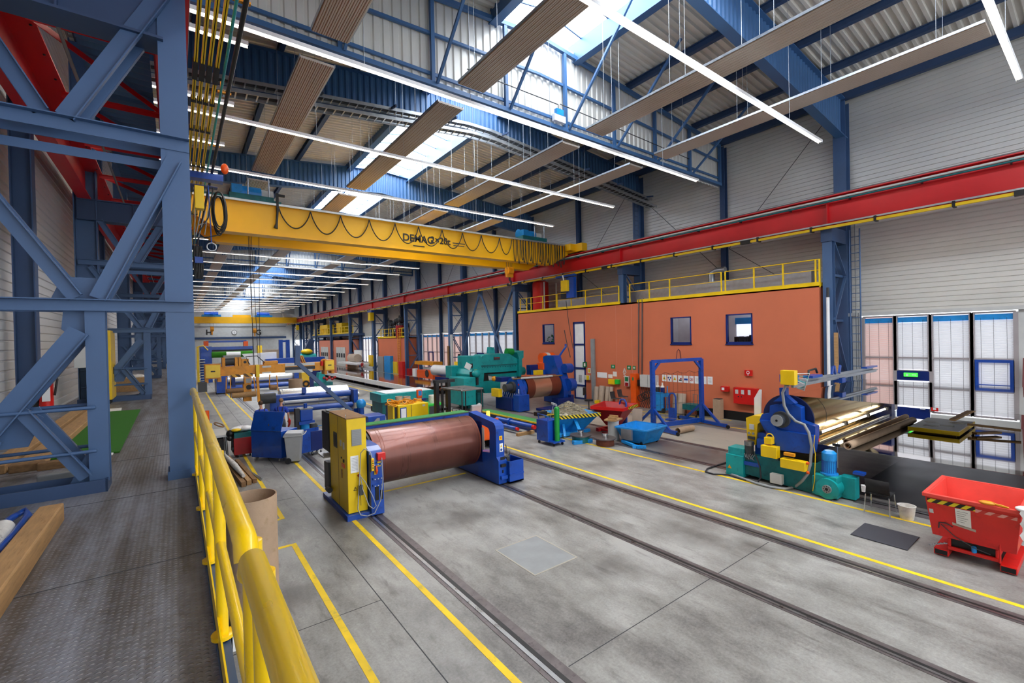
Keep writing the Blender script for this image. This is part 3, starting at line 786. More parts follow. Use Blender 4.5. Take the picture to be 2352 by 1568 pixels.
p = at(1306, 573, Y=21.9); MB().box(20.9, 21.5, 21.5, 22.1, 9.85, 10.3).build('buffer_box', 'crane_yellow', cr, .02)
MB().box(gx0, gx1, 21.98, 22.08, 10.2, 10.29).build('festoon_rail', 'galv', cr)
yf = 22.02
def loops(px):
    b = MB(); ps = [at(x, y, Y=yf) for x, y in px]
    for a, q, sag in ps_pairs(ps): pass
    return b
ft = [(640, 487), (713, 490), (782, 502), (848, 512), (907, 519), (961, 525), (1015, 533), (1062, 541), (1105, 546), (1147, 550), (1175, 552)]
b = MB(); ps = [V((at(x, y, Y=yf).x, yf, 10.2)) for x, y in ft]
for i, (a, q) in enumerate(zip(ps, ps[1:])):
    sag = .95 if i else .85
    b.tube([V((a.x + (q.x - a.x) * t, yf - .02, a.z - .05 - sag * (4 * t * (1 - t)) ** .8)) for t in [k / 16 for k in range(17)]], .026, 6)
b.build('festoon_cable', 'black', cr)
b = MB(); x = at(1178, 555, Y=yf).x; i = 0
while x < 20.7:
    dep = 1.35 + .12 * sin(i * 2.1); w = .22
    b.tube([V((x + w * t + .03 * sin(i), yf - .05 - .05 * (i % 3), 10.18 - dep * (4 * t * (1 - t)) ** .55)) for t in [k / 14 for k in range(15)]], .024, 5); x += .235; i += 1
b.build('festoon_bundle', 'black', cr)
p = at(637, 468, Y=yf); MB().box(p.x - .05, p.x + .05, yf - .06, yf + .06, 9.95, 10.75).box(p.x - .02, p.x + .3, yf - .04, yf + .06, 10.62, 10.72).tube([(p.x, yf - .06, 10.1), (p.x - .06, yf - .06, 9.4), (p.x - .1, yf - .06, 9.2)], [.05, .05, .09], 8).build('cable_trolley', 'black', cr)
def hoist(x0, x1, y, lab):
    t = thing('hoist_trolley', lab, 'hoist', ((x0 + x1) / 2, y, 10.24), 'hoist trolleys on the near crane')
    MB().box(x0, x1, 22.3, 25.2, 10.32, 10.62).build('frame', 'teal_dark', t, .02)
    b = MB().cyl((x0 + .3, 23.2, 10.9), (x1 - .4, 23.2, 10.9), .3, 18); b.build('rope_drum', 'light_blue', t)
    MB().cyl((x1 - .4, 23.2, 10.9), (x1 + .1, 23.2, 10.9), .25, 14).build('motor', 'grey_white', t)
    MB().box(x0 + .1, x0 + .5, 22.35, 22.9, 10.62, 11.0).build('control_box', 'light_blue', t)
    MB().tube([(x1 - .2, 22.35, 10.6), (x1 - .2, 22.35, 11.4)], .03, 6).tube([(x1 - 1., 22.35, 10.6), (x1 - 1., 22.35, 11.3)], .03, 6).build('stanchion', 'galv', t)
    b = MB()
    for x in (x0 + .2, x1 - .2):
        for y in (22.45, 25.0): b.cyl((x - .06, y, 10.36), (x + .06, y, 10.36), .12, 12)
    b.build('wheel', 'black', t)
    return t
hoist(1.9, 3.6, 23.7, 'dark teal hoist trolley at the left end of the near crane')
hoist(17.6, 19.6, 23.7, 'blue hoist trolley at the right end of the near crane')
MB().box(.5, 3.9, 22.4, 22.75, 10.3, 10.5).build('walkway_beam', 'teal_dark', cr)
hk = thing('crane_hook', 'yellow hook block hanging under the right end of the near crane', 'hook', at(1170, 640, Y=23.6))
p = at(1170, 622, Y=23.6)
MB().cyl(p + V((-.2, 0, .0)), p + V((.2, 0, .0)), .26, 18).box(p.x - .24, p.x + .24, p.y - .1, p.y + .1, p.z - .42, p.z).build('sheave_block', 'orange_yellow', hk)
MB().tube([p + V((0, 0, -.42)), p + V((0, 0, -.6)), p + V((.12, 0, -.7)), p + V((.1, 0, -.9)), p + V((-.08, 0, -.95)), p + V((-.16, 0, -.82))], .06, 8).build('hook', 'anthracite', hk)
b = MB()
for dx in (-.2, -.07, .07, .2): b.tube([p + V((dx, 0, .1)), V((p.x + dx * 1.4, 23.6, 10.4))], .014, 5)
b.build('wire_rope', 'anthracite', hk)
# far crane
fc = thing('bridge_crane', 'distant yellow bridge crane in front of the far end wall', 'crane', (RID, 108, 8.5))
MB().box(.3, 21.3, 108, 108.8, 8.45, 9.65).build('girder', 'crane_yellow', fc); MB().box(.3, 21.3, 110.5, 111.3, 8.45, 9.65).build('girder', 'crane_yellow', fc)
MB().box(9.3, 12.5, 108.2, 108.9, 9.65, 10.1).build('control_box', 'crane_yellow', fc)
MB().box(18.6, 21.2, 108.2, 108.9, 9.7, 10.4).build('cabinet', 'grey_white', fc)
for px in (467, 586):
    q = at(px + 18, 719, Y=109.5); h = thing('hoist_trolley', 'blue hoist trolley on the distant crane, %s one' % ('left' if px < 500 else 'right'), 'hoist', q)
    MB().box(q.x - 1.6, q.x + 1.6, 108.2, 111, 9.7, 10.1).build('frame', 'light_blue', h); MB().cyl((q.x - 1.2, 109.5, 10.4), (q.x + 1.2, 109.5, 10.4), .4, 12).build('rope_drum', 'machine_blue', h)
    q2 = at((487, 585)[px > 500], (755, 759)[px > 500], Y=109.5)
    MB().cyl(q2 - V((.3, 0, 0)), q2 + V((.3, 0, 0)), .5, 12).box(q2.x - .12, q2.x + .12, 109.4, 109.6, q2.z - 1.2, q2.z).build('hook_block', 'orange_yellow', h)
    MB().tube([q2 + V((-.3, 0, 0)), (q2.x - .3, 109.5, 9.8)], .03, 4).tube([q2 + V((.3, 0, 0)), (q2.x + .3, 109.5, 9.8)], .03, 4).build('wire_rope', 'anthracite', h)

# ---- conductor bars and collector trolley on the left
zc = 8.5
xs4 = [.325, .415, .505, .60]
for i, x in enumerate(xs4):
    t = thing('conductor_bar', 'yellow crane conductor bar beside the gallery, %s from the column' % ORD[i], 'conductor bar', (x, 40, zc), 'yellow conductor bars on the left')
    MB().box(x - .024, x - .006, -4, 100, zc - .03, zc + .03).box(x + .006, x + .024, -4, 100, zc - .03, zc + .03).build('rail', 'yellow', t)
    MB().box(x - .006, x + .006, -4, 100, zc + .0, zc + .02).build('slot', 'black', t)
    b = MB()
    for y in (8.3, 14.9, 21.5, 28, 35): b.box(x - .035, x + .035, y, y + .55, zc - .04, zc + .04)
    for y in (6.2, 9.6, 10.9, 13.1, 18, 24): b.box(x - .04, x + .04, y, y + .07, zc - .05, zc + .05)
    b.build('joint', 'black', t)
for x, r, mt, lab in ((.20, .03, 'anthracite', 'black cable conduit nearest the big column, left of the yellow bars'), (.70, .02, 'teal', 'thin pale green rod right of the yellow conductor bars'), (.80, .032, 'black', 'black guide tube right of the yellow conductor bars')):
    solo('conductor_tube', MB().tube([(x, -4, zc), (x, 100, zc)], r, 8), mt, lab, 'conduit', 'tubes along the left conductor bars')
b = MB()
for y in (6.6, 9.2, 11.8, 14.4, 17, 20, 24, 28): b.box(.66, .86, y, y + .05, zc + .03, zc + .06); b.box(.70, .74, y, y + .05, zc + .06, zc + .22)
solo('rod_brackets', b, 'orange_yellow', 'small brass brackets holding the rods by the conductor bars', 'bracket')
YC = 13.6
c0 = at(470, 400, Y=YC)
ct = thing('collector_trolley', 'blue current collector trolley with yellow box and cable coil at the left crane end', 'collector', c0)
def cx(px, py, y=YC): return at(px, py, Y=y)
a, q = cx(443, 392), cx(513, 420)
MB().box(a.x - .1, q.x, YC - .05, YC + .25, q.z + .02, a.z).build('frame', 'machine_blue', ct)
a, q = cx(443, 422), cx(500, 432); MB().box(a.x - .1, q.x, YC - .02, YC + .2, q.z, a.z).build('lower_bar', 'navy', ct)
a, q = cx(446, 427), cx(469, 482); MB().box(a.x, q.x, YC - .12, YC + .12, q.z, a.z).build('box', 'yellow', ct, .01)
a = cx(516, 388); MB().sph(a, .09, 12, 8, sz=(1, 1, 1.5)).build('warning_lamp', 'orange', ct)
b = MB(); a = cx(504, 482)
for k in range(7):
    b.tube([a + V(((.12 + .02 * (k % 3)) * cos(t) + .015 * sin(k * 3), -.05 + .03 * k, (.44 + .03 * (k % 4)) * sin(t) - .02 * k)) for t in [2 * pi * j / 26 for j in range(27)]], .016, 6)
b.tube([cx(490, 430), cx(478, 500), cx(456, 535), cx(470, 546), cx(500, 540), cx(520, 500)], .016, 6)
b.build('cable_coil', 'black', ct)
b = MB().tube([cx(478, 425), cx(486, 560)], .014, 6); b.torus(cx(486, 567), (0, 1, 0), .10, .016, 20, 6, 1)
b.build('pull_rod', ['machine_blue', 'galv'], ct)
b = MB()
for p, q in (((472, 485), (456, 545)), ((462, 485), (450, 540)), ((480, 470), (470, 540)), ((455, 516), (475, 512)), ((448, 480), (447, 545))): b.tube([cx(*p), cx(*q)], .012, 5)
b.build('pendulum_arm', 'grey', ct)
b = MB()
for k in range(6): b.tube([cx(447 + 3 * k, 565, 17), cx(446 + 4 * k, 600 + 8 * (k % 3), 17), cx(449 + 3 * k, 640, 17)], .03, 6)
b.box(cx(447, 590, 17).x, cx(466, 590, 17).x, 16.9, 17.1, cx(447, 604, 17).z, cx(447, 590, 17).z, 1)
solo('cable_bundle', b, ['black', 'machine_blue'], 'black cable bundle hanging below the collector beside the big column', 'cable')

# ================================================================== gallery railing and things on the gallery
def railing(y0, y1, posts, lab, knee=True):
    t = thing('guard_rail', lab, 'railing', (.15, (y0 + y1) / 2, 2.6), 'yellow gallery railing sections')
    x = .14
    MB().tube([(x, y0, 3.60), (x, y0 + .02, 3.645), (x, y0 + .07, 3.65), (x, y1 - .05, 3.65), (x, y1, 3.60)], .031, 16).build('hand_rail', 'rail_yellow', t)
    MB().tube([(x + .02, y0 + .03, 3.14), (x + .02, y1 - .03, 3.14)], .022, 12).build('knee_rail', 'rail_yellow', t)
    for y in posts:
        pp = MB().tube([(x + .02, y, 2.66), (x + .02, y, 3.63)], .027, 14).build('post', 'rail_yellow', t)
        MB().cyl((x + .02, y, 2.64), (x + .02, y, 2.66), .055, 18).build('collar', 'rail_yellow', pp); MB().cyl((x + .02, y, 2.3), (x + .02, y, 2.64), .034, 14).build('stub', 'steel_blue_dark', pp)
    MB().box(x - .005, x + .003, y0 + .1, y1, 2.62, 2.76).build('toe_board', 'rail_yellow', t)
    return t
railing(-2.2, 1.36, (.2, 1.28), 'yellow tube railing section nearest the camera, cut by the photo edge')
railing(1.44, 6.72, (1.5, 2.86, 3.9, 5.2, 6.6), 'yellow tube railing section running up to the big blue column')
b = MB().cbox((.21, 1.95, 2.52), .02, .3, .34, m=0); b.cbox((.215, 3.0, 2.62), .02, .22, .2, m=0)
solo('edge_notice', b, 'paper', 'white notice boards fixed outside the gallery edge below the railing', 'notice')
p = at(459, 906, Y=6.9); solo('rail_lamp', MB().box(.2, .29, 6.85, 7.0, 3.60, 3.72), 'black', 'small black box on the column beside the railing end', 'box')
def timber(x0, x1, y0, y1, z0, z1, lab, m='wood', g='timbers on the gallery floor'):
    return solo('timber', MB().box(x0, x1, y0, y1, z0, z1), m, lab, 'timber', g, .012)
timber(-1.05, -.885, 1.5, 5.9, 2.582, 2.75, 'near squared timber on the gallery, right of the wrapped sling')
timber(-1.62, -1.38, 1.5, 6.2, 2.582, 2.75, 'near squared timber on the gallery, left of the wrapped sling')
sl = thing('lifting_sling', 'blue lifting sling in dirty white wrapping between two timbers', 'sling', (-1.22, 4, 2.59))
b = MB(); pts = [(-1.22 + .02 * sin(k), 1.5 + .42 * k, 2.665) for k in range(11)]
b.tube(pts, [.065 + .008 * ((k * 7) % 3) for k in range(11)], 12).build('wrapping', 'plastic_wrap', sl)
MB().tube([(-1.14, 4.6, 2.66), (-1.12, 5.5, 2.66), (-1.14, 6.0, 2.66), (-1.2, 6.25, 2.65), (-1.25, 6.0, 2.66), (-1.26, 5.6, 2.66)], .03, 10).build('loop', 'machine_blue', sl)
solo('turf_mat', MB().add([(-1.75, 9.2, 2.585), (-.74, 9.07, 2.585), (-.78, 14.7, 2.585), (-1.4, 14.8, 2.585), (-1.75, 9.2, 2.605), (-.74, 9.07, 2.605), (-.78, 14.7, 2.605), (-1.4, 14.8, 2.605)], [(3, 2, 1, 0), (4, 5, 6, 7), (0, 1, 5, 4), (1, 2, 6, 5), (2, 3, 7, 6), (3, 0, 4, 7)]), 'turf', 'strip of bright green artificial turf on the gallery floor', 'mat')
solo('white_sheet', MB().cbox((-1.25, 12.2, 2.592), .5, 6.6, .012, .06), 'paper', 'long white sheet lying beside the green turf', 'sheet')
timber(-1.75, -1.5, 8.6, 16, 2.582, 2.70, 'long plank against the green turf on the gallery'); timber(-2.05, -1.82, 8.6, 16, 2.582, 2.70, 'long plank on the gallery nearest the left wall')
for i, (x, y, w, l) in enumerate(((-1.55, 8.2, .3, .16), (-1.3, 8.1, .28, .14), (-1.15, 7.7, .45, .12))):
    timber(x - w / 2, x + w / 2, y - l / 2, y + l / 2, 2.582 + (.08 if i < 2 else 0), 2.68 + (.08 if i < 2 else 0), 'short block of wood behind the gate frame, %s from the wall' % ORD[i], 'wood_dark' if i < 2 else 'grey')
fe = thing('fire_extinguisher', 'red fire extinguisher with black hose at the left gallery wall', 'fire extinguisher', (-2.1, 12.1, 3.0))
MB().cyl((-2.0, 12.05, 3.0), (-2.0, 12.05, 3.62), .10, 18).sph((-2.0, 12.05, 3.62), .10, 16, 8).build('cylinder', 'red', fe)
MB().tube([(-2.0, 12.05, 3.72), (-1.9, 12.0, 3.78), (-1.84, 12, 3.6), (-1.88, 12, 3.3)], .018, 8).cyl((-2.0, 12.05, 3.7), (-2.0, 12.05, 3.78), .03, 10).cyl((-2.16, 12.05, 3.2), (-2.16, 12.05, 3.6), .07, 12).build('hose', 'black', fe)
MB().box(-2.04, -1.93, 11.94, 11.95, 3.2, 3.5).build('label_plate', 'white', fe)
MB().box(-2.22, -2.0, 12.1, 12.3, 3.1, 3.2).build('bracket', 'black', fe)
yc = thing('control_cabinet', 'tall narrow yellow cabinet on the gallery in front of the second frame', 'cabinet', (-1.6, 18, 2.58))
MB().box(-1.98, -1.50, 16.9, 18.0, 2.7, 4.65).build('body', 'yellow', yc, .01); MB().box(-1.96, -1.55, 16.95, 17.95, 2.58, 2.7).build('plinth', 'black', yc)
MB().box(-1.50, -1.49, 17.3, 17.4, 3.4, 3.6).build('handle', 'black', yc)
solo('switch_box', MB().box(-1.9, -1.66, 14.2, 14.5, 3.72, 4.4), 'grey_white', 'small white switch box above the turf on the gallery post', 'switch box', None, .01)
wb = thing('wooden_crate', 'low wooden crate with cloth on top in the second gate frame', 'crate', (-1.3, 21.5, 2.58))
MB().box(-1.75, -.9, 21.0, 22.0, 2.58, 3.05).build('body', 'wood', wb); MB().sph((-1.2, 21.4, 3.08), .22, 12, 6, sz=(1, 1, .45)).build('cloth', 'plastic_wrap', wb)
tb = thing('cardboard_tube', 'tall brown cardboard tube standing on the floor beside the yellow railing', 'cardboard tube', (.86, 7.95, 0))
MB().tubeh((.86, 7.95, 0), (.86, 7.95, 1.86), .345, .018, 48).build('wall', 'cardboard', tb)
# ================================================================== machines on the hall floor
ZM = {'a': (500, 860, 5.8075), 'b': (720, 900, 4.612), 'c': (1600, 800, 4.126), 'd': (1900, 980, 4.48), 'e': (1180, 800, 4.704), 'f': (1000, 760, 5.8075), 'h': (800, 700, 5.8075), 'i': (430, 700, 5.8075), 'g': (1660, 960, 7.84), 'k': (450, 770, 8.255), 'l': (640, 790, 8.255), 'm': (840, 850, 9.408), 'n': (1040, 780, 8.71), 'r': (700, 930, 5.808)}
def Z(k, x, y, **w):
    o = ZM[k]; return at(o[0] + x / o[2], o[1] + y / o[2], **w)
def yz(k, X, *pts): return [(q.y, q.z) for q in (Z(k, *p, X=X) for p in pts)]
def xz(k, Y, *pts): return [(q.x, q.z) for q in (Z(k, *p, Y=Y) for p in pts)]
def arc(c, r, a0, a1, n): return [(c[0] + r * cos(R(a0 + (a1 - a0) * i / n)), c[1] + r * sin(R(a0 + (a1 - a0) * i / n))) for i in range(n + 1)]
def triangle_sign(mb, p, s, ax='y', m=0):
    return mb

# ---- A  brown roller on blue stands with the yellow cabinet
t = thing('roller_stand', 'brown winding roller between blue stands with yellow control cabinet', 'machine', (5.5, 12, 0))
cy, cz, rr = 12.0, 1.08, .735
ro = MB().cyl((3.97, cy, cz), (7.14, cy, cz), rr, 64).build('roller', 'brown_roll', t)
b = MB()
for x, w in ((3.97, .05), (4.16, .012), (4.24, .012), (7.02, .012), (7.10, .05)): b.cyl((x, cy, cz), (x + w, cy, cz), rr + .004, 64)
b.build('edge_band', 'brown_band', ro)
MB().cyl((3.9, cy, cz), (3.965, cy, cz), rr - .03, 48).cyl((3.6, cy, cz), (3.9, cy, cz), .16, 24).cyl((7.14, cy, cz), (7.4, cy, cz), .16, 24).build('shaft', 'black', ro)
pl = [(10.52, .03), (13.75, .03), (13.75, .22), (13.3, .52), (12.9, .62), (11.5, .8), (10.97, .86), (10.95, 1.42)] + [(10.95 + .13 - .13 * cos(R(a)), 1.45 + .13 * sin(R(a))) for a in (0, 30, 60, 90)] + [(12.1, 1.72), (12.1, 1.92), (10.86, 1.78)] + [(10.82 - .2 * sin(R(a)), 1.58 + .2 * cos(R(a))) for a in (0, 30, 60, 90)] + [(10.62, .78), (10.52, .7)]
st = MB().prism(pl, 'x', 7.24, 7.52).build('right_stand', 'machine_blue', t, .015)
MB().box(7.225, 7.245, 11.35, 12.75, .5, 1.7).build('bearing_plate', 'navy', st)
MB().box(7.20, 7.22, 11.2, 11.3, .9, 1.55).build('guard_strip', 'grey_white', st)
b = MB().box(7.3, 7.47, 10.50, 10.515, .72, .80, 2).box(7.35, 7.45, 10.612, 10.618, 1.26, 1.38, 0).box(7.35, 7.47, 10.612, 10.618, .92, 1.16, 1)
b.box(7.385, 7.415, 10.608, 10.613, 1.29, 1.35, 3).cyl((7.41, 10.609, .98), (7.41, 10.613, .98), .035, 16, m=4); b.add([(7.375, 10.609, 1.06), (7.445, 10.609, 1.06), (7.41, 10.609, 1.13)], [(0, 1, 2)], 0)
b.build('warning_plates', ['yellow', 'white', 'black', 'orange', 'machine_blue'], st)
b = MB().box(7.3, 7.46, 10.46, 10.53, .52, .60).box(7.36, 7.4, 10.5, 10.53, .34, .42).box(7.29, 7.5, 10.44, 10.53, .17, .27, 1)
b.build('clamp', ['black', 'machine_blue'], st)
ob = MB()
for q in ((7.52, 8.02, 10.38, 10.40, .04, .66), (7.52, 8.02, 10.98, 11.0, .04, .66), (7.52, 7.54, 10.4, 10.98, .04, .66), (8.0, 8.02, 10.4, 10.98, .04, .66), (7.52, 8.02, 10.38, 11, .04, .08), (7.52, 8.02, 10.36, 10.385, .26, .3)): ob.box(*q)
ob = ob.build('drive_box', 'machine_blue', t)
MB().cyl((7.66, 10.7, .3), (7.66, 10.7, .74), .09, 14).tube([(7.66, 10.7, .7), (7.8, 10.75, .85), (7.85, 10.9, .6)], .02, 6).tube([(7.6, 10.6, .6), (7.6, 10.62, 1.05), (7.7, 10.8, 1.06), (7.78, 10.9, .62)], .008, 5).build('motor', 'dark_grey', ob)
pl = [(10.62, .03), (13.6, .03), (13.6, .25), (12.9, .55), (11.6, .75), (11.05, .8), (11.05, 1.45), (12.0, 1.55), (12.0, 1.2), (12.3, 1.2), (12.3, 1.66), (10.95, 1.62), (10.72, 1.55), (10.64, 1.3)]
ls = MB().prism(pl, 'x', 3.62, 3.93).build('left_stand', 'machine_blue', t, .012)
b = MB()
for z in (.72, .88, 1.22): 
    b.box(3.66, 3.9, 10.57, 10.63, z, z + .045)
    for x in (3.7, 3.78, 3.86): b.cyl((x, 10.56, z + .02), (x, 10.59, z + .02), .014, 8, m=1)
b.box(3.72, 3.80, 10.605, 10.64, .38, .75, 2).box(3.84, 3.9, 10.605, 10.64, .38, .6, 2)
b.build('clamp_bar', ['machine_blue', 'chrome', 'black'], ls)
MB().box(3.78, 3.97, 10.56, 10.68, 1.33, 1.50).build('switch', 'red', ls, .01)
MB().box(3.78, 3.86, 10.6, 10.615, 1.18, 1.30).box(3.70, 3.75, 10.6, 10.615, 1.0, 1.1).build('warning_plate', 'yellow', ls)
MB().tube([(3.74, 10.57, 1.22), (3.74, 10.55, 1.1), (3.74, 10.56, 1.02)], [.015, .035, .012], 8).build('rescue_handle', 'orange', ls)
cab = MB().box(3.14, 3.60, 10.82, 12.3, .13, 2.36).build('cabinet', 'cabinet_yellow', t, .012)
MB().box(3.08, 3.95, 10.70, 12.9, 0.0, .12).build('base_frame', 'machine_blue', t)
MB().box(3.13, 3.61, 10.81, 12.31, 2.36, 2.385).build('dusty_top', 'wood_dark', cab)
b = MB().box(3.25, 3.48, 10.80, 10.82, 1.72, 2.1)
for k in range(9): b.box(3.26, 3.47, 10.794, 10.80, 1.74 + .04 * k, 1.76 + .04 * k)
b.build('vent', 'grey', cab)
MB().box(3.21, 3.40, 10.812, 10.82, 1.08, 1.48).build('notice_sheet', 'white', cab)
b = MB()
for k in range(9): b.box(3.235, 3.375, 10.809, 10.812, 1.14 + .035 * k, 1.147 + .035 * k)
b.build('notice_print', 'grey', cab)
MB().cyl((3.40, 10.82, 1.0), (3.40, 10.76, 1.0), .035, 16).build('stop_knob', 'dark_red', cab)
b = MB(); P3 = [(3.27, .66), (3.35, .66), (3.31, .745)]
for (ax_, az), (bx_, bz) in zip(P3, P3[1:] + P3[:1]): b.bar((ax_, 10.812, az), (bx_, 10.812, bz), .008, .008, (0, 1, 0))
b.box(3.306, 3.314, 10.81, 10.818, .685, .715); b.build('hazard_triangle', 'black', cab)
b = MB().box(3.125, 3.14, 11.62, 11.9, 1.55, 1.92, 1).box(3.115, 3.13, 11.65, 11.87, 1.6, 1.87, 0).box(3.12, 3.14, 11.02, 11.10, 1.62, 1.78, 2).box(3.12, 3.14, 11.24, 11.33, 1.66, 1.8, 2).box(3.12, 3.14, 11.25, 11.28, 1.36, 1.4, 0).box(3.12, 3.14, 11.05, 11.12, 1.3, 1.37, 0).box(3.125, 3.14, 11.02, 11.25, 1.17, 1.26, 3).box(3.12, 3.14, 11.22, 11.27, .9, 1.1, 4).box(3.134, 3.1405, 11.54, 11.55, .15, 2.34, 4)
b.build('instruments', ['black', 'dark_grey', 'grey_white', 'orange', 'wood_dark'], cab)
b = MB().cyl((3.145, 10.88, 2.36), (3.145, 10.88, 2.44), .012, 8).cyl((3.58, 10.83, 2.36), (3.58, 10.83, 2.42), .012, 8); b.torus((3.145, 10.88, 2.45), (1, 0, 0), .02, .006, 12, 6); b.build('lifting_eye', 'chrome', cab)
bb = MB().box(3.12, 3.62, 12.32, 13.0, 1.3, 2.33).build('fan_unit', 'black', t, .015)
MB().torus((3.37, 12.66, 2.35), (0, 0, 1), .2, .022, 24, 6).cyl((3.37, 12.66, 2.325), (3.37, 12.66, 2.335), .19, 20).build('fan_ring', 'grey', bb)
b = MB().box(2.98, 3.6, 12.32, 12.9, 1.17, 1.21).build('shelf', 'steel', bb)
MB().box(3.1, 3.55, 12.35, 12.8, .28, 1.0).box(3.2, 3.3, 12.3, 12.36, 1.25, 1.3).cyl((3.06, 12.1, .38), (3.06, 12.3, .38), .07, 12).build('pump_unit', 'beam_dark', t, .02)
a = at(846, 978, Y=13.0); c = at(1078, 952, Y=13.0)
bm = MB().box(3.9, c.x, 13.0, 13.5, a.z - .16, a.z - .02).build('rear_beam', 'machine_blue', t)
MB().box(3.9, c.x, 13.0, 13.48, a.z - .02, a.z + .0).build('rubber_strip', 'anthracite', bm); MB().box(3.9, c.x + .02, 13.06, 13.5, a.z, a.z + .015).build('green_mat', 'green_mat', bm)
b = MB()
for k in range(2): b.box(5.2 + k * .8, 5.42 + k * .8, 12.97, 13.0, a.z - .18, a.z - .13)
b.build('bracket', 'grey_white', bm)
q = [at(x, y, Y=13.1) for x, y in ((683, 793), (683, 838), (690, 846), (806, 943))]
MB().bar(q[0], q[1], .12, .10, (0, 1, 0)).bar(q[1] + V((0, 0, .06)), q[3], .10, .12, (0, 1, 0)).build('cable_mast', 'steel_blue_dark', t)
MB().cyl(q[0] + V((0, 0, .05)), q[0], .03, 10).build('mast_cap', 'white', t)
pn = MB().box(3.60, 3.67, 10.50, 10.58, 1.12, 1.42).build('pendant_control', 'yellow', t, .012)
b = MB()
for k in range(4): b.cyl((3.635, 10.50, 1.2 + .055 * k), (3.635, 10.485, 1.2 + .055 * k), .014, 10, m=k % 2)
b.build('button', ['black', 'red'], pn)
MB().box(3.585, 3.6, 10.52, 10.6, 1.1, 1.5).build('holster', 'black', pn)
b = MB()
b.tube([(3.63, 10.53, 1.42), (3.58, 10.5, 1.58), (3.48, 10.6, 1.66), (3.42, 10.7, 1.55), (3.40, 10.74, 1.1), (3.36, 10.73, .6), (3.32, 10.7, .25), (3.36, 10.62, .12), (3.5, 10.56, .08), (3.66, 10.52, .12), (3.80, 10.5, .4), (3.86, 10.48, .9), (3.85, 10.5, 1.4)], .012, 6)
b.tube([(3.41, 10.74, 1.02), (3.44, 10.7, .7), (3.55, 10.6, .3), (3.64, 10.55, .22), (3.7, 10.53, .28), (3.62, 10.56, .55), (3.5, 10.66, .85), (3.42, 10.72, .98)], .011, 6)
b.build('control_cable', 'grey_plastic', pn)
MB().tube([(3.4, 10.74, .8), (3.41, 10.74, .3)], .006, 5).box(3.37, 3.46, 10.7, 10.78, .55, .78).build('plug', 'dark_grey', pn)

# ---- B  steel belt press drum at the right
t = thing('belt_machine', 'blue and teal drum stand carrying the wide polished steel belt', 'machine', (13.4, 5.4, 0))
dy, dz, drr = 5.44, 1.82, .61
dm = MB().cyl((13.46, dy, dz), (19.7, dy, dz), drr - .004, 72).build('drum', 'belt_brass', t)
MB().cyl((13.40, dy, dz), (13.46, dy, dz), drr + .03, 64).build('end_disc', 'disc_navy', dm); MB().cyl((14.35, dy, dz), (14.365, dy, dz), drr - .001, 72).cyl((18.2, dy, dz), (18.215, dy, dz), drr - .001, 72).build('seam', 'dark_grey', dm)
MB().cyl((12.82, dy + .03, dz), (13.4, dy, dz), .15, 28).cyl((13.0, dy + .02, dz), (13.12, dy + .02, dz), .22, 28).build('shaft', 'dark_grey', dm)
MB().cyl((12.8, dy + .03, dz), (12.82, dy + .03, dz), .155, 28).cyl((12.79, dy + .03, dz), (12.8, dy + .03, dz), .03, 12, m=1).build('shaft_face', ['grey', 'black'], dm)
pr = yz('c', 13.1, (595, 680), (620, 622), (690, 615), (695, 540), (790, 532), (850, 500), (912, 530), (985, 560), (990, 690), (1125, 740), (1125, 830), (1100, 1000), (780, 960), (730, 870), (700, 820), (640, 770))
MB().prism(pr, 'x', 13.1, 13.36).build('bearing_stand', 'machine_blue', t, .015)
pr = yz('c', 12.98, (595, 680), (690, 690), (770, 775), (900, 795), (1100, 826), (1088, 1000), (780, 962), (732, 862), (690, 800))
MB().prism(pr, 'x', 12.98, 13.12).build('wedge_plate', 'machine_blue', t, .012)
pr = yz('c', 13.1, (790, 372), (850, 372), (850, 440), (870, 460), (940, 520), (870, 528), (840, 500), (810, 500), (735, 500), (795, 455))
MB().prism(pr, 'x', 13.05, 13.25).build('arm_bracket', 'machine_blue', t)
a = Z('c', 960, 345, X=12.95); c = Z('c', 822, 202, X=12.95)
sb = MB().box(12.75, 12.95, a.y, c.y, a.z, c.z).build('sensor_box', 'yellow', t, .012)
MB().box(12.95, 13.05, a.y, c.y + .1, a.z + .05, a.z + .25).build('plate', 'machine_blue', sb)
b = MB()
for k in range(7): b.tube([(12.95, a.y + .02 * k, a.z + .1 + .03 * k), (13.1, a.y - .1 - .02 * k, a.z + .05 * k), (13.2, a.y - .05, a.z - .05 - .02 * k), (13.12, a.y + .1, a.z - .1)], .01, 5, m=k % 3)
b.build('wiring', ['grey_white', 'teal', 'grey'], sb)
zb_ = 2.78
ar = MB().box(13.05, 19.9, 5.14, 5.20, zb_ - .08, zb_ + .0).box(13.05, 19.9, 5.24, 5.30, zb_, zb_ + .08).box(13.05, 19.9, 5.1, 5.32, zb_ - .02, zb_ + .01).build('scanner_beam', 'galv', t)
b = MB().box(14.2, 14.9, 5.1, 5.34, zb_ + .09, zb_ + .16).tube([(14.2, 5.2, zb_ + .16), (14.2, 5.2, zb_ + .3), (14.7, 5.2, zb_ + .33), (14.8, 5.2, zb_ + .2)], .03, 6, 1).bar((15.9, 5.2, zb_ + .08), (16.0, 5.2, zb_ + .32), .05, .08, (1, 0, 0)).bar((16.2, 5.2, zb_ + .08), (16.1, 5.2, zb_ + .32), .05, .08, (1, 0, 0)).bar((16.5, 5.2, zb_ + .08), (16.6, 5.2, zb_ + .32), .05, .08, (1, 0, 0)).box(16.3, 16.6, 5.06, 5.3, zb_ - .2, zb_ - .05).box(18.9, 20.0, 5.14, 5.3, zb_ + .08, zb_ + .13)
b.build('carriage', ['machine_blue', 'black'], ar)
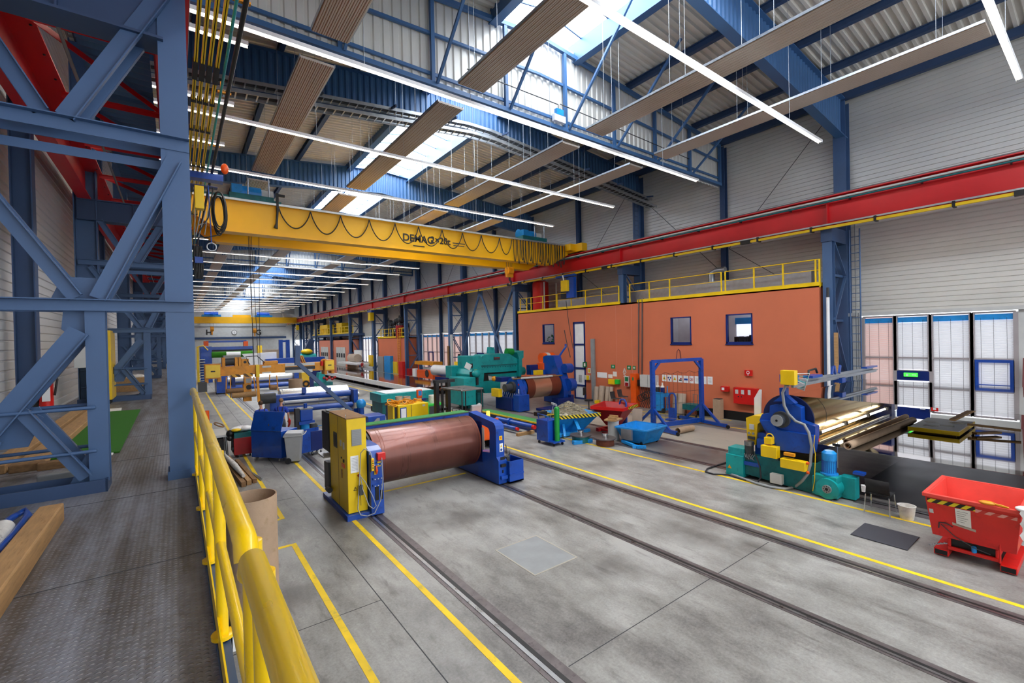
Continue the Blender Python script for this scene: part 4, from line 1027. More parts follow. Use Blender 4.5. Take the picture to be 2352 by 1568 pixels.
# belt: upper strand, wrap, lower strand
n = 28; X0b, X1b = 13.5, 19.6; prof = [(-9, dz + drr)] + [(dy - 5.4 + .6 * k, dz + drr) for k in range(9)]
prof += [(dy + drr * sin(pi * i / n), dz + drr * cos(pi * i / n)) for i in range(n + 1)] + [(2.5, dz - drr - .01), (0, dz - drr), (-9, dz - drr)]
def belt_band(prof, c, x0, x1, th=.004):
    inn = []
    for i, (y, z) in enumerate(prof):
        a = V(prof[max(i - 1, 0)]); q = V(prof[min(i + 1, len(prof) - 1)]); d = (q - a).normalized(); inn.append((y + d.y * th, z - d.x * th))
    b = MB().strip(prof, 'x', x0, x1, sm=True).strip(inn, 'x', x0, x1, sm=True)
    for x in (x0, x1):
        for (p, q), (r, s) in zip(zip(prof, prof[1:]), zip(inn, inn[1:])): b.add([(x, *p), (x, *q), (x, *s), (x, *r)], [(0, 1, 2, 3)])
    return b
bo = belt_band(prof, None, X0b, X1b).build('steel_belt', 'belt_mirror', t)
b = MB()
for k in range(4): b.tube([(14.2 + 1.35 * k, 4.78, dz - drr + .10), (15.25 + 1.35 * k, 4.78, dz - drr + .10)], .035, 10)
MB().box(19.75, 20.1, 4.7, 6.2, 0, 2.3).box(13.5, 19.8, 6.2, 6.5, 0, .5).build('far_stand', 'navy', t)
# teal base
bs = yz('g', 13.12, (1000, 585), (1580, 670), (1690, 690), (1690, 1060), (1000, 1060))
MB().prism(bs, 'x', 13.14, 13.6).build('frame_block', 'black', t)
lt = MB()
wl = thing('work_lamp', 'row of bright tube lamps lying along the big drum', 'lamp', (16.4, 4.8, 1.5))
for k in range(3): lt.cyl((13.75 + 1.95 * k, 4.79, 1.47), (15.45 + 1.95 * k, 4.79, 1.47), .028, 10)
lt.build('tube', 'tube', wl)
lt = MB()
for k in range(4): lt.box(13.6 + 1.95 * k, 13.76 + 1.95 * k, 4.74, 4.84, 1.42, 1.52)
lt.build('clip', 'anthracite', wl); MB().tube([(13.62, 4.79, 1.47), (13.5, 4.75, 1.4), (13.42, 4.7, 1.3)], .02, 6).build('red_cable', 'red', wl)
MB().box(13.5, 19.6, 4.72, 4.76, 1.22, 1.27).build('edge_strip', 'steel', t)
bs = yz('c', 12.95, (440, 1010), (760, 1075), (1180, 1100), (1180, 1400), (1110, 1390), (440, 1190))
MB().prism([(q[0], max(.0, q[1])) for q in bs], 'x', 13.05, 13.75).build('base_beam', 'teal_dark', t, .01)
a = Z('c', 280, 1190, X=12.95); c = Z('c', 440, 1045, X=12.95)
tb_ = MB().box(12.95, 13.45, c.y, a.y, 0.02, a.z + .62).build('gear_cover', 'teal', t, .012)
MB().box(13.0, 13.45, c.y, a.y - .05, a.z + .62, a.z + .82).build('cap', 'teal', tb_)
MB().add([(12.945, a.y - .05, .22), (12.945, a.y - .17, .22), (12.945, a.y - .11, .33)], [(0, 1, 2)]).build('hazard_triangle', 'orange_yellow', tb_)
def front_box(name, k, x0, p, q, m, dep=.25, par=t, bev=.01):
    a, c = Z(k, *p, X=x0), Z(k, *q, X=x0)
    return MB().box(x0, x0 + dep, min(a.y, c.y), max(a.y, c.y), min(a.z, c.z), max(a.z, c.z)).build(name, m, par, bev)
front_box('junction_box', 'g', 12.75, (680, 480), (970, 740), 'yellow', .22)
jb = front_box('top_box', 'g', 12.8, (740, 340), (880, 480), 'yellow', .18)
a = Z('g', 850, 340, X=12.85); MB().torus(a, (1, 0, 0), .09, .016, 16, 6).build('handle', 'yellow', jb)
lbx = front_box('terminal_box', 'g', 12.70, (1030, 720), (1480, 975), 'yellow', .22)
a = Z('g', 1500, 900, X=12.75); b = MB()
for k in (-.12, .12): b.cyl((12.8, a.y, a.z + k), (12.8, a.y - .05, a.z + k), .035, 10)
b.build('socket', 'orange', lbx)
a = Z('g', 1200, 660, X=12.8); MB().box(12.76, 12.86, a.y - .13, a.y + .13, a.z - .03, a.z + .05).build('remote_control', 'orange_yellow', lbx, .01)
front_box('white_box', 'g', 12.85, (845, 990), (1060, 1210), 'grey_white', .15)
# gearbox with blue motor
a = Z('c', 1112, 1400, X=12.92); c = Z('c', 1335, 1245, X=12.92)
gb = MB().box(12.92, 13.25, c.y - .0, a.y, .03, .58).build('gearbox', 'teal', t, .03)
gc = V((12.9, (a.y + c.y) / 2 - .06, .27)); MB().cyl(gc + V((-.06, 0, 0)), gc + V((.3, 0, 0)), .25, 28).build('housing', 'teal', gb, .01)
MB().cyl(gc + V((-.09, 0, 0)), gc + V((-.05, 0, 0)), .10, 24).cyl(gc + V((-.1, 0, 0)), gc + V((-.09, 0, 0)), .035, 14, m=1).build('flange', ['grey', 'black'], gb)
b = MB()
for k in range(8): b.cyl(gc + V((-.095, .07 * cos(k * pi / 4), .07 * sin(k * pi / 4))), gc + V((-.085, .07 * cos(k * pi / 4), .07 * sin(k * pi / 4))), .012, 8)
b.build('flange_bolt', 'black', gb)
MB().box(13.2, 13.5, c.y - .28, c.y + .05, .03, .56).box(12.95, 13.2, a.y - .08, a.y + .05, .05, .5).build('side_cover', 'teal', gb, .01)
mc = V((13.1, (a.y + c.y) / 2 - .03, .58))
mo = MB().cyl(mc, mc + V((0, 0, .04)), .19, 24).cyl(mc + V((0, 0, .04)), mc + V((0, 0, .36)), .145, 24).cyl(mc + V((0, 0, .36)), mc + V((0, 0, .54)), .16, 24).cyl(mc + V((0, 0, .54)), mc + V((0, 0, .6)), .16, 24, r2=.1).build('motor', 'light_blue', gb)
b = MB()
for k in range(20): b.box(mc.x + .14 * cos(k * .314) - .008, mc.x + .155 * cos(k * .314) + .008, mc.y + .14 * sin(k * .314) - .008, mc.y + .155 * sin(k * .314) + .008, .64, .94)
b.build('cooling_fins', 'machine_blue', mo)
MB().box(13.3, 13.5, c.y - .42, c.y - .2, .64, .70).build('sensor_arm', 'machine_blue', t)
p = Z('c', 1335, 1130, X=13.45); q = Z('c', 1335, 890, X=13.45)
MB().tube([p, q], .012, 6).build('support_rod', 'galv', t); MB().cbox(q + V((0, .03, -.07)), .05, .16, .07).build('rod_block', 'black', t)
# hydraulic pump with pipes
p = Z('c', 500, 1030, X=13.15)
pu = MB().cyl(p + V((0, 0, -.05)), p + V((0, 0, .35)), .12, 18).build('pump_motor', 'dark_grey', t); MB().cyl(p + V((0, 0, .35)), p + V((0, 0, .47)), .13, 20).build('pump_cap', 'steel', pu)
b = MB()
for k in range(9): b.tube([p + V((-.05, -.2 + .05 * k, -.1)), p + V((-.14, -.15 + .04 * k, .02 + .03 * (k % 3))), p + V((-.1, -.2 + .06 * k, .12))], .014, 5)
b.build('pipe', 'steel', pu); MB().box(13.0, 13.4, p.y - .35, p.y + .2, p.z - .2, p.z - .1).build('pump_plate', 'machine_blue', pu)
front_box('pump_tank', 'g', 13.2, (610, 370), (760, 560), 'machine_blue', .25)
# operator desk
dp = yz('c', 13.35, (475, 655), (540, 632), (615, 640), (615, 690), (585, 715), (570, 915), (490, 870))
od_ = MB().prism([(q[0] + .0, q[1]) for q in dp], 'x', 13.3, 13.85).build('operator_desk', 'yellow', t, .012)
a = Z('c', 500, 715, X=13.29); c = Z('c', 545, 770, X=13.29); MB().box(13.28, 13.3, c.y, a.y, c.z, a.z).build('screen', 'grey_white', od_)
b = MB()
for pt in ((500, 800), (538, 805)): p = Z('c', *pt, X=13.29); b.cyl(p, p - V((.03, 0, 0)), .035, 12)
b.build('knob', 'grey', od_)
p = Z('c', 520, 845, X=13.29); MB().box(13.27, 13.3, p.y - .1, p.y + .1, p.z - .04, p.z + .04).build('label_strip', 'dark_grey', od_)
MB().box(13.35, 13.8, 5.9, 6.3, .3, 1.3).build('desk_leg', 'machine_blue', od_)
pr = yz('c', 13.9, (545, 470), (592, 390), (608, 392), (606, 640), (546, 632))
MB().prism(pr, 'x', 13.9, 13.96).build('guard_panel', 'white', t)
# hoses
hp = [Z('c', x, y, X=12.93) for x, y in ((880, 350), (845, 352), (815, 420), (830, 540), (870, 620), (940, 690), (1020, 720), (1065, 800), (1090, 930), (1078, 1100))]
hp += [Z('c', x, y, X=12.85) for x, y in ((1050, 1190), (1000, 1255))] + [Z('c', x, y, Z=.04) for x, y in ((930, 1315), (830, 1330), (700, 1312), (560, 1275), (420, 1225), (280, 1172))]
MB().tube(hp, .035, 8).build('hose', 'grey', t)
hp = [Z('c', x, y, Z=.03) for x, y in ((470, 1250), (300, 1195), (160, 1190), (85, 1168), (100, 1140), (200, 1105), (280, 1080))]
MB().tube(hp, .025, 6).tube([Z('c', x, y, X=12.9) for x, y in ((560, 1010), (600, 1120), (610, 1220), (580, 1268), (520, 1250))], .022, 6).tube([Z('c', x, y, X=13.6) for x, y in ((420, 970), (370, 930), (330, 930), (350, 960), (420, 1000))], .02, 6).build('cable', 'anthracite', t)
b = MB().tube([Z('c', x, y, X=12.9) for x, y in ((1120, 820), (1110, 920), (1125, 1000), (1118, 1250), (1100, 1350))], .01, 5)
b.build('yellow_cable', 'yellow', t)
# things lying on the lower strand of the belt
zl = dz - drr
def roll(p, q, r, lab, m):
    return solo('rolled_sheet', MB().tubeh(p, q, r, r * .25, 20).tubeh(V(p) + V((.05, .03, .0)), V(q), r * .6, r * .15, 16), m, lab, 'roll', 'rolled sheets on the steel belt')
roll((13.35, 4.05, zl + .10), (18.6, 3.9, zl + .10), .095, 'long pale rolled sheet lying across the lower steel belt', 'cardboard')
roll((13.9, 4.24, zl + .085), (19.3, 4.22, zl + .085), .08, 'second rolled sheet behind the long one on the steel belt', 'cardboard')
cl = MB()
for x in (17.2, 18.9): cl.box(x, x + .1, 2.7, 3.6, zl + .01, zl + .06)
tbx = thing('repair_table', 'grey board with yellow edge and papers on the steel belt', 'table', (18.1, 3.1, zl))
MB().box(17.0, 19.2, 2.62, 3.66, zl + .06, zl + .14).build('board', 'grey', tbx); MB().box(16.97, 17.0, 2.6, 3.68, zl + .04, zl + .15).box(17.0, 19.2, 2.6, 2.62, zl + .04, zl + .15).build('edge', 'yellow', tbx); cl.build('bearer', 'wood', tbx)
b = MB()
for i, (x, y) in enumerate(((17.6, 3.3), (17.9, 3.0), (18.3, 3.4), (18.6, 2.9))): b.cbox((x, y, zl + .142), .22, .3, .004, .2 * i)
b.build('papers', 'paper', tbx)
for i, (p, q, l) in enumerate((((18.6, 3.0, zl + .22), (20.2, 2.6, zl + .5), 'leaning pale wooden slat behind the grey board on the belt'), ((18.2, 2.62, zl + .2), (18.3, 1.6, zl + .16), 'pale wooden slat lying right of the yellow-edged board'), ((17.6, 2.4, zl + .06), (18.2, 2.0, zl + .06), 'short wooden slat lying on the belt by the yellow corner'))):
    solo('wooden_batten', MB().bar(p, q, .14, .05), 'wood', l, 'slat', 'wooden slats on the steel belt')
for i, (x, y, h, l) in enumerate(((22.3, 1.75, 3.1, 'tall maroon panel leaning at the right edge of the photo'), (22.0, 1.55, 2.2, 'shorter maroon panel in front of the tall one at the right edge'))):
    solo('maroon_panel', MB().add([(x, y - .5, 0), (x, y + .22, 0), (x + .9, y + .22, h), (x + .9, y - .5, h), (x + .06, y - .5, 0), (x + .06, y + .22, 0), (x + .96, y + .22, h), (x + .96, y - .5, h)], [(0, 1, 2, 3), (7, 6, 5, 4), (0, 4, 5, 1), (1, 5, 6, 2), (2, 6, 7, 3), (3, 7, 4, 0)]), 'maroon', l, 'panel', 'maroon panels')
al = thing('call_point', 'small red fire call point on the window post by the blue door', 'call point', at(2147, 938, X=XR - .1))
p = at(2147, 938, X=XR - .1); MB().cbox(p, .06, .2, .2).build('case', 'red', al); MB().cbox(p - V((.032, 0, 0)), .006, .09, .09).build('glass', 'white', al)

# ---- C chair, bucket, mat, red tub
ch = thing('shell_chair', 'black plastic shell chair with chrome legs near the drum machine', 'chair', (12.85, 3.28, 0))
fx, bx0 = 13.08, 12.62
MB().cbox((12.86, 3.28, .45), .42, .42, .02, 0).build('seat', 'rubber', ch, .008)
MB().strip([(12.66, .47), (12.615, .55), (12.585, .66), (12.56, .80)], 'y', 3.06, 3.50, sm=True).build('backrest', 'rubber', ch).modifiers.new('t', 'SOLIDIFY').thickness = .014
for x, y in ((12.58, 3.52), (12.58, 3.05), (13.08, 3.52), (13.1, 3.06)): MB().tube([(x, y, 0), (x + (.04 if x < 12.8 else -.06), y + (.02 if y < 3.2 else -.02), .43)], .012, 10).build('leg', 'chrome', ch)
cu = thing('paper_cup', 'white cup standing on the chair corner', 'cup', (12.6, 3.52, .5)); MB().cyl((12.6, 3.53, .47), (12.6, 3.53, .62), .035, 14, r2=.05).build('body', 'white', cu)
bk = thing('bucket', 'dirty white plastic bucket beside the chair', 'bucket', (12.85, 2.82, 0))
MB().cyl((12.85, 2.82, 0), (12.85, 2.82, .3), .12, 24, r2=.155, cap=False).cyl((12.85, 2.82, .02), (12.85, 2.82, .3), .11, 24, r2=.145, cap=False).cyl((12.85, 2.82, .0), (12.85, 2.82, .02), .12, 24).ring((12.85, 2.82, .3), (0, 0, 1), .143, .165, 24).build('pail', 'plastic_wrap', bk)
solo('rubber_mat', MB().box(10.98, 11.86, 2.41, 3.31, .004, .022), 'mat_rubber', 'dark grey rubber mat on the floor before the chair', 'mat', None, .008)
t = thing('tipping_skip', 'open red tipping skip with hazard stripes, right foreground', 'skip', (11.7, 1.6, 0))
xr0, xr1, yr0, yr1, zr_ = 11.04, 12.55, .97, 2.17, 1.15
xb0, xb1, yb0, yb1, zb0 = 11.24, 12.3, 1.05, 2.10, .36
T_ = [(xr0, yr0, zr_), (xr1, yr0, zr_), (xr1, yr1, zr_), (xr0, yr1, zr_)]; B_ = [(xb0, yb0, zb0), (xb1, yb0, zb0), (xb1, yb1, zb0), (xb0, yb1, zb0)]
I_ = [(xr0 + .05, yr0 + .05, zr_), (xr1 - .05, yr0 + .05, zr_), (xr1 - .05, yr1 - .05, zr_), (xr0 + .05, yr1 - .05, zr_)]
J_ = [(xb0 + .06, yb0 + .06, zb0 + .04), (xb1 - .06, yb0 + .06, zb0 + .04), (xb1 - .06, yb1 - .06, zb0 + .04), (xb0 + .06, yb1 - .06, zb0 + .04)]
b = MB().add(T_ + B_ + I_ + J_, [(4, 5, 1, 0), (5, 6, 2, 1), (6, 7, 3, 2), (7, 4, 0, 3), (7, 6, 5, 4)]).add(T_ + B_ + I_ + J_, [(8, 9, 13, 12), (9, 10, 14, 13), (10, 11, 15, 14), (11, 8, 12, 15), (12, 13, 14, 15), (0, 1, 9, 8), (1, 2, 10, 9), (2, 3, 11, 10), (3, 0, 8, 11)], 1)
tub = b.build('tub', ['tub_red', 'tub_inner'], t)
MB().box(xr0 - .03, xr0 + .03, yr0 - .03, yr1 + .03, zr_ - .05, zr_ + .02).box(xr1 - .03, xr1 + .03, yr0 - .03, yr1 + .03, zr_ - .05, zr_ + .02).box(xr0, xr1, yr0 - .03, yr0 + .03, zr_ - .05, zr_ + .02).box(xr0, xr1, yr1 - .03, yr1 + .03, zr_ - .05, zr_ + .02).build('rim', 'tub_inner', t, .012)
def fr(u, v): # point on the slanted front face, u along Y from left, v up from bottom
    y0 = yb1 + (yr1 - yb1) * v; y1 = yb0 + (yr0 - yb0) * v
    return V((xb0 + (xr0 - xb0) * v - .008, y0 + (y1 - y0) * u, zb0 + (zr_ - zb0) * v))
MB().add([fr(.02, .9), fr(.55, .9), fr(.55, .80), fr(.02, .80)], [(0, 1, 2, 3)]).build('hazard_stripe', 'hazard_y', tub)
MB().add([fr(.55, .86), fr(.97, .86), fr(.97, .78), fr(.55, .78)], [(0, 1, 2, 3)]).build('worn_stripe', 'hazard_pale', tub)
MB().add([fr(.33, .78), fr(.50, .78), fr(.50, .36), fr(.33, .36)], [(0, 1, 2, 3)]).build('note', 'paper', tub)
b = MB()
for k in range(6): b.add([fr(.35, .72 - .05 * k), fr(.47 - .02 * (k % 3), .72 - .05 * k), fr(.47 - .02 * (k % 3), .71 - .05 * k), fr(.35, .71 - .05 * k)], [(0, 1, 2, 3)])
b.build('handwriting', 'dark_grey', tub)
MB().add([fr(.28, .42), fr(.55, .36), fr(.55, .30), fr(.28, .36)], [(0, 1, 2, 3)]).build('tape', 'cardboard_pale', tub); MB().add([fr(.02, .64), fr(.07, .64), fr(.07, .54), fr(.02, .54)], [(0, 1, 2, 3)]).build('sticker', 'grey_white', tub)
b = MB()
for y in (1.14, 1.98):
    b.box(11.2, 12.5, y - .10, y + .10, .02, .13)
b.box(11.25, 11.31, 1.24, 1.9, .14, .2).box(11.28, 12.3, 1.27, 1.3, .14, .34).box(11.28, 12.3, 1.86, 1.9, .14, .34)
b.build('base_frame', 'tub_red', t, .008)
b = MB()
for y in (1.14, 1.98): b.box(11.194, 11.21, y - .085, y + .085, .035, .115)
b.box(11.32, 11.34, 1.3, 1.86, .14, .36); b.build('fork_pocket', 'black', t)
b = MB().tube([fr(.10, .20), fr(.12, .34), fr(.2, .36), fr(.28, .30)], .01, 6).tube([fr(.14, .3), (11.22, 1.8, .42), (11.2, 1.55, .3), (11.2, 1.35, .26)], .008, 5)
b.build('release_cable', 'dark_grey', t); MB().tube([(11.24, 1.24, .14), (11.22, 1.24, .52)], .015, 6).build('lever', 'tub_red', t)
b = MB()
for k in range(9): b.torus((11.2 + .02 * (k % 2), 2.12 - .025 * k, .16 + .012 * k), (0, .3 + k % 2, 1), .025, .008, 10, 5)
b.build('chain', 'steel', t); MB().cyl((11.28, 1.56, .2), (11.26, 1.56, .3), .035, 12).build('blue_valve', 'light_blue', t)
gl = MB().sph((xr0 + .02, 1.36, zr_ + .04), .07, 12, 8, sz=(1, 1.6, .5)); 
for k in range(4): gl.tube([(xr0 + .0, 1.28 - .02 * k, zr_ + .05), (xr0 - .01, 1.20 - .03 * k, zr_ + .03)], .016, 6)
solo('work_glove', gl, 'orange_yellow', 'yellow work glove lying on the rim of the red skip', 'glove')
b = MB(); n = 9
vs = [(xr0 - .06 - .05 * sin(i * .9 + j) * .5, .97 - .03 * i + .02 * sin(j * 2), zr_ + .05 - .075 * j * (.6 + .4 * sin(.5 + i * .4))) for j in range(8) for i in range(n)]
b.add(vs, [(j * n + i, j * n + i + 1, (j + 1) * n + i + 1, (j + 1) * n + i) for j in range(7) for i in range(n - 1)], 0, True)
b.sph((xr0 + .02, .93, zr_ + .05), .10, 12, 8, sz=(1, 1.2, .5))
solo('white_rag', b, 'white', 'white rag hanging over the right corner of the red skip', 'rag')
# ================================================================== middle of the hall floor
def skip(mb, T_, B_, w=.04):
    """open tub between rim quad T_ and base quad B_ (ordered alike)"""
    ct = sum((V(p) for p in T_), V()) / 4; cb = sum((V(p) for p in B_), V()) / 4
    I_ = [V(p) + (ct - V(p)).normalized() * w for p in T_]; J_ = [V(p) + (cb - V(p)).normalized() * w + V((0, 0, .03)) for p in B_]
    P = [*T_, *B_, *I_, *J_]
    return mb.add(P, [(4, 5, 1, 0), (5, 6, 2, 1), (6, 7, 3, 2), (7, 4, 0, 3), (7, 6, 5, 4), (8, 9, 13, 12), (9, 10, 14, 13), (10, 11, 15, 14), (11, 8, 12, 15), (12, 13, 14, 15), (0, 1, 9, 8), (1, 2, 10, 9), (2, 3, 11, 10), (3, 0, 8, 11)])
def RZ(x, y, a): return M.Translation((x, y, 0)) @ M.Rotation(R(a), 4, 'Z')
def castors(b, pts, r=.05, m=0):
    for x, y in pts: b.cyl((x - .02, y, r), (x + .02, y, r), r, 12, m=m).box(x - .015, x + .015, y - .015, y + .015, r, r * 2 + .03, m)
    return b
# welding cart with green bottle
t = thing('welding_cart', 'blue welding cart on castors with raised handle', 'cart', (11.65, 13.4, 0))
MB().box(11.36, 11.95, 13.12, 13.8, .13, .95).build('body', 'machine_blue', t, .012); MB().box(11.4, 11.98, 12.83, 13.12, .12, .17).build('bottle_shelf', 'machine_blue', t)
MB().tube([(11.42, 13.16, .95), (11.36, 13.1, 1.14), (11.36, 13.72, 1.18), (11.42, 13.7, .95)], .018, 8).build('handle', 'machine_blue', t)
MB().box(11.4, 11.9, 13.75, 14.0, 1.05, 1.2).build('torch_tray', 'black', t)
castors(MB(), ((11.46, 12.9), (11.9, 12.9), (11.42, 13.72), (11.9, 13.72)), .055).build('castor', 'black', t)
t = thing('gas_bottle', 'green gas bottle with valve standing on the welding cart', 'gas bottle', (11.7, 12.97, .17))
MB().cyl((11.7, 12.97, .17), (11.7, 12.97, 1.40), .105, 22).sph((11.7, 12.97, 1.40), .105, 22, 8).build('cylinder', 'green_bottle', t)
MB().cyl((11.7, 12.97, 1.48), (11.7, 12.97, 1.58), .03, 10).cyl((11.62, 13.0, 1.58), (11.62, 12.94, 1.58), .05, 12).cyl((11.54, 13.05, 1.62), (11.54, 12.98, 1.62), .05, 12).tube([(11.56, 13.0, 1.56), (11.48, 13.05, 1.2), (11.5, 13.15, .98)], .012, 5).build('regulator', 'galv', t)
# blue tipper full of shavings
t = thing('tipping_skip', 'light blue tipping skip heaped with metal shavings', 'skip', (13.5, 14.2, 0))
T_ = [(12.55, 13.7, .92), (14.3, 13.1, .92), (14.75, 14.7, .92), (12.9, 15.3, .92)]; B_ = [(12.9, 14.2, .18), (14.0, 13.8, .18), (14.2, 14.5, .18), (13.1, 14.9, .18)]
tb2 = skip(MB(), T_, B_).build('tub', 'light_blue', t)
b = MB()
for a, c in zip(T_, T_[1:] + T_[:1]): b.bar(V(a) + V((0, 0, -.06)), V(c) + V((0, 0, -.06)), .05, .14)
b.build('hazard_rim', 'hazard_x', tb2)
b = MB().bar((13.35, 13.65, .62), (12.75, 12.6, .1), .13, .13).bar((12.2, 12.62, .07), (13.05, 12.45, .07), .16, .14).bar((12.9, 13.9, .5), (12.6, 13.5, .1), .1, .1).box(12.5, 14.3, 13.7, 14.9, .04, .18)
b.build('tipping_frame', 'light_blue', t, .01)
b = MB(); random.seed(3)
for k in range(260):
    q = random.random() * 6.283; d = random.random() ** .6; x = 13.55 + .75 * d * cos(q); y = 14.25 + .75 * d * sin(q); z = .86 + .48 * (1 - d) ** .8
    b.tube([(x + .06 * cos(j * 1.6 + k), y + .06 * sin(j * 1.6 + k), z + .015 * j) for j in range(5)], .012, 4)
b.sph((13.55, 14.25, .86), .78, 16, 8, sz=(1, 1, .22))
o = b.build('shavings', 'scrap', None); o.location = (0, 0, 0); tag(o, 'heap of pale metal shavings filling the light blue skip', 'shavings', None, 'stuff')
c = V((13.55, 14.25, .9))
for v in o.data.vertices: v.co -= c
o.location = c
# red tipper
t = thing('tipping_skip', 'red pyramid tipping skip behind the cyan tub', 'skip', (15.2, 13.2, 0))
T_ = [(14.25, 13.6, 1.15), (14.75, 12.25, 1.15), (16.3, 12.75, 1.15), (15.8, 14.2, 1.15)]; B_ = [(14.9, 13.35, .3), (15.05, 12.85, .3), (15.6, 13.05, .3), (15.4, 13.55, .3)]
tb2 = skip(MB(), T_, B_).build('tub', 'dark_red', t)
b = MB()
for a, c in zip(T_, T_[1:] + T_[:1]): b.bar(V(a) + V((0, 0, -.05)), V(c) + V((0, 0, -.05)), .05, .13)
b.build('worn_rim', 'red', tb2); MB().bar(V(T_[1]) + V((.5, .14, -.06)), V(T_[2]) + V((-.05, -.04, -.06)), .07, .11).build('hazard_rim', 'hazard_x', tb2)
MB().box(14.75, 15.9, 12.95, 13.1, .03, .17).box(14.6, 15.75, 13.5, 13.65, .03, .17).bar((14.95, 13.0, .17), (15.1, 13.0, .5), .06, .06).bar((15.6, 13.1, .17), (15.5, 13.1, .5), .06, .06).box(14.75, 14.85, 13, 13.6, .06, .15).build('base_frame', 'dark_red', t)
# cyan tub
t = thing('low_skip', 'low bright blue skip with tow bar beside the wire gate frame', 'skip', (14.5, 11.2, 0))
T_ = [(13.65, 11.75, .62), (13.85, 10.45, .62), (15.25, 10.55, .62), (15.15, 11.95, .62)]; B_ = [(13.95, 11.6, .05), (14.05, 10.78, .05), (15.0, 10.75, .05), (14.95, 11.7, .05)]
skip(MB(), T_, B_).build('tub', 'light_blue', t)
b = MB()
for a, c in zip(T_, T_[1:] + T_[:1]): b.bar(a, c, .06, .05)
b.build('rim', 'light_blue', t); MB().bar((13.75, 11.5, .1), (13.5, 10.55, .06), .1, .1).bar((13.42, 10.75, .06), (13.75, 10.4, .06), .12, .1).build('tow_bar', 'light_blue', t); MB().box(13.68, 13.76, 11.0, 11.5, .2, .6).build('latch', 'galv', t)
castors(MB(), ((14.0, 10.8), (14.95, 10.8)), .06).build('castor', 'black', t)
# reel of white rope with wooden flanges, steel reels
t = thing('wire_reel', 'white wound reel with pale wooden top between the skips', 'reel', (13.95, 12.1, 0))
MB().cyl((13.95, 12.1, .02), (13.95, 12.1, .80), .22, 24).build('winding', 'grey_white', t); MB().cbox((13.95, 12.1, .83), .66, .5, .06, .3).cbox((13.75, 11.97, .91), .08, .36, .10, .3).cbox((14.12, 12.22, .91), .08, .36, .10, .3).build('wooden_top', 'wood', t)
for i, (x, y, l) in enumerate(((13.05, 11.75, 'rusty steel reel lying flat before the red pyramid skip'), (12.75, 12.75, 'grey-green steel reel lying flat beside the blue tipping frame'))):
    t = thing('steel_reel', l, 'reel', (x, y, 0), 'flat steel reels')
    MB().cyl((x, y, .02), (x, y, .26), .34, 28).build('winding', ('rust', 'teal_dark')[i], t); MB().cyl((x, y, .26), (x, y, .30), .42, 28).build('disc', 'rail_steel', t); MB().cyl((x, y, .3), (x, y, .46), .11, 18).cyl((x, y, .44), (x, y, .47), .14, 18).build('hub', 'chrome', t)
# blue gate frame hung with wires
t = thing('wire_gate', 'blue portal frame on castor feet strung with thin wires', 'frame', (18.1, 11.9, 0))
A, B = V((16.68, 12.2, 0)), V((19.52, 11.6, 0)); d = (B - A).normalized(); nn = V((-d.y, d.x, 0))
up = V((0, 0, 1))
for p, l in ((A, .62), (B, .62)):
    po = MB().bar(p + up * .1, p + up * 3.02, .16, .16, d).build('post', 'machine_blue', t)
    b = MB()
    for s in (-1, 1):
        b.bar(p + up * .12, p + nn * s * 1.35 - d * (0.3 * s if l > 1 else 0) + up * .12, .10, .14).bar(p + up * .95, p + nn * s * .95 + up * .16, .08, .10)
    b.build('foot', 'machine_blue', po)
    b = MB()
    for s in (-1, 1): q = p + nn * s * 1.42; b.cyl(q + d * -.03 + up * .08, q + d * .03 + up * .08, .08, 14)
    b.build('castor', 'black', po)
MB().bar(A + up * 3.0, B + up * 3.0, .14, .14).build('top_bar', 'machine_blue', t); MB().bar(A + up * .18, B + up * .18, .10, .2).build('bottom_bar', 'machine_blue', t)
b = MB()
for p, s in ((A, 1), (B, -1)): b.bar(p + up * 2.55, p + d * s * .4 + up * 2.95, .08, .1)
b.build('knee_brace', 'machine_blue', t)
b = MB().tube([A.lerp(B, .48) + up * 3.0, A.lerp(B, .5) + up * 3.4, A.lerp(B, .53) + up * 3.5, A.lerp(B, .56) + up * 3.4, A.lerp(B, .58) + up * 3.0], .02, 8)
b.build('lifting_loop', 'maroon', t)
b = MB(); c = MB()
for k in range(5):
    f = .12 + .19 * k; p = A.lerp(B, f); b.bar(p + up * 2.93, p + up * 2.55, .05, .06)
b.build('hanger', 'navy', t)
for k in range(11): 
    p = A.lerp(B, .06 + .088 * k); c.tube([p + up * 2.45, p + up * .28], .004, 4)
for z in (2.5, 1.6, 1.1): c.tube([A.lerp(B, f) + up * (z - (.10 * sin(pi * (f * 4 % 1)) if z > 2 else .03)) for f in [k / 24 for k in range(25)]], .007, 4)
for k in range(12): p = A.lerp(B, .05 + .082 * k); c.bar(p + up * 2.4, p + up * 2.2, .015, .03)
c.build('wire', 'anthracite', t)
# blue cylinders and pallet
def cylinder(x, y0, y1, r, z, lab):
    t = thing('hydraulic_cylinder', lab, 'cylinder', (x, (y0 + y1) / 2, 0), 'blue hydraulic cylinders')
    MB().cyl((x, y0, z), (x, y1, z), r, 20).build('barrel', 'machine_blue', t); ym = y0 + (y1 - y0) * .62; MB().cyl((x, ym - .06, z), (x, ym + .06, z), r * 1.45, 20).build('collar', 'machine_blue', t); MB().cyl((x, y0 - .14, z), (x, y0, z), r * .75, 14).build('rod_eye', 'red', t)
    return t
cylinder(12.1, 14.95, 17.6, .12, .36, 'long blue hydraulic cylinder lying behind the brown roller, upper one'); cylinder(11.78, 15.7, 17.8, .09, .22, 'blue hydraulic cylinder lying in front of the longer one')
solo('pallet', MB().box(11.5, 12.4, 15.2, 15.35, .0, .13).box(11.5, 12.4, 17.2, 17.35, 0, .13), 'wood', 'two wooden bearers under the blue hydraulic cylinders', 'bearer')
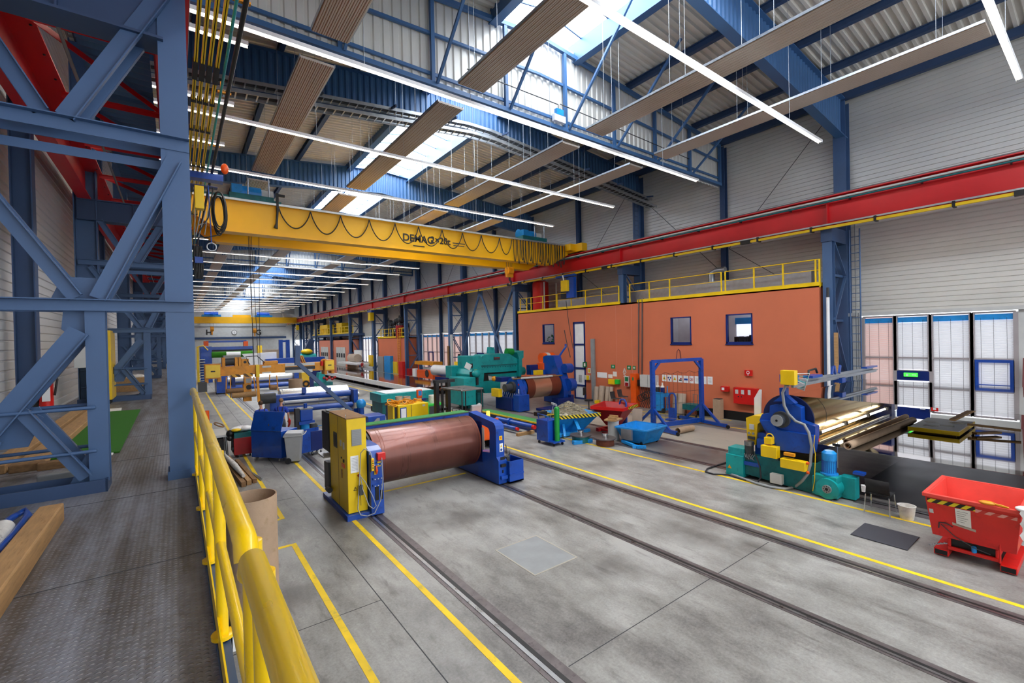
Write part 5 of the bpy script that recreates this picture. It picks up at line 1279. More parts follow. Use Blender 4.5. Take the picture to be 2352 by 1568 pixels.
bn = thing('long_bench', 'long low blue trough with green mat beside the hydraulic cylinders', 'trough', (12.8, 17.3, 0))
MB().box(12.55, 13.15, 14.9, 20.0, .0, .42).build('body', 'navy', bn); MB().box(12.55, 13.15, 14.9, 20.0, .42, .44).build('green_mat', 'green_mat', bn); MB().box(12.5, 12.55, 14.9, 20, .4, .46).build('edge', 'line_yellow', bn)
# forklift
t = thing('forklift', 'forklift with flat overhead guard and black mast behind the brown roller', 'forklift', (9.2, 15.8, 0))
MB().add([(8.62, 16.6, 2.16), (8.74, 15.1, 2.16), (9.78, 15.15, 2.16), (9.74, 16.5, 2.16), (8.62, 16.6, 2.22), (8.74, 15.1, 2.22), (9.78, 15.15, 2.22), (9.74, 16.5, 2.22)], [(3, 2, 1, 0), (4, 5, 6, 7), (0, 1, 5, 4), (1, 2, 6, 5), (2, 3, 7, 6), (3, 0, 4, 7)]).build('overhead_guard', 'steel', t, .02)
for x, y in ((8.68, 16.5), (8.8, 15.18), (9.7, 15.2), (9.68, 16.4)): MB().tube([(x, y, 2.17), (x, y, 1.3), (x + (.0), y + (.1 if y > 16 else -.1), .8)], .026, 8).build('guard_post', 'anthracite', t)
mx = [Z('m', x, 500, Y=17.0).x for x in (1530, 1780)]; zt = Z('m', 1560, 215, Y=17.0).z
b = MB()
for x in (mx[0], mx[1]):
    b.box(x - .07, x + .07, 16.9, 17.05, .05, zt).box(x - .05, x + .05, 17.05, 17.16, .05, zt - .1)
b.build('mast', 'black', t); MB().box(mx[0] - .1, mx[1] + .3, 16.92, 17.1, zt - .12, zt).box(mx[0], mx[1], 16.95, 17.02, 1.2, 1.3).box(mx[0] + .2, mx[0] + .26, 16.95, 17.0, .3, zt).build('mast_crossbar', 'black', t)
MB().box(8.75, 9.75, 15.0, 16.8, .25, .75).build('chassis', 'orange', t, .05); MB().box(8.85, 9.75, 14.35, 15.05, .3, 1.05).build('counterweight', 'orange', t, .06)
MB().cbox((9.3, 15.3, .95), .5, .45, .14).cbox((9.35, 15.08, 1.3), .46, .12, .6, 0, 0, 0, .15).build('driver_seat', 'grey_plastic', t, .03)
MB().torus((9.05, 16.1, 1.28), (0, -.5, 1), .17, .016, 22, 6).tube([(9.05, 16.1, 1.28), (9.05, 16.4, .8)], .022, 6).build('steering_wheel', 'anthracite', t)
MB().sph((9.55, 15.15, 1.55), .08, 12, 8).build('work_lamp', 'grey_white', t)
b = MB()
for x in (8.72, 9.72):
    for y, r in ((16.5, .3), (14.75, .24)): b.cyl((x - .09, y, r), (x + .09, y, r), r, 22)
b.build('wheel', 'rubber', t)
p = at(1121, 952, Y=14.6)
MB().cyl(p + V((0, 0, -.14)), p + V((0, 0, .14)), .085, 18, r2=.06).build('beacon', 'beacon_lit', t)
q = at(1119, 970, Y=14.6); MB().cbox(q + V((0, 0, -.05)), .46, .4, .24).build('battery_hood', 'orange', t, .04); MB().box(9.7, q.x - .1, 14.5, 14.7, q.z - .15, q.z - .02).build('carrier_arm', 'orange', t)
q = at(1140, 970, Y=14.4); MB().cbox(q, .14, .1, .34).build('bracket', 'orange', t)
b = MB()
for px in (1076, 1084, 1093): q = at(px, 955, Y=14.0); b.tube([q + V((0, 0, -.2)), q + V((.01, 0, .14))], .012, 6)
b.build('fork_tine_clip', 'orange_yellow', t)
# green machine and white drum beside the forklift
t = thing('pallet_truck', 'bright green pallet truck with white drum left of the forklift mast', 'truck', (10.5, 20.5, 0))
a, c = Z('m', 1350, 740, Y=20), Z('m', 1700, 930, Y=20)
MB().box(a.x, c.x, 20, 21, .1, a.z).build('body', 'green_lamp', t, .02); MB().box(a.x + .05, c.x - .1, 19.97, 20.0, .3, a.z - .1).build('panel', 'dark_grey', t)
a, c = Z('m', 1395, 540, Y=20.4), Z('m', 1510, 730, Y=20.4); MB().cyl(((a.x + c.x) / 2, 20.4, c.z), ((a.x + c.x) / 2, 20.4, a.z), (c.x - a.x) * .75, 22).build('drum', 'plastic_wrap', t)
# yellow electrics cabinet with cables on top
t = thing('cable_cabinet', 'low yellow electrics cabinet with rope heap on top behind the roller', 'cabinet', (9.2, 18.6, 0))
a, c = Z('m', 700, 770, Y=18.2), Z('m', 1355, 735, Y=18.2); lf = Z('m', 525, 760, Y=18.6)
MB().box(a.x, c.x, 18.2, 18.9, .06, a.z).build('body', 'cabinet_yellow', t, .02); MB().box(lf.x, a.x - .12, 18.3, 18.9, .06, a.z - .02).build('side_cabinet', 'cabinet_yellow', t, .01); MB().box(a.x - .12, a.x, 18.35, 18.9, .06, a.z - .1).build('gap', 'anthracite', t)
p, q = Z('m', 745, 815, Y=18.19), Z('m', 885, 1060, Y=18.19); MB().box(p.x, q.x, 18.17, 18.2, q.z, p.z).build('door_frame', 'machine_blue', t); MB().box(p.x + .03, q.x - .03, 18.16, 18.17, q.z, p.z - .04).build('sheet', 'white', t)
p = Z('m', 990, 900, Y=18.19); MB().box(p.x - .008, p.x + .008, 18.19, 18.2, .1, a.z - .03).build('door_seam', 'dark_grey', t); p = Z('m', 1255, 755, Y=18.19); MB().box(p.x - .06, p.x + .06, 18.19, 18.2, p.z - .04, p.z + .04).build('type_plate', 'grey_white', t)
b = MB(); random.seed(5)
for k in range(14):
    x = a.x - .2 + (c.x - a.x) * random.random(); y = 18.4 + .4 * random.random(); b.torus((x, y, a.z + .05 + .07 * random.random()), (random.random() - .5, random.random() - .5, 1), .12 + .12 * random.random(), .028, 14, 6)
tag(b.build('rope_heap', 'orange_yellow', None), 'tangle of olive ropes heaped on the low yellow cabinet', 'ropes', None, 'stuff')
t = thing('blue_trestle', 'blue trestle frame between yellow cabinet and teal container', 'trestle', (9, 19.5, 0))
p, q = Z('m', 450, 690, Y=19.4), Z('m', 500, 1000, Y=19.4); MB().box(p.x, q.x, 19.3, 19.5, 0, p.z).box(p.x, Z('m', 1300, 650, Y=19.4).x, 19.36, 19.48, p.z - .1, p.z).build('frame', 'navy', t)
t = thing('floor_drive', 'blue drive housing on the floor left of the yellow cabinet', 'drive', (6.6, 17.5, 0))
p, q = Z('m', 50, 1015, Y=17), Z('m', 430, 960, Y=17); MB().box(p.x, q.x, 17, 17.8, 0.03, q.z).build('housing', 'machine_blue', t, .02); p, q = Z('m', 180, 1110, Y=16.98), Z('m', 300, 1030, Y=16.98); MB().prism([(p.x, p.z), (q.x, p.z), (q.x, q.z), (p.x + .12, q.z)], 'y', 16.97, 17.0).build('plate', 'grey', t)
t = thing('teal_container', 'open teal steel container with white covers beside the rails', 'container', (10.7, 25, 0))
p = Z('h', 400, 1190, Y=24.6); q = Z('h', 870, 1150, Y=25.6); r_ = Z('h', 560, 1200, Y=24.2)
MB().box(p.x, p.x + 3.2, 24.2, 26.0, .75, p.z).build('body', 'teal', t, .02); MB().box(p.x + .1, p.x + .8, 24.3, 25.9, .1, .75).box(p.x + 2.3, p.x + 3.1, 24.3, 25.9, .1, .75).build('legs', 'teal_dark', t); MB().box(p.x + .3, p.x + 3.1, 24.3, 25.9, p.z, p.z + .04).build('cover', 'white', t)
p = Z('h', 948, 1185, Y=19.6); rm = thing('wall_terminal', 'orange operator terminal with blue screen on a thin post', 'terminal', (p.x, 19.6, 0))
MB().box(p.x - .13, p.x + .13, 19.55, 19.68, p.z - .2, p.z + .2).build('case', 'orange', rm, .03); MB().box(p.x - .07, p.x + .09, 19.54, 19.55, p.z - .08, p.z + .15).build('screen', 'light_blue', rm); MB().tube([(p.x, 19.64, 0), (p.x, 19.64, p.z - .2)], .02, 6).build('post', 'grey', rm)
for px in (757, 930):
    p = Z('m', px, 640, Y=19.0); solo('cardboard_tube', MB().tubeh((p.x, 19.2, .02), (p.x, 19.2, p.z + .14), .16, .02, 24), 'cardboard_pale', 'short cardboard tube behind the rope heap, %s one' % ('left' if px < 800 else 'right'), 'cardboard tube', 'short cardboard tubes')
# ---- teal press
t = thing('teal_press', 'large teal plate rolling press in front of the glazed bay', 'press', (17, 24.5, 0))
YP = 24.0
def xp(*pts, Y=YP): return xz('n', Y, *pts)
MB().prism(xp((495, 400), (640, 300), (1120, 275), (1280, 375), (1310, 620), (540, 672)), 'y', YP, YP + 1.2).build('upper_beam', 'teal', t, .03)
MB().prism(xp((500, 520), (1300, 470), (1300, 490), (500, 545)), 'y', YP - .04, YP).build('ledge', 'teal_dark', t)
MB().prism(xp((305, 330), (470, 318), (480, 520), (540, 660), (520, 930), (300, 940), (250, 690), (310, 590)), 'y', YP - .5, YP + 1.3).build('left_frame', 'teal', t, .03)
MB().prism(xp((1250, 250), (1380, 215), (1380, 360), (1350, 380), (1355, 640), (1330, 735), (1290, 735), (1290, 380)), 'y', YP - .2, YP + 1.3).build('right_frame', 'teal', t, .03)
MB().prism(xp((520, 830), (900, 815), (900, 1040), (590, 1060)), 'y', YP - .3, YP + 1.2).build('lower_beam', 'teal', t, .02)
MB().prism(xp((720, 700), (1320, 655), (1320, 735), (980, 760)), 'y', YP + .1, YP + 1.).build('wedge', 'teal', t, .01)
MB().prism(xp((560, 690), (1310, 632), (1310, 655), (720, 700), (740, 820), (560, 830)), 'y', YP + .1, YP + .9).build('rollers_gap', 'black', t)
a, c = xp((20, 750), (260, 1110)); MB().box(a[0], c[0], YP - 1.2, YP + .6, .25, a[1]).build('drive_housing', 'teal', t, .03)
a, c = xp((-5, 520), (120, 750), Y=YP + 1.6); MB().box(a[0] - .3, c[0], YP + 1.2, YP + 2, c[1], a[1]).build('switch_cabinet', 'teal', t, .02)
b = MB()
for q in ((440, 1060, 560, 1280), (250, 1100, 330, 1270)):
    a, c = xp((q[0], q[1]), (q[2], q[3]), Y=YP - .4); b.box(a[0], c[0], YP - .7, YP + .4, 0, a[1])
b.build('leg', 'teal_dark', t)
a = xp((850, 215))[0]; MB().prism(xp((810, 280), (825, 150), (845, 145), (850, 215), (875, 215), (880, 150), (895, 150), (915, 275)), 'y', YP + .4, YP + .8).build('top_bracket', 'teal', t)
a, c = xp((815, 350), (940, 400)); pl_ = MB().box(a[0], c[0], YP - .03, YP, c[1], a[1]).build('name_plate', 'dark_grey', t); MB().box(a[0] + .06, c[0] - .06, YP - .035, YP - .03, c[1] + .12, a[1] - .02).build('red_panel', 'dark_red', pl_)
a, c = xp((1105, 240), (1230, 240)); MB().cyl((a[0], YP + .2, a[1]), (c[0], YP + .2, c[1]), .22, 18).build('motor', 'green_bottle', t)
a = xp((470, 680), Y=YP - .6)[0]; MB().sph((a[0], YP - .6, a[1]), .3, 16, 10, sz=(1, .8, .8)).build('hydraulic_head', 'teal', t)
a, c = xp((335, 480), (400, 560), Y=YP - .52); MB().box(a[0], c[0], YP - .53, YP - .5, c[1], a[1]).box(a[0], c[0], YP - .53, YP - .5, c[1] - .55, a[1] - .5).build('slots', 'black', t)
a = xp((300, 530), Y=YP - .55)[0]; MB().cbox((a[0], YP - .58, a[1]), .42, .02, .36, 0, 0, .5).build('hanging_note', 'white', t)
a, c = xp((465, 760), (510, 900), Y=YP - .55); MB().box(a[0], c[0], YP - .6, YP - .52, c[1], a[1]).build('control_panel', 'anthracite', t); a, c = xp((435, 600), (485, 640), Y=YP - .55); MB().box(a[0], c[0], YP - .57, YP - .52, c[1], a[1]).build('warning_sticker', 'yellow', t)
a, c = xp((1330, 590), (1430, 660)); MB().cyl((a[0], YP + .1, (a[1] + c[1]) / 2), (c[0], YP + .1, (a[1] + c[1]) / 2), .28, 18).build('end_cylinder', 'teal', t)
b = MB()
for k in range(14):
    f = .06 + .07 * k; a, c = xp((540, 560))[0], xp((1270, 520))[0]; x = a[0] + (c[0] - a[0]) * f; b.cyl((x, YP - .02, a[1] + (c[1] - a[1]) * f), (x, YP, a[1] + (c[1] - a[1]) * f), .035, 8)
b.build('bolt', 'teal_dark', t)
a, c = xp((120, 0))[0], 0
# ---- second roller machine (copper and brown)
t = thing('roller_stand', 'blue machine with shiny copper roller before the orange office', 'machine', (17.3, 21, 0))
cy, cz, rr = 20.95, 1.22, .66
ro = MB().cyl((16.15, cy, cz), (18.75, cy, cz), rr, 56).build('roller', 'copper_roll', t); b = MB().cyl((16.15, cy, cz), (16.72, cy, cz), rr + .006, 56).cyl((18.0, cy, cz), (18.75, cy, cz), rr + .006, 56); b.build('brown_end', 'brown_band', ro)
MB().cyl((15.95, cy, cz), (16.15, cy, cz), rr - .06, 40).build('end_disc', 'machine_blue', ro)
pr = [(20.0, .05), (22.0, .05), (22.0, .9), (21.6, 1.5), (21.3, 1.8), (20.6, 1.8), (20.3, 1.4), (20.1, .9)]
MB().prism(pr, 'x', 15.55, 15.9).build('left_stand', 'machine_blue', t, .02); MB().cyl((14.95, cy, cz + .1), (15.6, cy, cz + .1), .22, 20).cyl((15.4, cy, cz + .1), (15.56, cy, cz + .1), .33, 24).build('shaft', 'dark_grey', t)
a, c = Z('n', 825, 965, X=14.9), Z('n', 975, 1145, X=14.9); MB().box(14.7, 14.95, c.y, a.y, c.z, a.z).build('junction_box', 'yellow', t, .01)
MB().box(15.2, 15.95, 19.95, 20.5, .03, .95).build('front_box', 'machine_blue', t, .02); MB().box(15.1, 15.4, 20.5, 22.1, .03, .75).build('drive_unit', 'navy', t, .02)
MB().sph((15.2, 22.35, 1.75), .16, 14, 8).build('orange_cap', 'orange_yellow', t); MB().box(15.2, 15.9, 21.6, 22.3, 1.6, 1.85).build('head_box', 'navy', t)
MB().prism([(20.3, .05), (22.2, .05), (22.2, 2.9), (21.9, 3.0), (21.2, 3.0), (21.0, 2.5), (20.5, 1.6), (20.3, .9)], 'x', 18.95, 19.55).build('right_stand', 'machine_blue', t, .03)
MB().box(18.2, 19.5, 20.0, 20.6, .03, .45).box(19.3, 19.55, 20.05, 20.5, .4, .6).build('base_box', 'navy', t, .02); MB().cyl((19.25, 20.3, 1.2), (19.7, 20.3, 1.2), .4, 18).cyl((19.2, 20.5, 2.2), (19.75, 20.5, 2.2), .3, 16).build('gear_cover', 'machine_blue', t, .01)
a = Z('f', 1410, 360, Y=22.4); c = Z('f', 1560, 350, Y=22.4); mt = MB().cyl((a.x, 22.4, a.z), (c.x, 22.4, c.z), .33, 24).build('motor', 'orange', t); MB().cyl((a.x + .32, 22.4, a.z), (a.x + .6, 22.4, a.z), .336, 24).build('label_band', 'grey_white', mt)
a, c = Z('f', 1420, 425, Y=22.2), Z('f', 1550, 505, Y=22.2); MB().box(a.x, c.x, 22.1, 22.7, c.z, a.z).build('gearbox', 'orange', t, .02); MB().box(a.x - .7, c.x + .2, 22.0, 22.5, c.z - .3, c.z).build('bridge', 'machine_blue', t, .02)
a, c = Z('f', 1345, 525, Y=21.8), Z('f', 1440, 580, Y=21.8); MB().box(a.x, c.x, 21.8, 22.1, c.z, a.z).build('yellow_box', 'yellow', t, .01); a, c = Z('f', 1265, 455, Y=22.6), Z('f', 1395, 575, Y=22.6); MB().box(a.x, c.x, 22.6, 23.0, c.z, a.z).build('blue_cabinet', 'navy', t, .01)
b = MB().tube([Z('f', 1030, 640, Y=20.6), Z('f', 1690, 590, Y=20.6)], .045, 8).build('copper_bar', 'wood_dark', t); MB().tube([Z('f', 1140, 632, Y=20.55), Z('f', 1560, 600, Y=20.55)], .06, 8).build('lamp_bar', 'grey_white', t)
MB().tube([(19.3, 21.5, 2.95), (19.7, 21.5, 2.9), (20.2, 21.6, 3.3), (20.4, 21.6, 3.5), (20.4, 21.6, 3.7)], .07, 8).build('cable_arm', 'machine_blue', t)
b = MB(); random.seed(2)
for k in range(8): y = 20.3 + .2 * k; b.tube([(15.5, y, 1.0), (15.3, y - .1, .6 + .1 * (k % 3)), (15.35, y + .1, .25), (15.2, y + .05, .1)], .018, 5)
b.build('cable', 'grey', t)
MB().cyl((15.54, 20.4, 1.5), (15.55, 20.4, 1.5), .06, 14).build('stop_button', 'red', t); MB().box(15.53, 15.55, 20.36, 20.44, 1.0, 1.25).build('plate', 'white', t)
cb = MB().tube([Z('f', 1720, -10, X=21.2), Z('f', 1745, 120, X=21.0), Z('f', 1800, 350, X=20.6)], .025, 5)
cb.tube([at(1300, 690, X=21.3), at(1306, 740, X=21.2), at(1316, 800, X=20.7)], .02, 5)
solo('hanging_cable', cb, 'anthracite', 'black cable hanging from the blue box down to the copper roller machine', 'cable')
# ---- silver roller machine, blue post, hanging spreader
t = thing('roller_stand', 'blue framed machine with long silver roller behind the workers', 'machine', (5.8, 25.5, 0))
cy, cz = 25.7, 1.2; ro = MB().cyl((4.15, cy, cz), (7.5, cy, cz), .60, 48).build('roller', 'silver_roll', t)
b = MB()
for x in (4.25, 5.9, 7.4): b.cyl((x, cy, cz), (x + .02, cy, cz), .604, 48)
b.build('seam', 'grey', ro)
pp = [Z('l', x, y, Y=24.9) for x, y in ((0, 1020), (1350, 920))]; MB().tube(pp, .17, 14).build('upper_tube', 'machine_blue', t)
pp = [Z('l', x, y, Y=24.7) for x, y in ((60, 1245), (1390, 1140))]; MB().tube(pp, .15, 14).build('lower_tube', 'machine_blue', t)
a, c = Z('l', 1385, 855, Y=24.9), Z('l', 1480, 1290, Y=24.9); MB().box(a.x, c.x, 24.6, 26.3, 0, a.z).build('right_stand', 'machine_blue', t, .02); MB().cyl((c.x, 25.6, 1.2), (c.x + .35, 25.6, 1.2), .15, 14).build('shaft_end', 'steel', t)
a, c = Z('k', 1385, 1140, Y=24.8), Z('k', 1590, 1400, Y=24.8); MB().box(a.x, c.x, 24.6, 26.3, .1, a.z).build('left_stand', 'machine_blue', t, .02); a = Z('k', 1420, 1190, Y=24.4); MB().cyl(a - V((.45, 0, 0)), a + V((.2, 0, 0)), .25, 18).build('drive', 'dark_grey', t)
b = MB()
for x in (480, 955): p = Z('l', x, 930, Y=24.75); b.box(p.x - .09, p.x + .09, 24.65, 24.85, p.z, p.z + .3)
b.build('lug', 'machine_blue', t)
p = Z('l', 1560, 1130, Y=24.2); q_ = thing('blue_vessel', 'blue and white round tank on a stand right of the silver roller', 'tank', (p.x, 24.2, 0)); MB().sph(p, .26, 16, 10).build('vessel', 'light_blue', q_); MB().cyl((p.x, 24.2, 0), (p.x, 24.2, p.z - .2), .15, 12).build('stand', 'machine_blue', q_); MB().cyl(p + V((-.3, 0, -.2)), p + V((-.3, 0, .1)), .12, 12).build('filter', 'chrome', q_)
solo('lifting_fork', MB().box(9.3, 10.4, 25.8, 26.0, .02, .1).box(9.3, 10.6, 26.4, 26.6, .02, .1).box(9.2, 9.35, 25.7, 26.7, .02, .3), 'black', 'black fork attachment on the floor right of the silver roller', 'fork')
p = at(703, 1000, Y=20.2)
t = thing('gear_post', 'blue gear motor post with steel cap between worker and yellow cabinet', 'machine', (p.x, 20.2, 0))
zt = at(703, 938, Y=20.2).z
MB().box(p.x - .24, p.x + .24, 20.0, 20.5, .95, zt).build('upper_housing', 'machine_blue', t, .03); MB().box(p.x - .3, p.x + .3, 19.95, 20.55, .82, .95).build('flange', 'machine_blue', t); MB().cyl((p.x, 20.25, 0), (p.x, 20.25, .82), .24, 20).build('motor', 'light_blue', t); MB().box(p.x - .26, p.x + .26, 19.98, 20.52, zt, zt + .04).cyl((p.x, 20.2, zt), (p.x, 20.2, zt + .22), .07, 12, m=1).build('cap', ['steel', 'machine_blue'], t)
MB().box(p.x - .42, p.x - .26, 20.0, 20.3, .2, zt + .05).build('hoses_cover', 'anthracite', t)
t = thing('lifting_spreader', 'orange-yellow lifting spreader beam hanging from the near crane ropes', 'spreader', (3.6, 23.5, 3))
YS = 23.45
a, c = Z('k', 160, 565, Y=YS), Z('l', 840, 520, Y=YS)
MB().box(a.x + .2, c.x, YS, YS + .4, 2.79, 3.2).build('beam', 'orange_yellow', t, .01)
for nm, p, q in (('left', Z('k', 180, 570, Y=YS - .2), Z('k', 465, 795, Y=YS - .2)), ('right', Z('l', 885, 315, Y=YS - .2), Z('l', 1050, 480, Y=YS - .2))):
    e = MB().box(p.x - .03, q.x + .03, YS - .18, YS + .6, q.z - .05, p.z + .03).build('end_box', 'orange_yellow', t); MB().box(p.x, q.x, YS - .21, YS - .18, q.z, p.z).build('cover', 'yellow', e); m_ = (p + q) / 2; MB().box(m_.x - .08, m_.x + .08, YS - .22, YS - .21, m_.z - .025, m_.z + .025).build('slot', 'black', e); MB().box(p.x - .02, p.x + .1, YS - .1, YS + .5, q.z - .22, q.z - .05).box(q.x - .1, q.x + .04, YS - .1, YS + .5, q.z - .2, q.z - .05).build('foot', 'orange_yellow', e)
a, c = Z('k', 520, 375, Y=YS), Z('k', 850, 400, Y=YS); MB().cyl((a.x, YS + .2, 3.42), (c.x, YS + .2, 3.42), .20, 20).build('coil_drum', 'dark_grey', t); MB().box(a.x, c.x, YS, YS + .45, 3.55, 3.68).build('drum_cover', 'grey', t)
b = MB()
for x in (520, 760, 830): p = Z('k', x, 430, Y=YS); b.box(p.x - .05, p.x + .06, YS - .05, YS + .45, 3.2, 3.6)
b.build('drum_bracket', 'orange_yellow', t)
p = Z('k', 930, 500, Y=YS); MB().box(p.x - .12, p.x + .15, YS, YS + .3, 3.2, 3.5).build('gear_case', 'orange_yellow', t); MB().cyl((p.x, YS - .02, 3.36), (p.x, YS, 3.36), .06, 12).build('gear_eye', 'black', t)
for p, q in (((655, 745), (850, 790)), ((900, 725), (1080, 780))):
    a, c = Z('k', *p, Y=YS - .01), Z('k', *q, Y=YS - .01); MB().box(a.x, c.x, YS - .02, YS, c.z, a.z).build('hazard_plate', 'hazard_big', t)
b = MB()
for p, q in (((1255, 580), (1425, 605)), ((1255, 695), (1425, 715))): a, c = Z('k', *p, Y=YS), Z('k', *q, Y=YS); b.box(a.x, c.x, YS - .03, YS, c.z, a.z)
for p, q in (((120, 370), (680, 395)), ((120, 500), (640, 525))): a, c = Z('l', *p, Y=YS), Z('l', *q, Y=YS); b.box(a.x, c.x, YS - .03, YS, c.z, a.z)
b.build('slide_bar', 'grey_white', t); a, c = Z('l', 120, 440, Y=YS), Z('l', 690, 470, Y=YS); MB().box(a.x, c.x, YS - .012, YS, c.z, a.z).build('slide_gap', 'anthracite', t)
a, c = Z('k', 1290, 490, Y=YS), Z('k', 1560, 560, Y=YS); MB().box(a.x, c.x, YS, YS + .4, 3.2, a.z).build('top_box', 'orange_yellow', t, .01)
b = MB()
for x in (400, 455, 490): p = Z('l', x + 10, 270, Y=YS); b.bar((p.x, YS + .1, 3.2), (p.x - .12, YS + .1, 3.55), .05, .3, (0, 1, 0))
b.build('support_jaw', 'orange_yellow', t)
p = Z('l', 815, 380, Y=YS); MB().cyl((p.x, YS - .05, 3.02), (p.x, YS - .05, 3.25), .07, 12).build('red_tank', 'red', t); p = Z('l', 860, 300, Y=YS); MB().cyl((p.x, YS, 3.2), (p.x, YS + .05, 3.2), .16, 16).build('sheave', 'orange_yellow', t)
def arm(x0, y0, x1, y1, Yp): return (Z('k', x0, y0, Y=Yp), Z('k', x1, y1, Y=Yp))
b = MB()
for q in ((575, 790, 570, 1140), (655, 800, 660, 1180), (1095, 790, 1140, 1150), (1400, 740, 1390, 1000), (1530, 760, 1560, 1050)): p1, p2 = arm(*q, YS); b.bar(p1, p2, .04, .05, (0, 1, 0))
b.build('hanger_arm', 'orange_yellow', t)
for p, q, r_, m_ in (((680, 1140), (1145, 1105), .125, 'wood'), ((580, 1055), (905, 1035), .10, 'wood_dark'), ((1400, 985), (1530, 985), .12, 'wood_dark')):
    a, c = Z('k', *p, Y=YS - .1), Z('k', *q, Y=YS - .1); MB().cyl(a, c, r_, 18).build('core_tube', m_, t)
a, c = Z('k', 915, 800, Y=YS - .05), Z('k', 1055, 915, Y=YS - .05); w_ = MB().box(a.x, c.x, YS - .1, YS + .3, c.z, a.z).build('control_box', 'orange_yellow', t); MB().box(a.x + .06, c.x - .03, YS - .11, YS - .1, c.z + .05, a.z - .04).build('screen', 'grey', w_)
a, c = Z('k', 900, 925, Y=YS), Z('k', 1060, 1240, Y=YS); MB().box(a.x, c.x, YS, YS + .35, c.z, a.z).build('winch_box', 'orange_yellow', t); MB().cyl(((a.x + c.x) / 2 + .05, YS - .02, a.z - .15), ((a.x + c.x) / 2 + .05, YS, a.z - .15), .11, 14).build('winch_eye', 'black', t)
b = MB()
for px0, px1 in ((572, 585), (576, 583), (579, 595), (597, 598)): b.tube([(at(px0, 572, Y=23.5).x, 23.7, 9.4), (at(px1, 845, Y=23.5).x, 23.6, 3.1)], .014, 4)
b.tube([(2.6, 23.4, 3.25), (2.45, 23.3, 3.6), (2.9, 23.3, 3.62), (3.2, 23.4, 3.3)], .02, 5)
b.build('wire_rope', 'anthracite', t); a, c = Z('k', 1135, 560, Y=YS - .05), Z('k', 1205, 790, Y=YS - .05); MB().box(a.x, c.x, YS - .12, YS + .4, c.z, a.z).build('hook_plate', 'cabinet_yellow', t)
a, c = Z('k', 1165, 790, Y=22.8), Z('k', 1195, 1260, Y=22.8); MB().bar(a, c, .1, .12, (0, 1, 0)).build('hook_bar', 'orange_yellow', t)
# ================================================================== orange office built in along the right wall
OX = 21.45
def holed(x, x2, y0, y1, z0, z1, holes, m=0):
    ys = sorted({y0, y1, *[h[0] for h in holes], *[h[1] for h in holes]}); zs = sorted({z0, z1, *[h[2] for h in holes], *[h[3] for h in holes]})
    b = MB()
    for a, c in zip(ys, ys[1:]):
        for d, e in zip(zs, zs[1:]):
            if any(h[0] <= (a + c) / 2 <= h[1] and h[2] <= (d + e) / 2 <= h[3] for h in holes): continue
            b.box(x, x2, a, c, d, e)
    return b
W1, W2, W3, D1 = (23.85, 25.1, 3.70, 5.09), (13.25, 14.46, 3.64, 5.08), (10.14, 11.40, 3.64, 5.08), (20.85, 21.92, 0, 5.12)
b = holed(OX, OX + .2, 7.42, 28.0, 0, 6.1, (W1, W2, W3, D1)); b.box(OX + .2, 23.6, 7.42, 7.6, 0, 6.1).box(OX + .2, 23.6, 27.8, 28, 0, 6.1).box(OX, 23.6, 7.42, 28, 6.0, 6.1)
ow = struct('wall_office', b, 'office_orange', 'long orange plastered office wall with blue framed windows', 'wall')
struct('baseboard_office', MB().box(OX - .03, OX + .01, 8.0, 13.0, 0, .42), 'black', 'black skirting along the foot of the orange office wall', 'skirting')
b = MB()
for px in (1345, 1415, 1451): y = at(px, 760, X=OX).y; b.box(OX - .004, OX, y - .012, y + .012, 0, 6.0)
b.build('expansion_joint', 'office_pink', ow)
struct('trim_office', MB().box(OX - .06, OX + .05, 7.38, 16.6, 6.06, 6.22).box(OX - .06, OX + .05, 17.9, 28, 6.06, 6.22).box(OX, 23.6, 7.38, 7.46, 6.06, 6.2), 'yellow', 'yellow toe board along the top of the orange office', 'trim')
b = MB().box(23.5, 23.58, 7.6, 27.8, 2.6, 6.0).box(OX + .2, 23.5, 7.6, 27.8, 2.55, 2.62).box(OX + .2, 23.5, 7.6, 27.8, 5.9, 6.0)
for y in (8.9, 12.4, 15.4, 22.7, 26.3): b.box(OX + .2, 23.5, y - .04, y + .04, 2.6, 6.0)
struct('wall_office_inner', b, 'white', 'white rooms seen through the office windows', 'wall')
def owin(n, w, lab):
    y0, y1, z0, z1 = w
    t = thing('window_%d' % n, lab, 'window', (OX, (y0 + y1) / 2, z0), kind='structure')
    b = MB()
    for q in ((y0, y1, z1 - .06, z1), (y0, y1, z0, z0 + .11), (y0, y0 + .06, z0, z1), (y1 - .07, y1, z0, z1)): b.box(OX - .02, OX + .12, *q)
    b.build('frame', 'navy', t); MB().box(OX + .08, OX + .088, y0 + .06, y1 - .06, z0 + .1, z1 - .06).build('pane', 'glass', t)
    MB().box(OX - .05, OX + .02, y0 - .03, y1 + .03, z0 - .04, z0 + .02).build('sill', 'navy', t)
owin(13, W1, 'small blue framed office window left of the tall white door'); owin(14, W2, 'blue framed office window, middle one in the orange wall'); owin(15, W3, 'blue framed office window with a person inside, right end of the orange wall')
for y, l in ((24.4, 'left'), (13.9, 'middle'), (10.7, 'right')):
    o = solo('ceiling_lamp', MB().box(22.2, 22.9, y - 1.0, y + 1.0, 5.86, 5.9), 'room_lamp', 'flat ceiling lamp in the %s office room' % l, 'lamp', 'office ceiling lamps')
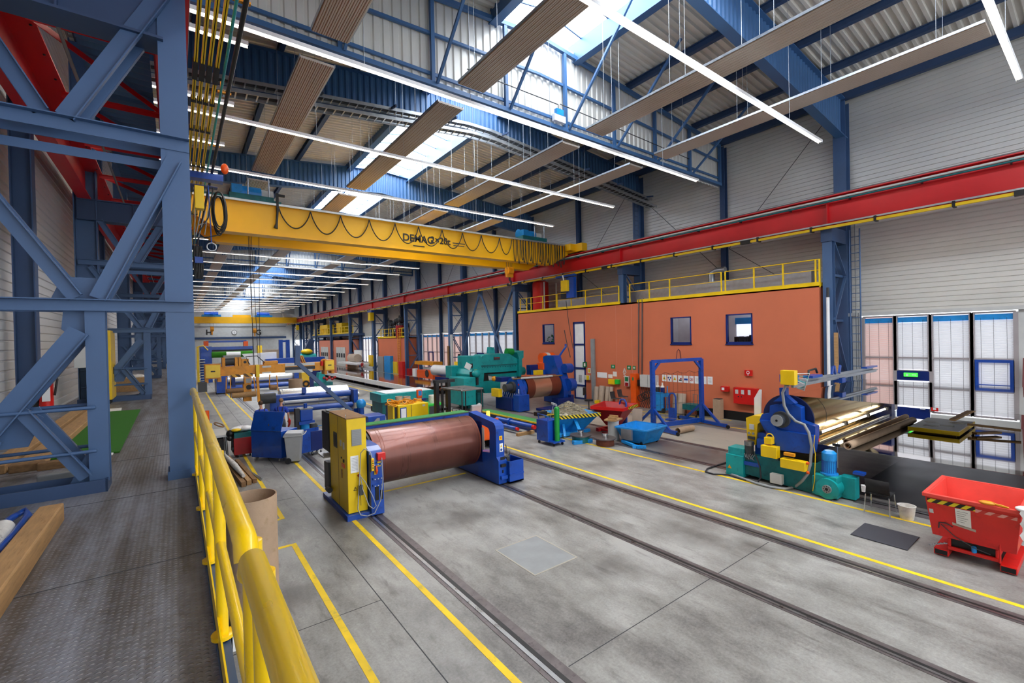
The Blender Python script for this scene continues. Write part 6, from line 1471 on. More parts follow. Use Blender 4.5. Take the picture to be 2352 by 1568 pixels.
# room contents
MB_ = MB
bl = thing('office_blind', 'bright blinded window on the back wall of the right office room', 'blind', (23.45, 11, 3.6)); MB().box(23.44, 23.5, 10.6, 11.9, 4.0, 4.9).build('slats', 'daylight_pane', bl); MB().box(23.40, 23.5, 10.55, 11.95, 4.62, 4.95).build('blind_box', 'light_blue', bl)
b = MB(); random.seed(4)
for k in range(9): b.box(22.1, 22.4, 11.25 - .12 * k, 11.34 - .12 * k, 3.62, 3.95 + .12 * random.random())
solo('file_binder_row', b, 'anthracite', 'row of dark binders on the sill inside the right office window', 'binders'); solo('filing_cabinet', MB().box(22.0, 22.5, 10.3, 11.6, 2.62, 3.62), 'wood', 'pale wooden sideboard inside the right office room', 'cabinet')
pl = thing('potted_plant', 'dark green plant inside the left office window', 'plant', (22.0, 24.6, 2.62)); b = MB()
for k in range(60): a_ = random.random() * 6.28; r_ = random.random() * .4; b.sph((22.0 + r_ * cos(a_), 24.6 + r_ * sin(a_), 3.6 + random.random() * .7), .07, 6, 4, sz=(1, 1, .5))
b.build('foliage', 'green_bottle', pl); MB().cyl((22, 24.6, 2.62), (22, 24.6, 3.4), .15, 14).build('pot', 'anthracite', pl)
solo('blue_wardrobe', MB().box(22.8, 23.3, 23.6, 24.4, 2.62, 4.7), 'navy', 'dark blue locker inside the left office room', 'locker')
solo('door_leaf', MB().box(23.3, 23.42, 13.6, 14.4, 2.62, 4.7), 'grey', 'grey door leaf on the back wall of the middle office room', 'door'); b = MB().box(22.2, 22.7, 13.2, 13.7, 3.55, 3.75).tube([(22.4, 13.4, 3.75), (22.4, 13.5, 3.95)], .03, 6); solo('office_printer', b, 'dark_grey', 'dark desk machine inside the middle office window', 'printer')
# tall office door
y0, y1 = D1[:2]
t = thing('door_2', 'tall white glazed office door with blue frame', 'door', (OX, 21.4, 0), kind='structure')
b = MB()
for y in (y0, y1 - .1): b.box(OX - .03, OX + .1, y, y + .1, 0, 5.12)
for z in (5.02, 3.58, 2.0, .86, .0): b.box(OX - .03, OX + .1, y0, y1, z, z + .11)
b.build('frame', 'navy', t); MB().box(OX + .02, OX + .06, y0 + .07, y1 - .07, .09, 5.05).build('panel', 'white', t)
b = MB()
for k in range(5): b.box(OX + .012, OX + .02, 21.25 + .06 * k, 21.28 + .06 * k, 1.1, 1.6)
b.build('vent_slots', 'grey', t)
# roof railing
def roof_rail(ys, lab):
    t = thing('guard_rail', lab, 'railing', (OX, sum(ys) / len(ys), 6.2), 'yellow railings on the office roof')
    x = OX + .03
    MB().tube([(x, ys[0], 7.16), (x, ys[-1], 7.16)], .024, 8).build('hand_rail', 'yellow', t); MB().tube([(x, ys[0], 6.72), (x, ys[-1], 6.72)], .018, 8).build('knee_rail', 'yellow', t)
    for y in ys: MB().box(x - .025, x + .025, y - .03, y + .03, 6.0, 7.16).build('post', 'yellow', t)
def YO(*p): return [at(a, 640, X=OX).y for a in p]
roof_rail(YO(1882, 1873, 1798, 1731, 1665), 'yellow railing on the office roof, right section by the big column'); roof_rail(YO(1656, 1537, 1490, 1445), 'yellow railing on the office roof, middle section'); roof_rail(YO(1420, 1380, 1343, 1310, 1278), 'yellow railing on the office roof, section behind the hanging blue box'); roof_rail(YO(1276, 1245, 1218, 1208, 1193), 'yellow railing on the office roof, left end by the red tank')
t = thing('air_duct', 'long pale sheet metal air duct on the office roof', 'duct', (22.6, 16, 6.1))
MB().box(22.3, 22.9, 8.0, 24.5, 6.1, 6.85).build('duct', 'galv', t); MB().tube([(22.8, 12.85, 6.8), (22.8, 12.85, 7.35), (22.8, 12.6, 7.45), (22.8, 12.1, 7.45)], .16, 14).build('bend', 'galv', t)
t = thing('pressure_tank', 'red upright pressure tank on the office roof', 'tank', (22.6, 26.6, 6.1))
MB().cyl((22.6, 26.6, 6.1), (22.6, 26.6, 8.3), .62, 26).sph((22.6, 26.6, 8.3), .62, 26, 8, sz=(1, 1, .4)).build('vessel', 'red', t); MB().tube([(22.2, 25.7, 6.1), (22.2, 25.7, 8.3)], .05, 8).tube([(22.4, 24.6, 6.1), (22.4, 24.6, 8.1)], .04, 8).build('pipe', 'grey_white', t); MB().box(22.3, 22.9, 23.2, 24.0, 6.9, 8.0).build('black_box', 'anthracite', t)
# blue box hung from runway
a, c = at(1305, 642, X=21.2), at(1317, 683, X=21.2)
t = thing('power_box', 'blue electrical box with yellow lamp hanging from the red runway beam', 'box', (21.2, a.y, 8.3))
MB().box(21.1, 21.35, c.y - .15, a.y + .1, c.z, a.z + .12).build('blue_panel', 'machine_blue', t); p, q = at(1290, 645, X=21.0), at(1305, 668, X=21.0); MB().box(20.9, 21.1, q.y, p.y, q.z, p.z).build('yellow_box', 'yellow', t, .01); MB().box(21.15, 21.4, a.y - .6, a.y + 1.2, 8.2, 8.34).build('trolley', 'machine_blue', t); MB().tube([(21.0, p.y - .1, 8.3), (21.0, p.y - .2, p.z)], .05, 6).build('cable', 'white', t)
for px, py in ((683, 752), (852, 727)):
    p = at(px, py, X=21.3); t = thing('power_box', 'small yellow box under the far runway beam, %s one' % ('farther' if px < 700 else 'nearer'), 'box', p); MB().cbox(p, .5, .9, 1.1).build('case', 'yellow', t); MB().cbox(p + V((0, 0, .7)), .4, 1.6, .3).build('trolley', 'machine_blue', t)

# ---- things on and against the orange wall
def wallbox(name, p0, p1, dep, m, lab, cat, grp=None, bev=.006, X=OX):
    a, c = at(*p0, X=X), at(*p1, X=X)
    t = thing(name, lab, cat, (X, (a.y + c.y) / 2, (a.z + c.z) / 2), grp)
    o = MB().box(X - dep, X, min(a.y, c.y), max(a.y, c.y), min(a.z, c.z), max(a.z, c.z)).build('case' if dep > .03 else 'board', m, t, bev if dep > .03 else 0)
    t['_b'] = 0; del t['_b']
    return t, a, c
sg_ = [('yellow hazard triangle', 'yellow', 'tri'), ('blue mandatory discs', 'machine_blue', 'disc'), ('second yellow hazard triangle', 'yellow', 'tri'), ('red and black danger picture', 'dark_red', 'bars'), ('dark blue block picture', 'machine_blue', 'block'), ('red prohibition circle', 'red', 'ring'), ('two small rows of pictures', 'grey', 'dots'), ('plain faint text', 'grey_white', 'lines'), ('small printed list', 'grey', 'lines')]
pxs = [1521, 1533, 1545, 1557.5, 1570, 1583.5, 1595.5, 1611, 1625, 1639]
for i, (l, m, k) in enumerate(sg_):
    a = at(pxs[i], 860 + i * .5, X=OX); c = at(pxs[i + 1] - 2, 876 + i * .75, X=OX)
    t, a, c = wallbox('safety_sign', (pxs[i], 860 + i * .55), (pxs[i + 1] - 2.0, 875.5 + i * .95), .012, 'white', 'white wall sign with %s, %s in the row' % (l, ORD[i]), 'sign', 'row of safety signs on the orange wall')
    y, z = (a.y + c.y) / 2, (a.z + c.z) / 2; w = abs(a.y - c.y); b = MB(); x = OX - .0135
    if k == 'tri': b.add([(x, y + w * .36, z - .08), (x, y - w * .36, z - .08), (x, y, z + .1)], [(0, 1, 2)]).add([(x - .001, y + w * .1, z - .05), (x - .001, y - w * .1, z - .05), (x - .001, y, z + .03)], [(0, 1, 2)], 1)
    elif k == 'disc':
        for dy_, dz_ in ((-.07, .03), (.07, .03), (0, -.08)): b.cyl((x, y + dy_, z + dz_), (x + .002, y + dy_, z + dz_), .045, 12)
    elif k == 'bars': b.box(x, x + .002, y - w * .3, y + w * .05, z - .02, z + .06).box(x, x + .002, y - w * .3, y + w * .3, z - .1, z - .03, 1)
    elif k == 'block': b.box(x, x + .002, y - w * .38, y + w * .38, z - .06, z + .04)
    elif k == 'ring': b.ring((x, y, z), (1, 0, 0), .06, .085, 18).cbox((x, y, z), .002, .03, .12, 0, 1, 0, .7)
    else:
        for r_ in range(4): b.box(x, x + .002, y - w * .3, y + w * (.3 - .1 * (r_ % 2)), z + .08 - .06 * r_, z + .095 - .06 * r_)
    b.build('picture', [m, 'black'], t)
for p0, p1, l, m in (((1404, 837), (1413, 846), 'small green first-aid cross sign above the yellow box', 'sign_green'), ((1440.5, 839), (1449.5, 849), 'green heart sign, upper left of the orange column', 'sign_green'), ((1453.5, 840), (1460, 849), 'narrow green and white sign just above the orange column', 'sign_green')):
    t, a, c = wallbox('rescue_sign', p0, p1, .014, m, l, 'sign', 'green rescue signs'); y, z = (a.y + c.y) / 2, (a.z + c.z) / 2; MB().box(OX - .018, OX - .014, y - .02, y + .02, z - .07, z + .07).box(OX - .018, OX - .014, y - .07, y + .07, z - .02, z + .02).build('cross', 'white', t)
es = thing('exit_sign', 'green exit sign sticking out beside the tall white door', 'sign', at(1344, 837, X=OX)); p = at(1344, 837, X=21.3); MB().box(21.1, 21.45, p.y - .02, p.y + .02, p.z - .17, p.z + .17).build('board', 'sign_green', es); MB().box(21.15, 21.3, p.y - .025, p.y - .02, p.z - .1, p.z + .1).build('pictogram', 'white', es)
t, a, c = wallbox('wall_notice', (1350, 845), (1357, 857), .014, 'white', 'white notice with yellow pictogram right of the tall door', 'notice'); MB().box(OX - .017, OX - .014, (a.y + c.y) / 2 - .08, (a.y + c.y) / 2 + .08, (a.z + c.z) / 2 - .12, (a.z + c.z) / 2 + .1).build('picture', 'yellow', t)
t, a, c = wallbox('wall_panel', (1345, 861), (1357, 872), .16, 'grey_white', 'grey and yellow switch panel right of the tall door', 'panel'); MB().box(OX - .165, OX - .16, c.y, (a.y + c.y) / 2, c.z, a.z).build('yellow_front', 'yellow', t)
wallbox('whiteboard', (1372, 854), (1395, 868), .02, 'white', 'wide white notice board between brown profile and green sign', 'notice board'); wallbox('wall_notice', (1397, 859), (1407, 868), .012, 'paper', 'small white paper right of the wide notice board', 'notice'); wallbox('wall_notice', (1408, 853), (1417, 864.5), .012, 'paper', 'tilted white paper above the yellow first-aid box', 'notice')
wallbox('first_aid_box', (1401.5, 870), (1416, 882.5), .2, 'yellow', 'yellow box on the orange wall', 'box'); wallbox('first_aid_box', (1416.5, 870.5), (1425.5, 882), .18, 'green_lamp', 'green box right beside the yellow wall box', 'box')
t, a, c = wallbox('defibrillator_box', (1438, 863), (1448.5, 887), .16, 'grey_white', 'grey rescue cabinet with green and red marks left of the orange column', 'cabinet'); y = (a.y + c.y) / 2; MB().box(OX - .165, OX - .16, y - .12, y + .12, c.z + .3, a.z - .05).build('green_mark', 'sign_green', t); MB().box(OX - .165, OX - .16, y - .12, y + .12, c.z + .02, c.z + .22).build('red_mark', 'dark_red', t)
a, c = at(1450, 857, X=21.2), at(1463.5, 930, X=21.2); t = thing('orange_pillar', 'tall orange steel service pillar against the wall', 'pillar', (21.3, (a.y + c.y) / 2, 0)); MB().box(21.1, 21.44, c.y, a.y, 0, a.z).build('body', 'orange', t, .01); MB().box(21.09, 21.1, (a.y + c.y) / 2 - .05, (a.y + c.y) / 2 + .05, a.z - .4, a.z - .22).build('sticker', 'sign_green', t)
b = MB()
for ch, zz in (('A', 851), ('S', 861)): pass
for ch, py in (('A', 851), ('S', 861.5)):
    p = at(1434.5, py, X=OX - .004); tag(text('wall_letter', ch, .38, p, 'grey_white', None, rot=(pi / 2, 0, -pi / 2), ext=.002), 'white letter %s on the orange wall left of the orange pillar' % ch, 'letter')
t, a, c = wallbox('cable_box', (1463, 871), (1476, 886), .2, 'black', 'black cable box right of the orange pillar', 'box'); t, a, c = wallbox('wall_cabinet', (1476.5, 859.5), (1513.5, 890), .28, 'grey_white', 'big pale grey electrical cabinet on the orange wall', 'cabinet'); MB().box(OX - .285, OX - .28, (a.y + c.y) / 2 - .005, (a.y + c.y) / 2 + .005, c.z, a.z).build('door_seam', 'dark_grey', t)
b = MB()
random.seed(9)
for k in range(12): y = 15.0 + .12 * k; b.tube([(21.3, y, 1.2), (21.25, y + .05, .8 + .2 * random.random()), (21.3, y - .05, .4), (21.2, y + .1 * random.random(), .03)], .018, 5)
for k in range(4): b.torus((21.25, 15.9 + .15 * k, .8 - .08 * k), (1, .3, .1), .2, .02, 16, 5)
solo('cable_clutter', b, 'anthracite', 'tangle of dark cables and hoses below the grey wall cabinet', 'cables')
b = MB()
for px in (1467, 1475): p = at(px, 690, X=OX - .05); q = at(px - .5, 858, X=OX - .05); b.tube([(OX + .1, p.y, 6.25), (OX - .05, p.y, 6.2), (OX - .05, q.y, 1.9)], .03, 6)
solo('cable_duct', b, 'dark_grey', 'pair of dark cables running down the orange wall to the black box', 'cable')
t, a, c = wallbox('hydrant_sign', (1712, 849), (1729, 863), .1, 'red', 'red hose sign on the orange wall, highest of the red signs', 'sign'); y, z = (a.y + c.y) / 2, (a.z + c.z) / 2; MB().ring((OX - .104, y, z + .02), (1, 0, 0), .05, .075, 14).box(OX - .104, OX - .1, y - .012, y + .012, z - .12, z - .04).build('hose_symbol', 'white', t)
t, a, c = wallbox('fire_alarm_box', (1659.5, 886), (1676.5, 899), .18, 'red', 'small red fire alarm box left of the hose cabinet', 'box'); y, z = (a.y + c.y) / 2, (a.z + c.z) / 2; MB().box(OX - .185, OX - .18, y - .0, y + .13, z - .06, z + .07).build('plate', 'white', t); MB().cyl((OX - .2, y - .09, z), (OX - .18, y - .09, z), .03, 10).build('button', 'dark_red', t)
t, a, c = wallbox('hose_cabinet', (1690, 888), (1745, 930), .24, 'red', 'large red fire hose cabinet on the orange wall', 'cabinet'); b = MB()
for f in (.15, .4): y = a.y + (c.y - a.y) * f; b.box(OX - .246, OX - .24, y - .07, y + .07, a.z - .3, a.z - .1)
y = a.y + (c.y - a.y) * .68; b.box(OX - .246, OX - .24, y - .06, y + .06, a.z - .3, a.z - .08); b.build('pictogram', 'grey_white', t)
b = MB()
for f in (.22, .36): y = a.y + (c.y - a.y) * f; b.cyl((OX - .26, y, a.z - .42), (OX - .24, y, a.z - .42), .03, 10)
b.build('lock', 'anthracite', t)
def lean(px0, px1, pyt, lab, zt=None):
    a = at((px0 + px1) / 2, pyt, X=21.25); w = abs(at(px0, pyt, X=21.25).y - at(px1, pyt, X=21.25).y)
    return solo('cardboard_tube', MB().tubeh((21.1, a.y - .05, 0.0), (21.3, a.y, a.z), w / 2 * .95, .02, 24), 'cardboard_pale', lab, 'cardboard tube', 'cardboard tubes leaning at the orange wall')
for p, l in (((1366, 1376.5, 888), 'pale tube leaning beside the stool, leftmost of the wall tubes'), ((1377, 1388, 886), 'pale tube leaning second from the door profile'), ((1391, 1400, 888), 'pale tube leaning third from the door profile'), ((1400, 1407, 888), 'pale slim tube leaning left of the two grey chairs'), ((1545.5, 1556, 903), 'pale tube at the wall behind the wire gate, left of two'), ((1557, 1574, 904), 'wider pale tube at the wall behind the wire gate, right of two')): lean(*p, l)
solo('cardboard_sheet', MB().cbox((16.6, 13.0, .42), .04, .45, .84, .3, 0, .12), 'cardboard_pale', 'pale curved cardboard leaning by the left foot of the wire gate', 'cardboard'); solo('cardboard_tube', MB().tubeh((16.75, 11.05, .13), (17.75, 11.0, .13), .13, .015, 28), 'cardboard', 'short cardboard tube lying on the floor under the wire gate', 'cardboard tube')
b = MB(); a = at(1361, 778, X=21.35); b.box(21.3, 21.42, a.y - .14, a.y + .14, 0, a.z); solo('metal_profile', b, 'grey', 'tall grey steel profile standing against the orange wall by the door', 'profile')
for i, (px, pz) in enumerate(((1415, 0), (1424, .12))):
    p = at(px, 915, X=20.7); t = thing('shell_chair', ('grey shell chair below the yellow wall box, front one', 'grey shell chair stacked behind, right of the front one')[i], 'chair', (20.7 + .25 * i, p.y, 0))
    x, y = 20.7 + .3 * i, p.y; MB().cbox((x, y, .46 + pz), .42, .4, .03).strip([(y + .2, .47 + pz), (y + .26, .6 + pz), (y + .3, .85 + pz)], 'x', x - .2, x + .2).build('shell', 'dark_grey', t); b = MB()
    for dx in (-.18, .18):
        for dy_ in (-.18, .18): b.tube([(x + dx, y + dy_, 0), (x + dx * .8, y + dy_ * .8, .46 + pz)], .012, 6)
    b.build('legs', 'galv', t)
p = at(1353, 928, Z=0); t = thing('swivel_stool', 'black swivel chair in front of the tall office door', 'chair', (19.4, 19.0, 0)); x, y = at(1353, 946, Z=0).x, at(1353, 946, Z=0).y
MB().cyl((x, y, .62), (x, y, .70), .24, 20).build('seat', 'rubber', t, .02); MB().cbox((x - .12, y + .2, 1.15), .36, .06, .42, .4).tube([(x - .02, y + .12, .66), (x - .1, y + .24, .8), (x - .12, y + .23, 1.0)], .02, 6).build('backrest', 'rubber', t, .02); b = MB().tube([(x, y, .08), (x, y, .62)], .03, 10)
for k in range(5): b.tube([(x, y, .1), (x + .3 * cos(k * 1.257), y + .3 * sin(k * 1.257), .05)], .02, 6)
b.build('pedestal', 'black', t)
t = thing('gas_cart', 'blue gas bottle trolley with two bottles left of the wire gate', 'trolley', (20.9, 15.0, 0)); c = V((20.75, 14.75, 0))
MB().box(20.5, 21.1, 14.4, 15.1, .12, .2).box(20.55, 20.6, 14.4, 15.1, .2, 1.1).box(20.5, 21.1, 14.42, 14.46, .85, 1.05).tube([(21.0, 14.5, .2), (21.1, 14.5, 1.4)], .03, 6).tube([(21.0, 15.05, .2), (21.1, 15.05, 1.4)], .03, 6).build('frame', 'light_blue', t); b = MB()
for y in (14.42, 15.08): b.cyl((20.6, y - .04, .14), (20.6, y + .04, .14), .14, 14)
b.build('wheel', 'rubber', t)
for i, y in enumerate((14.6, 14.9)): g_ = thing('gas_bottle', 'dark gas bottle with pale shoulder on the blue trolley, %s' % ('right' if i == 0 else 'left'), 'gas bottle', (20.8, y, .2), 'bottles on the blue trolley'); MB().cyl((20.8, y, .2), (20.8, y, 1.35), .11, 16).build('cylinder', ('navy', 'anthracite')[i], g_); MB().sph((20.8, y, 1.35), .11, 16, 8).cyl((20.8, y, 1.4), (20.8, y, 1.6), .04, 8).build('valve', 'plastic_wrap', g_)
t = thing('tool_caddy', 'low green steel cart behind the right foot of the wire gate', 'cart', (20.9, 12.8, 0)); MB().box(20.6, 21.2, 12.5, 13.3, .35, .62).build('tray', 'teal_dark', t); castors(MB(), ((20.7, 12.6), (20.7, 13.2), (21.1, 12.6))).build('castor', 'black', t); MB().tube([(20.7, 12.55, .6), (20.7, 12.5, 1.15), (20.7, 12.75, 1.15), (20.7, 12.75, .6)], .015, 6).build('handle', 'teal_dark', t)
a, c = at(1638, 916, X=21.0), at(1655, 943, X=21.0); t = thing('waste_box', 'tall tan cardboard box standing by the black skirting', 'box', (21.1, (a.y + c.y) / 2, 0)); MB().box(20.95, 21.3, c.y, a.y, .0, a.z).build('carton', 'cardboard', t, .02); MB().box(20.98, 21.27, c.y + .03, a.y - .03, a.z, a.z + .03).build('bag_rim', 'anthracite', t)
for px, py, z0, l in ((1373, 926, 0, 'small yellow box on the floor in front of the wall tubes'), (1300, 936, 0, 'small yellow box behind the heaped shavings')):
    p = at(px, py, Z=.0); solo('small_box', MB().cbox((p.x, p.y, .1), .35, .3, .2, .4), 'yellow', l, 'box', None, .02)
for x, y, l in ((16.0, 13.3, 'blue pallet truck handle frame behind the red pyramid skip'), (19.3, 13.0, 'blue hand truck standing behind the wire gate')):
    t = thing('hand_truck', l, 'hand truck', (x, y, 0)); b = MB().tube([(x, y - .18, .1), (x, y - .18, 1.15), (x, y - .1, 1.3), (x, y + .1, 1.3), (x, y + .18, 1.15), (x, y + .18, .1)], .045, 8).bar((x, y, .1), (x, y, .6), .38, .06, (1, 0, 0)).bar((x - .3, y, .04), (x, y, .06), .4, .04); b.build('frame', 'machine_blue', t)
b = MB().box(16.9, 18.5, 17.2, 17.9, .03, .12).box(16.3, 17.6, 18.2, 19.8, .03, .16); solo('floor_pallet', b, 'navy', 'low dark blue steel frame on the floor before the copper roller', 'frame'); solo('steel_plate', MB().cbox((16.6, 17.0, .05), 3.0, 1.0, .1, -.25), 'rail_steel', 'brown steel plate lying on the floor behind the skips', 'plate')
# right of the office
t = thing('white_pole', 'tall white pole with dark tip standing by the right office corner', 'pole', (21.5, 7.1, 0)); MB().tube([(21.42, 7.12, 0), (21.42, 7.1, 5.55)], .06, 12).build('shaft', 'white', t); MB().cyl((21.42, 7.1, 5.55), (21.42, 7.1, 5.95), .05, 12).build('tip', 'anthracite', t)
solo('wooden_post', MB().cbox((21.5, 6.86, 2.05), .08, .13, 4.1), 'wood', 'brown wooden post leaning at the right lattice column', 'post')
b = MB().tube([(22.3, 6.6, .2), (22.3, 6.6, 8.3)], .025, 6).tube([(22.3, 6.25, .2), (22.3, 6.25, 8.3)], .025, 6)
for k in range(24): b.tube([(22.3, 6.6, .4 + .33 * k), (22.3, 6.25, .4 + .33 * k)], .014, 5)
solo('column_ladder', b, 'steel_blue', 'slim ladder fixed to the right lattice column beside the windows', 'ladder')
b = MB().tube([(23.5, 6.75, 0), (23.5, 6.75, 10)], .02, 5).tube([(23.3, 6.6, 1), (23.3, 6.6, 4.9)], .03, 6); solo('wall_pipe', b, 'grey', 'thin grey pipes on the wall right of the big column', 'pipe')
# ---- the two farther offices
OX1, OX = OX, 22.0
b = holed(OX, OX + .2, 50.6, 60.4, 0, 4.5, ()); b.box(OX, 23.6, 50.6, 50.8, 0, 4.5).box(OX, 23.6, 60.2, 60.4, 0, 4.5).box(OX, 23.6, 50.6, 60.4, 4.4, 4.5); struct('wall_office_far', b, 'office_orange', 'small orange office block with ladder and machines on its roof', 'wall')
b = holed(OX, OX + .2, 71.9, 92, 0, 4.5, ()); b.box(OX, 23.6, 71.9, 72.1, 0, 4.5).box(OX, 23.6, 71.9, 92, 4.4, 4.5); struct('wall_office_last', b, 'office_pink', 'farthest orange office block with two grey folding doors', 'wall')
n = 3
for y0, y1 in ((75.2, 80.4), (85.6, 90.6)):
    t = thing('door_%d' % n, 'grey folding door in the farthest orange block, %s' % ('nearer one' if n == 3 else 'farther one'), 'door', (OX, y0, 0), kind='structure'); b = MB(); c = MB(); k = (y1 - y0) / 4
    for i in range(4): b.box(OX - .06, OX - .01, y0 + k * i + .03, y0 + k * (i + 1) - .03, .05, 3.2); c.box(OX - .065, OX - .06, y0 + k * i + .2, y0 + k * (i + 1) - .2, 1.5, 2.2)
    b.build('leaf', 'grey_white', t); c.build('pane', 'anthracite', t); n += 1
t = thing('door_5', 'narrow blue framed door at the near end of the farthest block', 'door', (OX, 73, 0), kind='structure'); MB().box(OX - .05, OX, 72.6, 73.6, 0, 2.3).build('frame', 'navy', t); MB().box(OX - .06, OX - .05, 72.8, 73.4, .1, 2.2).build('leaf', 'white', t)
def small_rail(y0, y1, z, step, lab):
    t = thing('guard_rail', lab, 'railing', (OX, (y0 + y1) / 2, z)); b = MB(); y = y0
    while y <= y1 + .01: b.box(OX - .04, OX + .04, y - .05, y + .05, z, z + 1.15); y += step
    b.build('posts', 'yellow', t).__setitem__('kind', 'stuff'); MB().tube([(OX, y0, z + 1.13), (OX, y1, z + 1.13)], .04, 6).tube([(OX, y0, z + .6), (OX, y1, z + .6)], .03, 6).build('hand_rail', 'yellow', t); MB().box(OX - .04, OX + .02, y0, y1, z - .02, z + .18).build('toe_board', 'yellow', t)
small_rail(50.7, 60.3, 4.5, 1.4, 'yellow railing on top of the small orange office'); small_rail(71, 97, 5.45, 2.2, 'yellow railing of the far steel mezzanine')
struct('floor_mezzanine', MB().box(OX, 23.6, 70.5, 98, 5.05, 5.42), 'steel_blue_dark', 'blue steel mezzanine above the farthest office', 'mezzanine')
for px0, px1, l in ((740, 758, 'large yellow machine cabinet on the far mezzanine'), (778, 791, 'narrow yellow cabinet on the far mezzanine, nearer the camera')):
    a, c = at(px0, 746, X=22.6), at(px1, 768, X=22.6); solo('machine_cabinet', MB().box(22.2, 23.4, min(a.y, c.y), max(a.y, c.y), 5.42, 7.3), 'yellow', l, 'cabinet', 'yellow cabinets on the mezzanine')
t = thing('roof_ladder', 'yellow ladder up the front of the small orange office', 'ladder', (OX, 52.4, 0)); b = MB()
for y in (52.2, 52.9): b.tube([(OX - .2, y, 0), (OX - .2, y, 5.6)], .05, 6)
for k in range(18): b.tube([(OX - .2, 52.2, .3 + .3 * k), (OX - .2, 52.9, .3 + .3 * k)], .03, 5)
b.build('ladder', 'orange_yellow', t)
b = MB(); random.seed(11)
for k in range(16): b.sph((22.4 + .5 * random.random(), 51.3 + 6.5 * random.random(), 4.9 + 1.9 * random.random()), .2 + .25 * random.random(), 10, 6)
for k in range(10): y = 51.2 + .7 * k; b.tube([(22.6, y, 4.5), (22.6, y + .2, 6 + random.random() * 1.6), (22.5, y + .8, 6.2)], .07, 6)
solo('pipe_unit', b, 'anthracite', 'tangled dark pumps and pipes on the roof of the small orange office', 'pumps'); solo('pipe_tank', MB().cyl((22.4, 53.4, 4.5), (22.4, 53.4, 6.0), .6, 16), 'dark_red', 'dark red tank on the roof of the small orange office', 'tank')
def floor_box(px0, px1, pyt, pyb, dep, m, nm, lab, cat, X=None):
    p = at((px0 + px1) / 2, pyb, Z=0); x = p.x if X is None else X; a, c = at(px0, pyt, X=x), at(px1, pyt, X=x)
    return solo(nm, MB().box(x, x + dep, min(a.y, c.y), max(a.y, c.y), 0, a.z), m, lab, cat)
floor_box(867, 880, 818, 853, .4, 'grey', 'shelf_unit', 'grey shelf unit left of the blue locker', 'shelf'); floor_box(882, 896, 817, 856, .4, 'light_blue', 'steel_locker', 'blue steel locker before the small orange office', 'locker'); floor_box(899, 912, 830, 857, .4, 'yellow', 'waste_container', 'yellow container below the roof ladder of the small office', 'container'); floor_box(915, 924, 830, 839, .4, 'red', 'fire_box', 'red fire box on the small orange office, right of the ladder', 'box', 21.2)
floor_box(933, 940, 846, 862, .5, 'dark_red', 'red_bin', 'dark red bin with white paper at the fifth column foot', 'bin', 21.6); floor_box(947, 954, 846, 861, .5, 'white', 'white_bin', 'white bin right of the dark red bin', 'bin', 21.6)
t = thing('reel_rack', 'orange reel rack in front of the pinkish glazed bay', 'rack', (21.4, 45.4, 0)); a, c = at(961, 838, X=21.2), at(998, 866, X=21.2); MB().box(21.0, 21.9, c.y, a.y, .05, .9).build('base', 'orange', t); MB().box(20.9, 22.0, c.y - .3, a.y + .3, 1.5, 1.85).build('top_tray', 'orange_yellow', t); MB().cyl((20.95, (a.y + c.y) / 2 - .6, .6), (20.99, (a.y + c.y) / 2 - .6, .6), .4, 16).build('reel', 'anthracite', t)
b = MB()
for y in (c.y + .2, a.y - .2): b.box(21.1, 21.2, y, y + .15, .9, 1.5)
b.build('stand', 'orange', t)
t = thing('white_roll', 'thick white roll on a blue rack behind the teal switch cabinet', 'roll', (20, 37, 0)); p, q = Z('h', 1150, 870, Y=38), Z('h', 1300, 870, Y=36); MB().cyl((19.4, 38.5, 1.3), (20.2, 35.5, 1.2), .5, 20).build('roll', 'white', t); MB().box(19.2, 20.4, 36, 38, 0, .7).build('rack', 'navy', t)
p = at(1037, 770, X=21.3); solo('white_pole', MB().tube([(21.3, p.y, 0), (21.3, p.y, at(1037, 768, X=21.3).z)], .14, 12), 'grey_white', 'tall white pole standing by the fourth right column', 'pole'); solo('wooden_post', MB().tube([(21.4, p.y + .9, 0), (21.4, p.y + .9, 3.5)], .12, 8), 'wood_dark', 'brown wooden post left of the tall white pole', 'post')
t = thing('yellow_machine', 'yellow machine behind the teal press by the fourth column', 'machine', (20.5, 35, 0)); a, c = at(1047, 830, X=20.5), at(1063, 842, X=20.5); MB().box(20.3, 21, c.y, a.y, .8, a.z).build('body', 'cabinet_yellow', t, .05); MB().box(20.4, 20.9, c.y + .2, a.y - .2, 0, .8).build('stand', 'anthracite', t); MB().cyl((20.4, a.y - .8, a.z), (20.4, a.y - .8, a.z + .7), .12, 10).build('lever', 'black', t)
# second steel belt on the floor, middle distance
t = thing('belt_machine', 'long brown mirror-like steel belt on the floor in the middle distance', 'conveyor', (16, 45, 0)); zt, zl2, ye = .62, .2, 31.0; rr = (zt - zl2) / 2
prof = [(75, zt)] + [(ye + .4, zt)] + [(ye - rr * 1.6 * sin(pi * i / 16), zt - rr + rr * cos(pi * i / 16)) for i in range(17)] + [(75, zl2)]
belt_band(prof, None, 14.15, 18.2, .006).build('steel_belt', 'belt_brown', t)
MB().box(13.95, 14.12, ye, 75, .3, zt + .03).build('white_edge', 'white', t); b = MB()
for k in range(12): b.box(14.3, 18, ye + 1 + 3.6 * k, ye + 1.2 + 3.6 * k, 0, .2)
b.build('bearers', 'navy', t)
